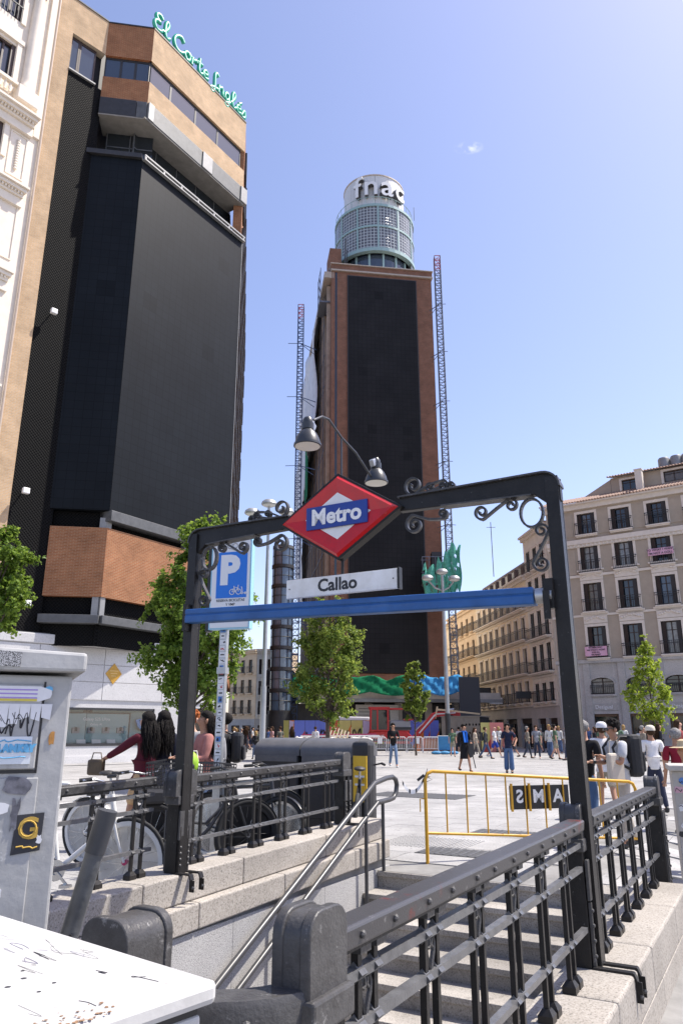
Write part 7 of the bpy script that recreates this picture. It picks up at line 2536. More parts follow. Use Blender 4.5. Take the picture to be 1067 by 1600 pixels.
for k, (xa, xb, za, zb, sd) in enumerate(((0, L_ * .5, -2.4, 1.6, 1), (L_ * .45, L_ * 1.0, -1.4, 2.2, 2), (L_ * .62, L_ * 1.12, -.6, 3.6, 3))):
    m = MB(); r = random.Random(sd)
    nx, nz = 12, 12
    for i in range(nx + 1):
        top_ = zb + .35 * math.sin(i * .9 + sd) + r.uniform(-.15, .15); bot_ = za + r.uniform(-.6, .5)
        for j in range(nz + 1):
            v = j / nz; u = i / nx
            m.v.append((xa + (xb - xa) * u + .25 * v * (k == 2) + .12 * math.sin(v * 7 + i), -.15 + .2 * math.sin(u * 15 + v * 4), bot_ + (top_ - bot_) * v))
    for i in range(nx):
        for j in range(nz):
            a = i * (nz + 1) + j
            if r.random() > .10: m.f.append([a, a + nz + 1, a + nz + 2, a + 1]); m.m.append(0)
    m.build('torn_net', NETM, t, smooth=180)

# white sheeting and scaffold on the tower's street flank
SHEET = mat('white sheeting', (.62, .62, .64), .6, var=.12, scale=1, bump=.5, bscale=2)
t = thing('scaffold_sheeting', 'billowing white sheeting over scaffolding on the tower street flank', 'sheeting', (-1.1, 75, 0), R(97.6))
m = MB(); nx, nz = 30, 26
for i in range(nx + 1):
    u = i / nx
    for j in range(nz + 1):
        v = j / nz
        z = 20 + 33.5 * v - u * 1.5
        yy = .55 + 1.1 * math.sin(math.pi * min(1, v * 1.1)) * .4 + .25 * math.sin(u * 21 + v * 9) + .2 * math.sin(v * 17 + u * 5)
        m.v.append((7 + 27 * u, yy + .35, z))
for i in range(nx):
    for j in range(nz):
        a = i * (nz + 1) + j
        if j < 12 and i < nx - 8 - j: continue
        m.f.append([a, a + 1, a + nz + 2, a + nz + 1]); m.m.append(0)
o = m.build('sheet', SHEET, t, smooth=180); s_ = o.modifiers.new('thick', 'SOLIDIFY'); s_.thickness = .03
m = MB()
for k in range(8): m.bar((4 + k * 4, .5, 6), (4 + k * 4, .5, 54), .07, .07)
for z in range(8, 54, 4): m.bar((3, .5, z), (34, .5, z), .06, .06)
m.build('scaffold_frame', MASTM, t)
m = MB()
for z in (51, 52.2, 53.4, 54.6): m.bar((1.5, .2, z), (4.5, .2, z), .06, .06); m.bar((1.5, 1.2, z), (4.5, 1.2, z), .06, .06)
for x_ in (1.5, 3, 4.5):
    for y_ in (.2, 1.2): m.bar((x_, y_, 50.2), (x_, y_, 54.8), .07, .07)
m.box(1.3, 4.7, .1, 1.3, 50, 50.2)
m.build('guard_cage', MASTM, t)
m = MB(); m.box(14, 18, 1.35, 1.4, 30, 39); m.build('green_patch', NETG, t)

# thin dark strip on the ground along the store
kerb = MB()
a, L_ = frame_of(BP, BQ)
nx_, ny_ = math.sin(a), -math.cos(a)
K0 = (BP[0] + nx_ * 2.2, BP[1] + ny_ * 2.2); K1 = (BQ[0] + nx_ * 2.0 + 1, BQ[1] + ny_ * 2.0 + .8)
o = MB().box(0, frame_of(K0, K1)[1], -.3, .0, -.02, .014).build('dark_street_strip', mat('dark strip grey', (.10, .10, .10), .8, var=.2), None, (K0[0], K0[1], 0), (0, 0, frame_of(K0, K1)[0]))
struct(o)
# ------------------------------------------------------------------ people
SKIN = [mat('skin tone ' + n, c, .55, spec=.3) for n, c in (('light', (.52, .30, .21)), ('tan', (.40, .215, .135)), ('brown', (.26, .13, .08)))]
HAIRM = {n: mat(n + ' hair', c, .75, var=.45, scale=40, bump=.6, bscale=90, spec=.12) for n, c in (('black', (.014, .012, .011)), ('brown', (.05, .028, .016)), ('grey', (.24, .23, .22)), ('red', (.34, .10, .03)), ('blond', (.35, .23, .10)), ('bald', (.40, .215, .135)))}
CLOTHC = {}


def cloth(rgb):
    k = tuple(round(c, 3) for c in rgb)
    if k not in CLOTHC: CLOTHC[k] = mat('cloth %d' % len(CLOTHC), rgb, .85, var=.14, scale=6, bump=.25, bscale=16, spec=.2)
    return CLOTHC[k]


SHOE_D = mat('dark shoe', (.02, .02, .02), .5)
SHOE_W = mat('white shoe', (.65, .65, .64), .5)
PENDING = []


def skin_obj(name, verts, edges, radii, m_, parent, sub=1, root=0, smooth_iter=0):
    me = bpy.data.meshes.new(name)
    me.from_pydata([tuple(v) for v in verts], edges, [])
    o = bpy.data.objects.new(name, me)
    COL.objects.link(o)
    o.parent = parent
    md = o.modifiers.new('skin', 'SKIN'); md.use_smooth_shade = True; md.branch_smoothing = .6
    sv_ = me.skin_vertices[0].data
    for i, r in enumerate(radii):
        sv_[i].radius = (r, r) if not isinstance(r, tuple) else r
        sv_[i].use_root = (i == root)
    s_ = o.modifiers.new('sub', 'SUBSURF'); s_.levels = sub; s_.render_levels = sub
    me.materials.append(m_)
    PENDING.append(o)
    return o


def flush_people():
    dg = bpy.context.evaluated_depsgraph_get(); dg.update()
    res = []
    for o in PENDING:
        e = o.evaluated_get(dg)
        res.append((o, bpy.data.meshes.new_from_object(e)))
    for o, me in res:
        o.modifiers.clear()
        mats_ = [m for m in o.data.materials]
        old = o.data
        o.data = me
        me.name = o.name
        if not me.materials:
            for m in mats_: me.materials.append(m)
        me.shade_smooth()
    PENDING.clear()


def person(label, loc, rz, h=1.72, skin_=0, hair='black', hairlen='short', top=(.1, .1, .1), sleeve='short', legs='jeans', legc=(.05, .08, .16), ll=(12, 5), rl=(-10, 8), la=(5, 6, 15), ra=(-5, 6, 15),
           shoes=0, hat=None, bag=None, group=None, lean=0, headturn=0, female=False, detail=1, fit=1.0, extra=None, build=1.0):
    """a standing or walking figure facing local -y; leg = (swing, knee), arm = (swing, out, elbow)"""
    t = thing('person', label, 'person', loc, rz, group)
    S = h / 1.72
    V3 = lambda x, y, z: Vector((x, y, z)) * S
    hipw = .088 if female else .085
    shw = (.158 if female else .178) * build
    P = {}
    hipz = .92
    def leg(sx, sw_, kn):
        a, b = R(sw_), R(sw_ - kn)
        hp = V3(sx * hipw, 0, hipz)
        k = hp + V3(0, -math.sin(a) * .42, -math.cos(a) * .42)
        an_ = k + V3(sx * .005, -math.sin(b) * .42, -math.cos(b) * .42)
        return hp, k, an_
    hl, kl, al = leg(1, *ll); hr, kr, ar = leg(-1, *rl)
    dz = V3(0, 0, .08).z - min(al.z, ar.z)
    sh = Vector((0, 0, dz))
    ln_ = R(lean)
    def up(v): # lean the upper body about the hip
        q = Vector(v) - V3(0, 0, hipz)
        return V3(0, 0, hipz) + Matrix.Rotation(ln_, 3, 'X') @ q + sh
    pel = V3(0, 0, .96) + sh
    spine, chest, uch, neck = up(V3(0, .005, 1.10)), up(V3(0, .005, 1.26)), up(V3(0, .01, 1.38)), up(V3(0, .005, 1.475))
    hb, hm_, ht = up(V3(0, -.02, 1.54)), up(V3(0, -.022, 1.615)), up(V3(0, -.012, 1.68))
    nose = up(V3(0, -.118, 1.60))
    def arm(sx, sw_, out, el):
        a, o_, e = R(sw_), R(out), R(el)
        s_ = up(V3(sx * shw, .01, 1.405))
        d1 = Vector((sx * math.sin(o_), -math.sin(a) * math.cos(o_), -math.cos(a) * math.cos(o_)))
        d2 = Vector((sx * math.sin(o_) * (.2 if el > 40 else .7) - (sx * .35 if el > 60 else 0), -math.sin(a + e) * math.cos(o_), -math.cos(a + e) * math.cos(o_))).normalized()
        rot_ = Matrix.Rotation(ln_ * .6, 3, 'X')
        d1, d2 = rot_ @ d1, rot_ @ d2
        el_ = s_ + d1 * .285 * S; wr = el_ + d2 * .245 * S; hd = wr + d2 * .085 * S
        return s_, el_, wr, hd, d2
    SL, EL_, WL, HL, dl = arm(1, *la); SR, ER_, WR_, HR_, dr = arm(-1, *ra)
    hl, kl, al, hr, kr, ar = [q + sh for q in (hl, kl, al, hr, kr, ar)]
    toe = lambda a: a + V3(0, -.15, -.045)
    vs = [pel, spine, chest, uch, neck, hb, hm_, ht, nose, hl, kl, al, toe(al), hr, kr, ar, toe(ar), SL, EL_, WL, HL, SR, ER_, WR_, HR_]
    ed = [(0, 1), (1, 2), (2, 3), (3, 4), (4, 5), (5, 6), (6, 7), (6, 8), (0, 9), (9, 10), (10, 11), (11, 12), (0, 13), (13, 14), (14, 15), (15, 16), (3, 17), (17, 18), (18, 19), (19, 20), (3, 21), (21, 22), (22, 23), (23, 24)]
    rd = [.105, .098, .115, .10, .05, .066, .088, .062, .012, .078, .056, .036, .03, .078, .056, .036, .03, .052, .040, .028, .026, .052, .040, .028, .026]
    slim = {0: .84, 1: .84, 2: .84, 3: .80, 9: .82, 13: .82, 17: .82, 21: .82}
    rd = [r * S * (build if i < 4 else 1) * slim.get(i, 1) for i, r in enumerate(rd)]
    body = skin_obj('body', vs, ed, rd, SKIN[skin_], t, 1 if detail < 2 else 2)
    # fingers, for the figures near enough to show them
    if detail >= 2:
        for (w, hd, d, nm) in ((WL, HL, dl, 1), (WR_, HR_, dr, -1)):
            m = MB()
            side = d.cross(Vector((0, 1, 0)) if abs(d.y) < .8 else Vector((0, 0, 1))).normalized()
            pal = d.cross(side).normalized()
            for k in range(4):
                b_ = hd + side * (k - 1.5) * .017 * S
                m.tube([b_, b_ + d * .035 * S + pal * .006, b_ + d * (.062 - .006 * abs(k - 1.2)) * S + pal * .022], [.0085 * S, .008 * S, .006 * S], 6)
            m.tube([w + d * .02 * S, w + d * .05 * S + side * .035 * S + pal * .01, w + d * .085 * S + side * .04 * S + pal * .025], [.011 * S, .0095 * S, .007 * S], 6)
            m.build('hand', SKIN[skin_], body, smooth=60)
        # eyes and ears
        m = MB()
        for sx in (-1, 1): m.ball(up(V3(sx * .032, -.098, 1.622)), .009 * S, .006 * S, .006 * S, 8, 5)
        m.build('eyes', BLACK, body)
        for sx in (-1, 1):
            m = MB(); m.ball(up(V3(sx * .088, -.005, 1.605)), .012 * S, .024 * S, .034 * S, 8, 6); m.build('ear', SKIN[skin_], body, smooth=60)
    # clothes
    g = .016 * S * fit
    rt = [.112, .110, .122, .108, .056]
    if female: rt = [.108, .092, .112, .10, .05]
    rt = [r * S * build + g for r in rt]
    tv = [pel + V3(0, 0, .03), spine, chest, uch + V3(0, 0, .012), uch + (neck - uch) * .75, pel + V3(0, 0, -.11 if not female else -.07)]
    te = [(0, 1), (1, 2), (2, 3), (3, 4), (0, 5)]
    tr_ = rt[:4] + [.064 * S, rt[0] * 1.02]
    for (s_, e_, w_) in ((SL, EL_, WL), (SR, ER_, WR_)):
        i0 = len(tv)
        tv.append(s_ + V3(0, 0, .008)); te.append((3, i0)); tr_.append(.066 * S + g * .6)
        if sleeve == 'long':
            tv += [e_, w_ + (e_ - w_) * .06]; te += [(i0, i0 + 1), (i0 + 1, i0 + 2)]; tr_ += [.048 * S + g * .5, .036 * S + g * .4]
        elif sleeve == 'short':
            tv.append(s_ + (e_ - s_) * .78); te.append((i0, i0 + 1)); tr_.append(.056 * S + g * .6)
    shirt = skin_obj('shirt', tv, te, tr_, cloth(top), t, 1 if detail < 2 else 2, root=0)
    def legcloth(name, frac, r0, r1, r2):
        lv = [pel + V3(0, 0, .10), pel + V3(0, 0, -.05)]; le = [(0, 1)]; lr = [r0 * 1.08 * build, r0 * 1.12 * build]
        for (hp, k, a) in ((hl, kl, al), (hr, kr, ar)):
            i0 = len(lv)
            lv.append(hp + (k - hp) * .25); le.append((1, i0)); lr.append(r0 * .86)
            if frac <= 1:
                lv.append(hp + (k - hp) * (.55 + .45 * frac)); le.append((i0, i0 + 1)); lr.append(r1)
            else:
                lv += [k, a + (k - a) * .02]; le += [(i0, i0 + 1), (i0 + 1, i0 + 2)]; lr += [r1, r2]
        return skin_obj(name, lv, le, [r * S for r in lr], cloth(legc), t, 1 if detail < 2 else 2, root=0)
    if legs == 'jeans': legcloth('trousers', 2, .105, .068, .050)
    elif legs == 'wide': legcloth('trousers', 2, .112, .092, .10)
    elif legs == 'slim': legcloth('trousers', 2, .102, .060, .042)
    elif legs == 'shorts': legcloth('shorts', .85, .112, .088, .05)
    elif legs == 'skirt':
        c0 = (kl + kr) / 2
        m = MB(); m.lathe([(.10 * S, pel.z + .12 * S), (.135 * S, pel.z - .02), (.16 * S, pel.z - .25 * S), (.185 * S, pel.z - .46 * S), (.17 * S, pel.z - .46 * S)], 16)
        m.build('skirt', cloth(legc), t, smooth=60)
    # shoes
    for a in (al, ar):
        m = MB(); m.ball(a + V3(0, -.055, -.045), .045 * S, .125 * S, .042 * S, 10, 6); m.ball(a + V3(0, .01, -.01), .045 * S, .055 * S, .055 * S, 8, 5)
        m.build('shoe', SHOE_W if shoes else SHOE_D, t, smooth=60)
    # hair
    hc = up(V3(0, .012, 1.635))
    hm = HAIRM[hair]
    if hairlen != 'none' and hat is None or hairlen in ('long', 'bob'):
        m = MB()
        rg = random.Random(int(loc[0] * 100) + 5)
        prof = []
        m.ball(hc + V3(0, .004, .018), .098 * S, .108 * S, .095 * S, 14, 9)
        # open the face: push front-lower vertices back
        nv = []
        for (x, y, z) in m.v:
            q = Vector((x, y, z)) - hc
            if q.y < -.02 * S and q.z < .045 * S: q.y = -.02 * S + (q.y + .02 * S) * .1; q.z = max(q.z, -.03 * S)
            j = 1 + rg.uniform(-.06, .06)
            nv.append(tuple(hc + q * j))
        m.v = nv
        m.build('hair', hm, t, smooth=80)
    if hairlen == 'long':
        lv = [hc + V3(0, .03, .02), hc + V3(0, .05, -.08), up(V3(0, .075, 1.45)), up(V3(0, .105, 1.32)), up(V3(0, .11, 1.2))]
        skin_obj('long_hair', lv, [(0, 1), (1, 2), (2, 3), (3, 4)], [.075 * S, .08 * S, .075 * S, .06 * S, .025 * S], hm, t, 1)
        rg = random.Random(int(abs(loc[0]) * 1000))
        m = MB()
        for k in range(150):
            a_ = rg.uniform(-2.1, 2.1)
            rr = rg.uniform(.8, 1.15)
            sx_, cy_ = math.sin(a_), math.cos(a_)
            end = rg.uniform(1.10, 1.30)
            wv = rg.uniform(0, 6.28)
            pts = []
            for q in range(9):
                u = q / 8
                z = 1.685 + (end - 1.685) * u
                wd = (.055 + .07 * min(1, u * 2.4)) * rr
                wob = .016 * math.sin(wv + u * 9) + .006 * math.sin(wv * 3 + u * 21) * min(1, u * 2)
                pts.append(up(V3(sx_ * wd * (1.05 - .15 * u) + wob, .02 + .02 * u + cy_ * wd * .8 + .05 * min(1, u * 1.6), z)))
            m.tube(pts, [.007 * S, .009 * S, .009 * S, .009 * S, .008 * S, .008 * S, .007 * S, .005 * S, .0015 * S], 4)
        m.build('hair_strand', hm, t, smooth=80)
    if hairlen == 'bob':
        m = MB(); m.ball(hc + V3(0, .05, -.06), .10 * S, .075 * S, .12 * S, 12, 7); m.build('hair_back', hm, t, smooth=80)
    if hairlen == 'curly':
        m = MB(); rg = random.Random(4)
        for k in range(46):
            a_ = rg.uniform(0, 6.28); e_ = rg.uniform(.15, 1.5)
            q = Vector((math.cos(a_) * math.cos(e_), math.sin(a_) * math.cos(e_), math.sin(e_)))
            if q.y < -.55 and q.z < .5: continue
            m.ball(hc + V3(q.x * .092, q.y * .10, .02 + q.z * .095), .024 * S, nu=6, nv=4)
        m.build('curls', hm, t, smooth=80)
    if hat:
        kind, c = hat
        m = MB()
        if kind == 'cap':
            m.lathe([(.103 * S, -.01 * S), (.105 * S, .03 * S), (.09 * S, .075 * S), (.05 * S, .1 * S), (.001, .105 * S)], 14, hc + V3(0, 0, .01))
            m.add([hc + V3(-.075, -.08, .0), hc + V3(.075, -.08, .0), hc + V3(.05, -.19, -.02), hc + V3(-.05, -.19, -.02), hc + V3(-.075, -.08, .012), hc + V3(.075, -.08, .012), hc + V3(.05, -.19, -.008), hc + V3(-.05, -.19, -.008)],
                  [(0, 1, 2, 3), (7, 6, 5, 4), (0, 4, 5, 1), (1, 5, 6, 2), (2, 6, 7, 3), (3, 7, 4, 0)])
        else:
            m.lathe([(.20 * S, -.005), (.21 * S, .0), (.12 * S, .015 * S), (.105 * S, .03 * S), (.095 * S, .09 * S), (.06 * S, .11 * S), (.001, .112 * S)], 18, hc + V3(0, 0, .02))
        m.build('cap' if kind == 'cap' else 'sun_hat', cloth(c), t, smooth=50)
        if hairlen == 'short':
            m = MB(); m.ball(hc + V3(0, .03, -.03), .093 * S, .075 * S, .07 * S, 10, 6); m.build('hair', hm, t, smooth=80)
    P = dict(t=t, up=up, V=V3, HL=HL, HR=HR_, WL=WL, WR=WR_, SL=SL, SR=SR, hc=hc, pel=pel, S=S, EL=EL_, ER=ER_)
    if extra: extra(P)
    return t


def backpack(label, P, m_, rot=0, big=1.0):
    t = P['t']
    V3, up = P['V'], P['up']
    c = t.matrix_basis @ up(V3(0, .21, 1.22))
    b = thing('backpack', label, 'backpack', c, t.rotation_euler.z)
    m = MB(); m.cb((0, 0, 0), .30 * big, .17 * big, .46 * big); m.build('bag_body', m_, b, bevel=.06)
    m = MB(); m.cb((0, .10 * big, -.08), .22 * big, .06, .22 * big); m.build('front_pocket', m_, b, bevel=.03)
    for sx in (-1, 1):
        pts = [Vector((sx * .09, -.08, .20 * big)), Vector((sx * .11, -.2, .24)), Vector((sx * .12, -.325, .10)), Vector((sx * .13, -.29, -.08)), Vector((sx * .13, -.1, -.17))]
        MB().tube(pts, .018, 6).build('strap', m_, b, smooth=60)
    return b


def handbag(label, pos, rz, m_, w=.24, h=.2, d=.09):
    b = thing('handbag', label, 'bag', pos, rz)
    m = MB(); m.cb((0, 0, 0), w, d, h); m.build('bag_body', m_, b, bevel=.03)
    m = MB(); m.tube([(-w * .35, 0, h * .45), (-w * .25, 0, h * .9), (w * .25, 0, h * .9), (w * .35, 0, h * .45)], .008, 6); m.build('handle', m_, b, smooth=60)
    return b


def feet(px, py_head, py_feet=None, Y=None):
    """ground point under a head seen at px at distance Y"""
    q = at(px, py_head, Y)
    return Vector((q.x, Y, G(q.x, Y))), q.z - G(q.x, Y)


REC = {}


def grab(k):
    def f(P): REC[k] = P
    return f


# ---- near figures by the bicycles
q, h_ = feet(231, 1116, Y=10.2)
person('long-haired woman in a maroon top and beige shorts holding out a brown bag', q, R(-118), 1.68, 1, 'black', 'long', (.085, .012, .022), 'long', 'shorts', (.52, .34, .18), (14, 4), (-12, 14), (58, 12, 4), (10, 8, 12), female=True, detail=2, extra=grab('maroon'))
P_ = REC['maroon']; hand = P_['t'].matrix_basis @ P_['HL']
handbag('brown shoulder bag held out by the woman in maroon', (hand.x - .05, hand.y - .03, hand.z - .08), R(-20), mat('brown leather', (.07, .045, .022), .5, var=.3, scale=10), .24, .2)
q, h_ = feet(257, 1113, Y=10.6)
person('woman with long dark hair in a dark navy dress close behind the maroon top', q, R(-150), 1.69, 1, 'black', 'long', (.018, .02, .035), 'long', 'skirt', (.025, .03, .05), (8, 4), (-8, 8), female=True, detail=2)
q, h_ = feet(302, 1108, Y=11.4)
person('red-haired person in a pale grey top right of the arch post', q, R(-25), 1.72, 0, 'red', 'curly', (.40, .38, .36), 'long', 'jeans', (.10, .11, .13), detail=2)
q, h_ = feet(322, 1112, Y=9.9)
person('long-haired woman in a dusty pink top carrying a white tote over folded arms', q, R(-60), 1.68, 1, 'black', 'long', (.36, .16, .14), 'long', 'jeans', (.08, .12, .22), la=(15, 8, 80), ra=(15, 8, 80), female=True, detail=2, extra=grab('pink'))
P_ = REC['pink']; w = P_['t'].matrix_basis @ P_['WL']
b = handbag('white cotton tote hanging from the arm of the woman in pink', (w.x + .07, w.y - .05, w.z - .26), R(20), mat('white cotton', (.70, .68, .64), .9, var=.08), .34, .38, .07)
q, h_ = feet(339, 1128, Y=11.2)
person('brown-haired woman in a grey top between the pink top and the sign pole', q, R(-110), 1.64, 0, 'brown', 'bob', (.30, .30, .31), 'long', 'jeans', (.04, .05, .07), female=True, detail=2, extra=grab('bpw'))
q, h_ = feet(352, 1122, Y=12.0)
person('person in dark clothes half hidden by the stickered sign pole wearing a black backpack', q, R(-90), 1.7, 1, 'black', 'short', (.03, .03, .032), 'long', 'jeans', (.03, .03, .04), extra=grab('bp'))
backpack('black backpack right of the stickered sign pole', REC['bp'], BLACK)

# ---- figures crossing the plaza
q = gp(615, 1199, 0); q.z = G(q.x, q.y)
person('bearded man in a black jacket and jeans walking across the plaza, hands together', q, R(8), 1.78, 1, 'black', 'short', (.012, .012, .013), 'long', 'jeans', (.14, .20, .30), (16, 4), (-12, 20), (22, 6, 75), (18, 6, 82), shoes=1, detail=2)
q = gp(727, 1206, 0); q.z = G(q.x, q.y)
person('woman in a black dress with a blue scarf carrying a dark jacket', q, R(15), 1.72, 1, 'black', 'short', (.014, .014, .016), 'long', 'skirt', (.014, .014, .016), (20, 4), (-16, 16), (10, 8, 70), (4, 10, 10), detail=2, extra=grab('scarf'))
P_ = REC['scarf']
sc_o = thing('scarf', 'bright blue scarf round the neck of the woman in black', 'scarf', P_['t'].location, P_['t'].rotation_euler.z)
m = MB()
for sx in (-1, 1):
    m.bar(P_['up'](P_['V'](sx * .06, -.11, 1.46)), P_['up'](P_['V'](sx * .04, -.165, 1.08)), .075, .02)
m.tube([P_['up'](P_['V'](.075 * math.cos(a), .0 + .085 * math.sin(a), 1.47)) for a in np.linspace(0, 6.28, 13)[:-1]], .024, 6, closed=True)
m.build('scarf_cloth', cloth((.02, .14, .55)), sc_o, smooth=60)
w = P_['t'].matrix_basis @ P_['WL']
jk = thing('jacket', 'dark jacket hanging over the arm of the woman with the blue scarf', 'jacket', w, R(15))
m = MB(); m.prism([(-.08, .05), (-.12, -.35), (-.06, -.55), (.06, -.5), (.1, -.3), (.08, .05)], -.06, .05); m.bar((.02, 0, -.3), (.14, -.02, -.92), .05, .03); m.build('jacket_cloth', BLACK, jk, bevel=.02, fix=True)
q = gp(796, 1208, 0); q.z = G(q.x, q.y)
person('woman in a navy T-shirt and wide blue jeans standing with a hand on her hip', q, R(-12), 1.70, 1, 'black', 'bob', (.016, .02, .045), 'short', 'wide', (.07, .12, .23), (6, 2), (-4, 2), (-14, 34, 62), (-8, 10, 20), female=True, detail=2)
q = gp(840, 1186, 0); q.z = G(q.x, q.y)
person('man in a grey patterned shirt and dark trousers walking towards the metro', q, R(-5), 1.76, 0, 'brown', 'short', (.24, .25, .28), 'short', 'jeans', (.03, .04, .07), (14, 3), (-14, 18), shoes=1)
q = gp(771, 1186, 0)
person('person in dark clothes with a backpack walking past the blue barrier', (q.x - .35, q.y + .2, 0), R(80), 1.70, 1, 'brown', 'short', (.05, .055, .06), 'long', 'jeans', (.06, .09, .16), (22, 5), (-18, 18), extra=grab('dk'))
backpack('dark backpack on the walker passing the blue barrier', REC['dk'], BLACK)
q = gp(762, 1183, 0)
person('person in beige clothes walking just beside the dark backpack', (q.x - .55, q.y + .8, 0), R(60), 1.66, 0, 'brown', 'bob', (.34, .29, .23), 'long', 'jeans', (.30, .27, .22), (18, 4), (-14, 14))
q = gp(765, 1184, 0)
person('bald man in a white shirt and blue shorts striding by the painted panel', (q.x + .35, q.y + .2, 0), R(75), 1.8, 0, 'bald', 'none', (.66, .66, .66), 'short', 'shorts', (.03, .06, .32), (26, 6), (-20, 20), (18, 6, 10), (-18, 6, 20), shoes=1)
q = gp(705, 1180, 0)

# ---- figures beyond the railing on the kerb side
q, h_ = feet(909, 1129, Y=11.0)
person('grey-haired man in a black T-shirt and jeans beside the tall arch post', q, R(150), h_ + .02, 1, 'grey', 'short', (.014, .014, .015), 'short', 'jeans', (.07, .12, .22), (10, 4), (-10, 10), detail=2)
q, h_ = feet(938, 1131, Y=13.6)
person('man in a white T-shirt, khaki shorts and a backwards white cap', q, R(172), h_ + .03, 1, 'brown', 'short', (.70, .66, .62), 'short', 'shorts', (.30, .26, .20), (14, 4), (-14, 16), hat=('cap', (.6, .6, .62)), detail=2, fit=1.8, build=1.1)
q, h_ = feet(962, 1130, Y=10.4)
person('curly-haired young man in sunglasses and light grey T-shirt with a big black backpack', q, R(-78), h_ + .03, 1, 'black', 'curly', (.52, .53, .55), 'short', 'jeans', (.46, .42, .36), (8, 4), (-8, 8), (20, 10, 95), (18, 8, 80), lean=6, detail=2, fit=1.4, extra=grab('gl'))
P_ = REC['gl']
backpack('large black backpack on the young man with sunglasses', P_, mat('backpack cloth', (.016, .016, .018), .7, bump=.3, bscale=20), big=1.18)
gl = thing('sunglasses', 'dark wraparound sunglasses on the curly-haired young man', 'sunglasses', P_['t'].location, P_['t'].rotation_euler.z)
m = MB()
for sx in (-1, 1):
    m.ball(P_['up'](P_['V'](sx * .036, -.112, 1.622)), .036, .014, .022, 10, 6)
    m.bar(P_['up'](P_['V'](sx * .068, -.095, 1.63)), P_['up'](P_['V'](sx * .096, .01, 1.625)), .01, .012)
m.build('lens', glass('sunglass lens', (.01, .01, .012), .1), gl, smooth=60)
wt = thing('wrist_watch', 'black wrist watch on the young man with the backpack', 'watch', P_['t'].location, P_['t'].rotation_euler.z)
m = MB(); c_ = P_['WR']; m.ball(c_, .042, .042, .03, 10, 6); m.build('watch_band', BLACK, wt, smooth=60)
tb = P_['t'].matrix_basis @ P_['V'](.12, -.2, 1.12)
handbag('cream tote bag with a black stripe held by the young man with the backpack', (tb.x + .02, tb.y - .05, tb.z - .06), R(25), mat('cream canvas', (.50, .45, .38), .9), .26, .4, .08)
rows_ = [
    (958, 1143, 17.5, 'person in a pale beige sun cap behind the young man with the backpack', 175, 'brown', (.35, .33, .30), 'long', 'jeans', (.12, .12, .13), ('cap', (.60, .56, .46)), 1),
    (1014, 1136, 14.5, 'man in a white T-shirt, dark shorts and cream cap walking towards the arcade', 178, 'brown', (.72, .70, .68), 'short', 'jeans', (.03, .035, .06), ('cap', (.62, .56, .46)), 1),
    (1053, 1141, 12.2, 'grey-haired man in a dark red shirt and grey trousers', 172, 'grey', (.22, .015, .03), 'short', 'jeans', (.22, .21, .20), None, 1),
    (1068, 1162, 9.3, 'woman in a straw sun hat cut off at the frame edge', -80, 'brown', (.40, .30, .22), 'short', 'jeans', (.3, .3, .3), ('sun', (.55, .44, .28)), 1),
]
for (px, py, Y, lab, rz, hr_, tp_, slv, lg, lc_, ht_, sk) in rows_:
    q, h_ = feet(px, py, Y=Y)
    person(lab, q, R(rz), min(1.85, max(1.45, h_ + .02)), sk, hr_, 'short', tp_, slv, lg, lc_, (10, 4), (-10, 10), hat=ht_, detail=2 if Y < 15 else 1)

# ---- by the hoarding
q = gp(494, 1172, 0)
for (px, Y, lab, rz, tp_, lc_, hr_, hl_, slv) in (
    (493, 50, 'man in a loose white shirt standing before the tree trunk and white sacks', 160, (.70, .70, .70), (.15, .2, .3), 'brown', 'short', 'long'),
    (438, 47, 'man in an olive T-shirt walking past the leftmost painted panel', -140, (.10, .10, .085), (.05, .05, .05), 'brown', 'short', 'short'),
    (457, 48, 'dark-clothed woman in front of the orange painted panel', 140, (.02, .018, .02), (.02, .02, .025), 'brown', 'long', 'long'),
    (400, 42, 'blond child-sized walker in black by the lamp post', -150, (.02, .02, .022), (.10, .14, .22), 'blond', 'bob', 'long'),
    (411, 46, 'man in a dark suit next to the lamp post', 170, (.03, .03, .035), (.03, .03, .035), 'grey', 'short', 'long'),
    (425, 49, 'woman in a pink top right of the lamp post', -60, (.5, .3, .3), (.1, .15, .3), 'brown', 'bob', 'short'),
):
    q = at(px, 1142, Y)
    person(lab, (q.x, Y, 0), R(rz), 1.45 if 'child' in lab else 1.73, 1, hr_, hl_, tp_, slv, 'jeans', lc_, (12, 4), (-12, 14), female='woman' in lab)

# ---- the distant crowd: a few figures, copied with their own clothes
crowd_src = []
spec_ = [('short', (.5, .5, .5), 'short', 'jeans', (.04, .05, .09), False), ('long', (.03, .03, .035), 'long', 'jeans', (.03, .03, .04), True), ('short', (.06, .10, .22), 'short', 'jeans', (.2, .18, .15), False),
         ('bob', (.35, .08, .08), 'short', 'skirt', (.05, .05, .06), True), ('short', (.25, .22, .18), 'long', 'jeans', (.05, .06, .08), False), ('bob', (.6, .6, .58), 'long', 'wide', (.08, .12, .22), True), ('short', (.10, .16, .10), 'short', 'shorts', (.3, .27, .2), False)]
GRP1 = 'pedestrians along the arcades beyond the plaza'
GRP2 = 'pedestrians in the shaded alley left of the tower'
for i, (hl_, tp_, slv, lg, lc_, fem) in enumerate(spec_):
    t = person('tmp', (0, 0, 0), 0, 1.72, i % 3, ['black', 'brown', 'black', 'brown', 'grey', 'blond', 'black'][i], hl_, tp_, slv, lg, lc_, (14, 4), (-14, 16), female=fem)
    crowd_src.append(t)
flush_people()
CNAME = ['grey T-shirt', 'black jacket and long hair', 'blue T-shirt', 'red top and dark skirt', 'brown long-sleeved top', 'white blouse and wide jeans', 'green T-shirt and shorts']
rg = random.Random(17)
used_src = set()
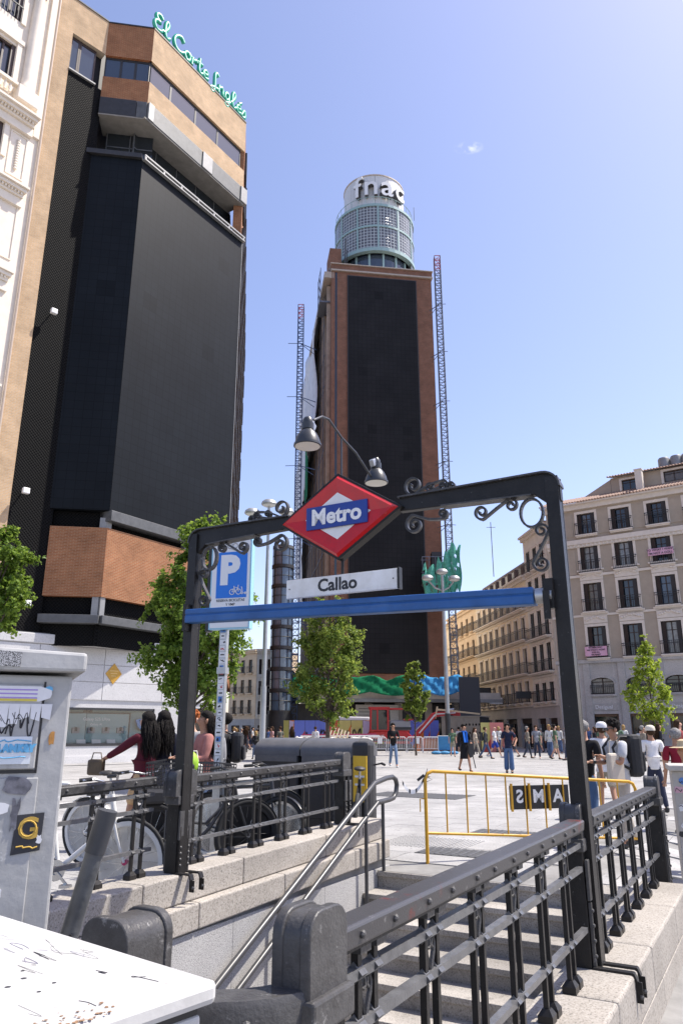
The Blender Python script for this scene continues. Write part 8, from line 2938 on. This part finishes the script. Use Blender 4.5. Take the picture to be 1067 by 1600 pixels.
spots = []
# along the foot of the corner building and the street houses
for k in range(26):
    px = rg.uniform(776, 905); Y = rg.uniform(46, 70)
    spots.append((px, Y, 1))
for k in range(15):
    px = rg.uniform(905, 1075); Y = rg.uniform(22, 54)
    spots.append((px, Y, 1))
for px, Y in ((706, 46), (716, 58), (741, 49), (752, 60), (801, 44), (823, 43), (857, 42), (866, 41), (884, 40), (893, 44)):
    spots.append((px, Y, 1))
for k in range(24):
    px = rg.uniform(362, 424); Y = rg.uniform(52, 95)
    spots.append((px, Y, 2))
done = {}
for k, (px, Y, g_) in enumerate(spots):
    i = k % len(crowd_src)
    src = crowd_src[i]
    q = at(px, 1142, Y)
    if g_ == 1 and q.y > 60 and q.x > 17.0: q.y = 58 - (k % 5)
    o = src if i not in used_src else copy_tree(src)
    used_src.add(i)
    o.location = (q.x, q.y, G(q.x, q.y)); o.rotation_euler = (0, 0, rg.choice([R(rg.uniform(-40, 40)), R(rg.uniform(140, 220)), R(90), R(-90)]))
    s_ = rg.uniform(.93, 1.06); o.scale = (s_, s_, s_)
    o['group'] = GRP1 if g_ == 1 else GRP2
    done.setdefault((i, g_), []).append((proj(*o.location)[0], o))
ORD = 'first second third fourth fifth sixth seventh eighth ninth tenth eleventh twelfth thirteenth fourteenth'.split()
for (i, g_), rows_ in done.items():
    for k, (px, o) in enumerate(sorted(rows_, key=lambda r_: r_[0])):
        o['label'] = ('%s from left of distant walkers in a %s by the arcades' if g_ == 1 else '%s from left of alley walkers in a %s') % (ORD[k], CNAME[i])

# a pigeon on the paving
q = gp(362, 1186, 0)
t = thing('pigeon', 'grey pigeon on the paving beyond the sign pole', 'pigeon', (q.x, q.y, 0), R(40))
m = MB(); m.ball((0, 0, .12), .12, .06, .065, 10, 6); m.ball((.11, 0, .2), .038, .035, .04, 8, 5); m.tube([(.07, 0, .15), (.1, 0, .19)], [.05, .035], 8); m.tube([(-.09, 0, .12), (-.2, 0, .09)], [.035, .012], 6); m.tube([(.14, 0, .2), (.17, 0, .195)], [.01, .003], 5)
for sy in (-.025, .025): m.tube([(0, sy, .07), (.0, sy, .0)], .006, 4)
m.build('pigeon_body', mat('pigeon grey', (.10, .11, .13), .7), t, smooth=60)
flush_fonts()
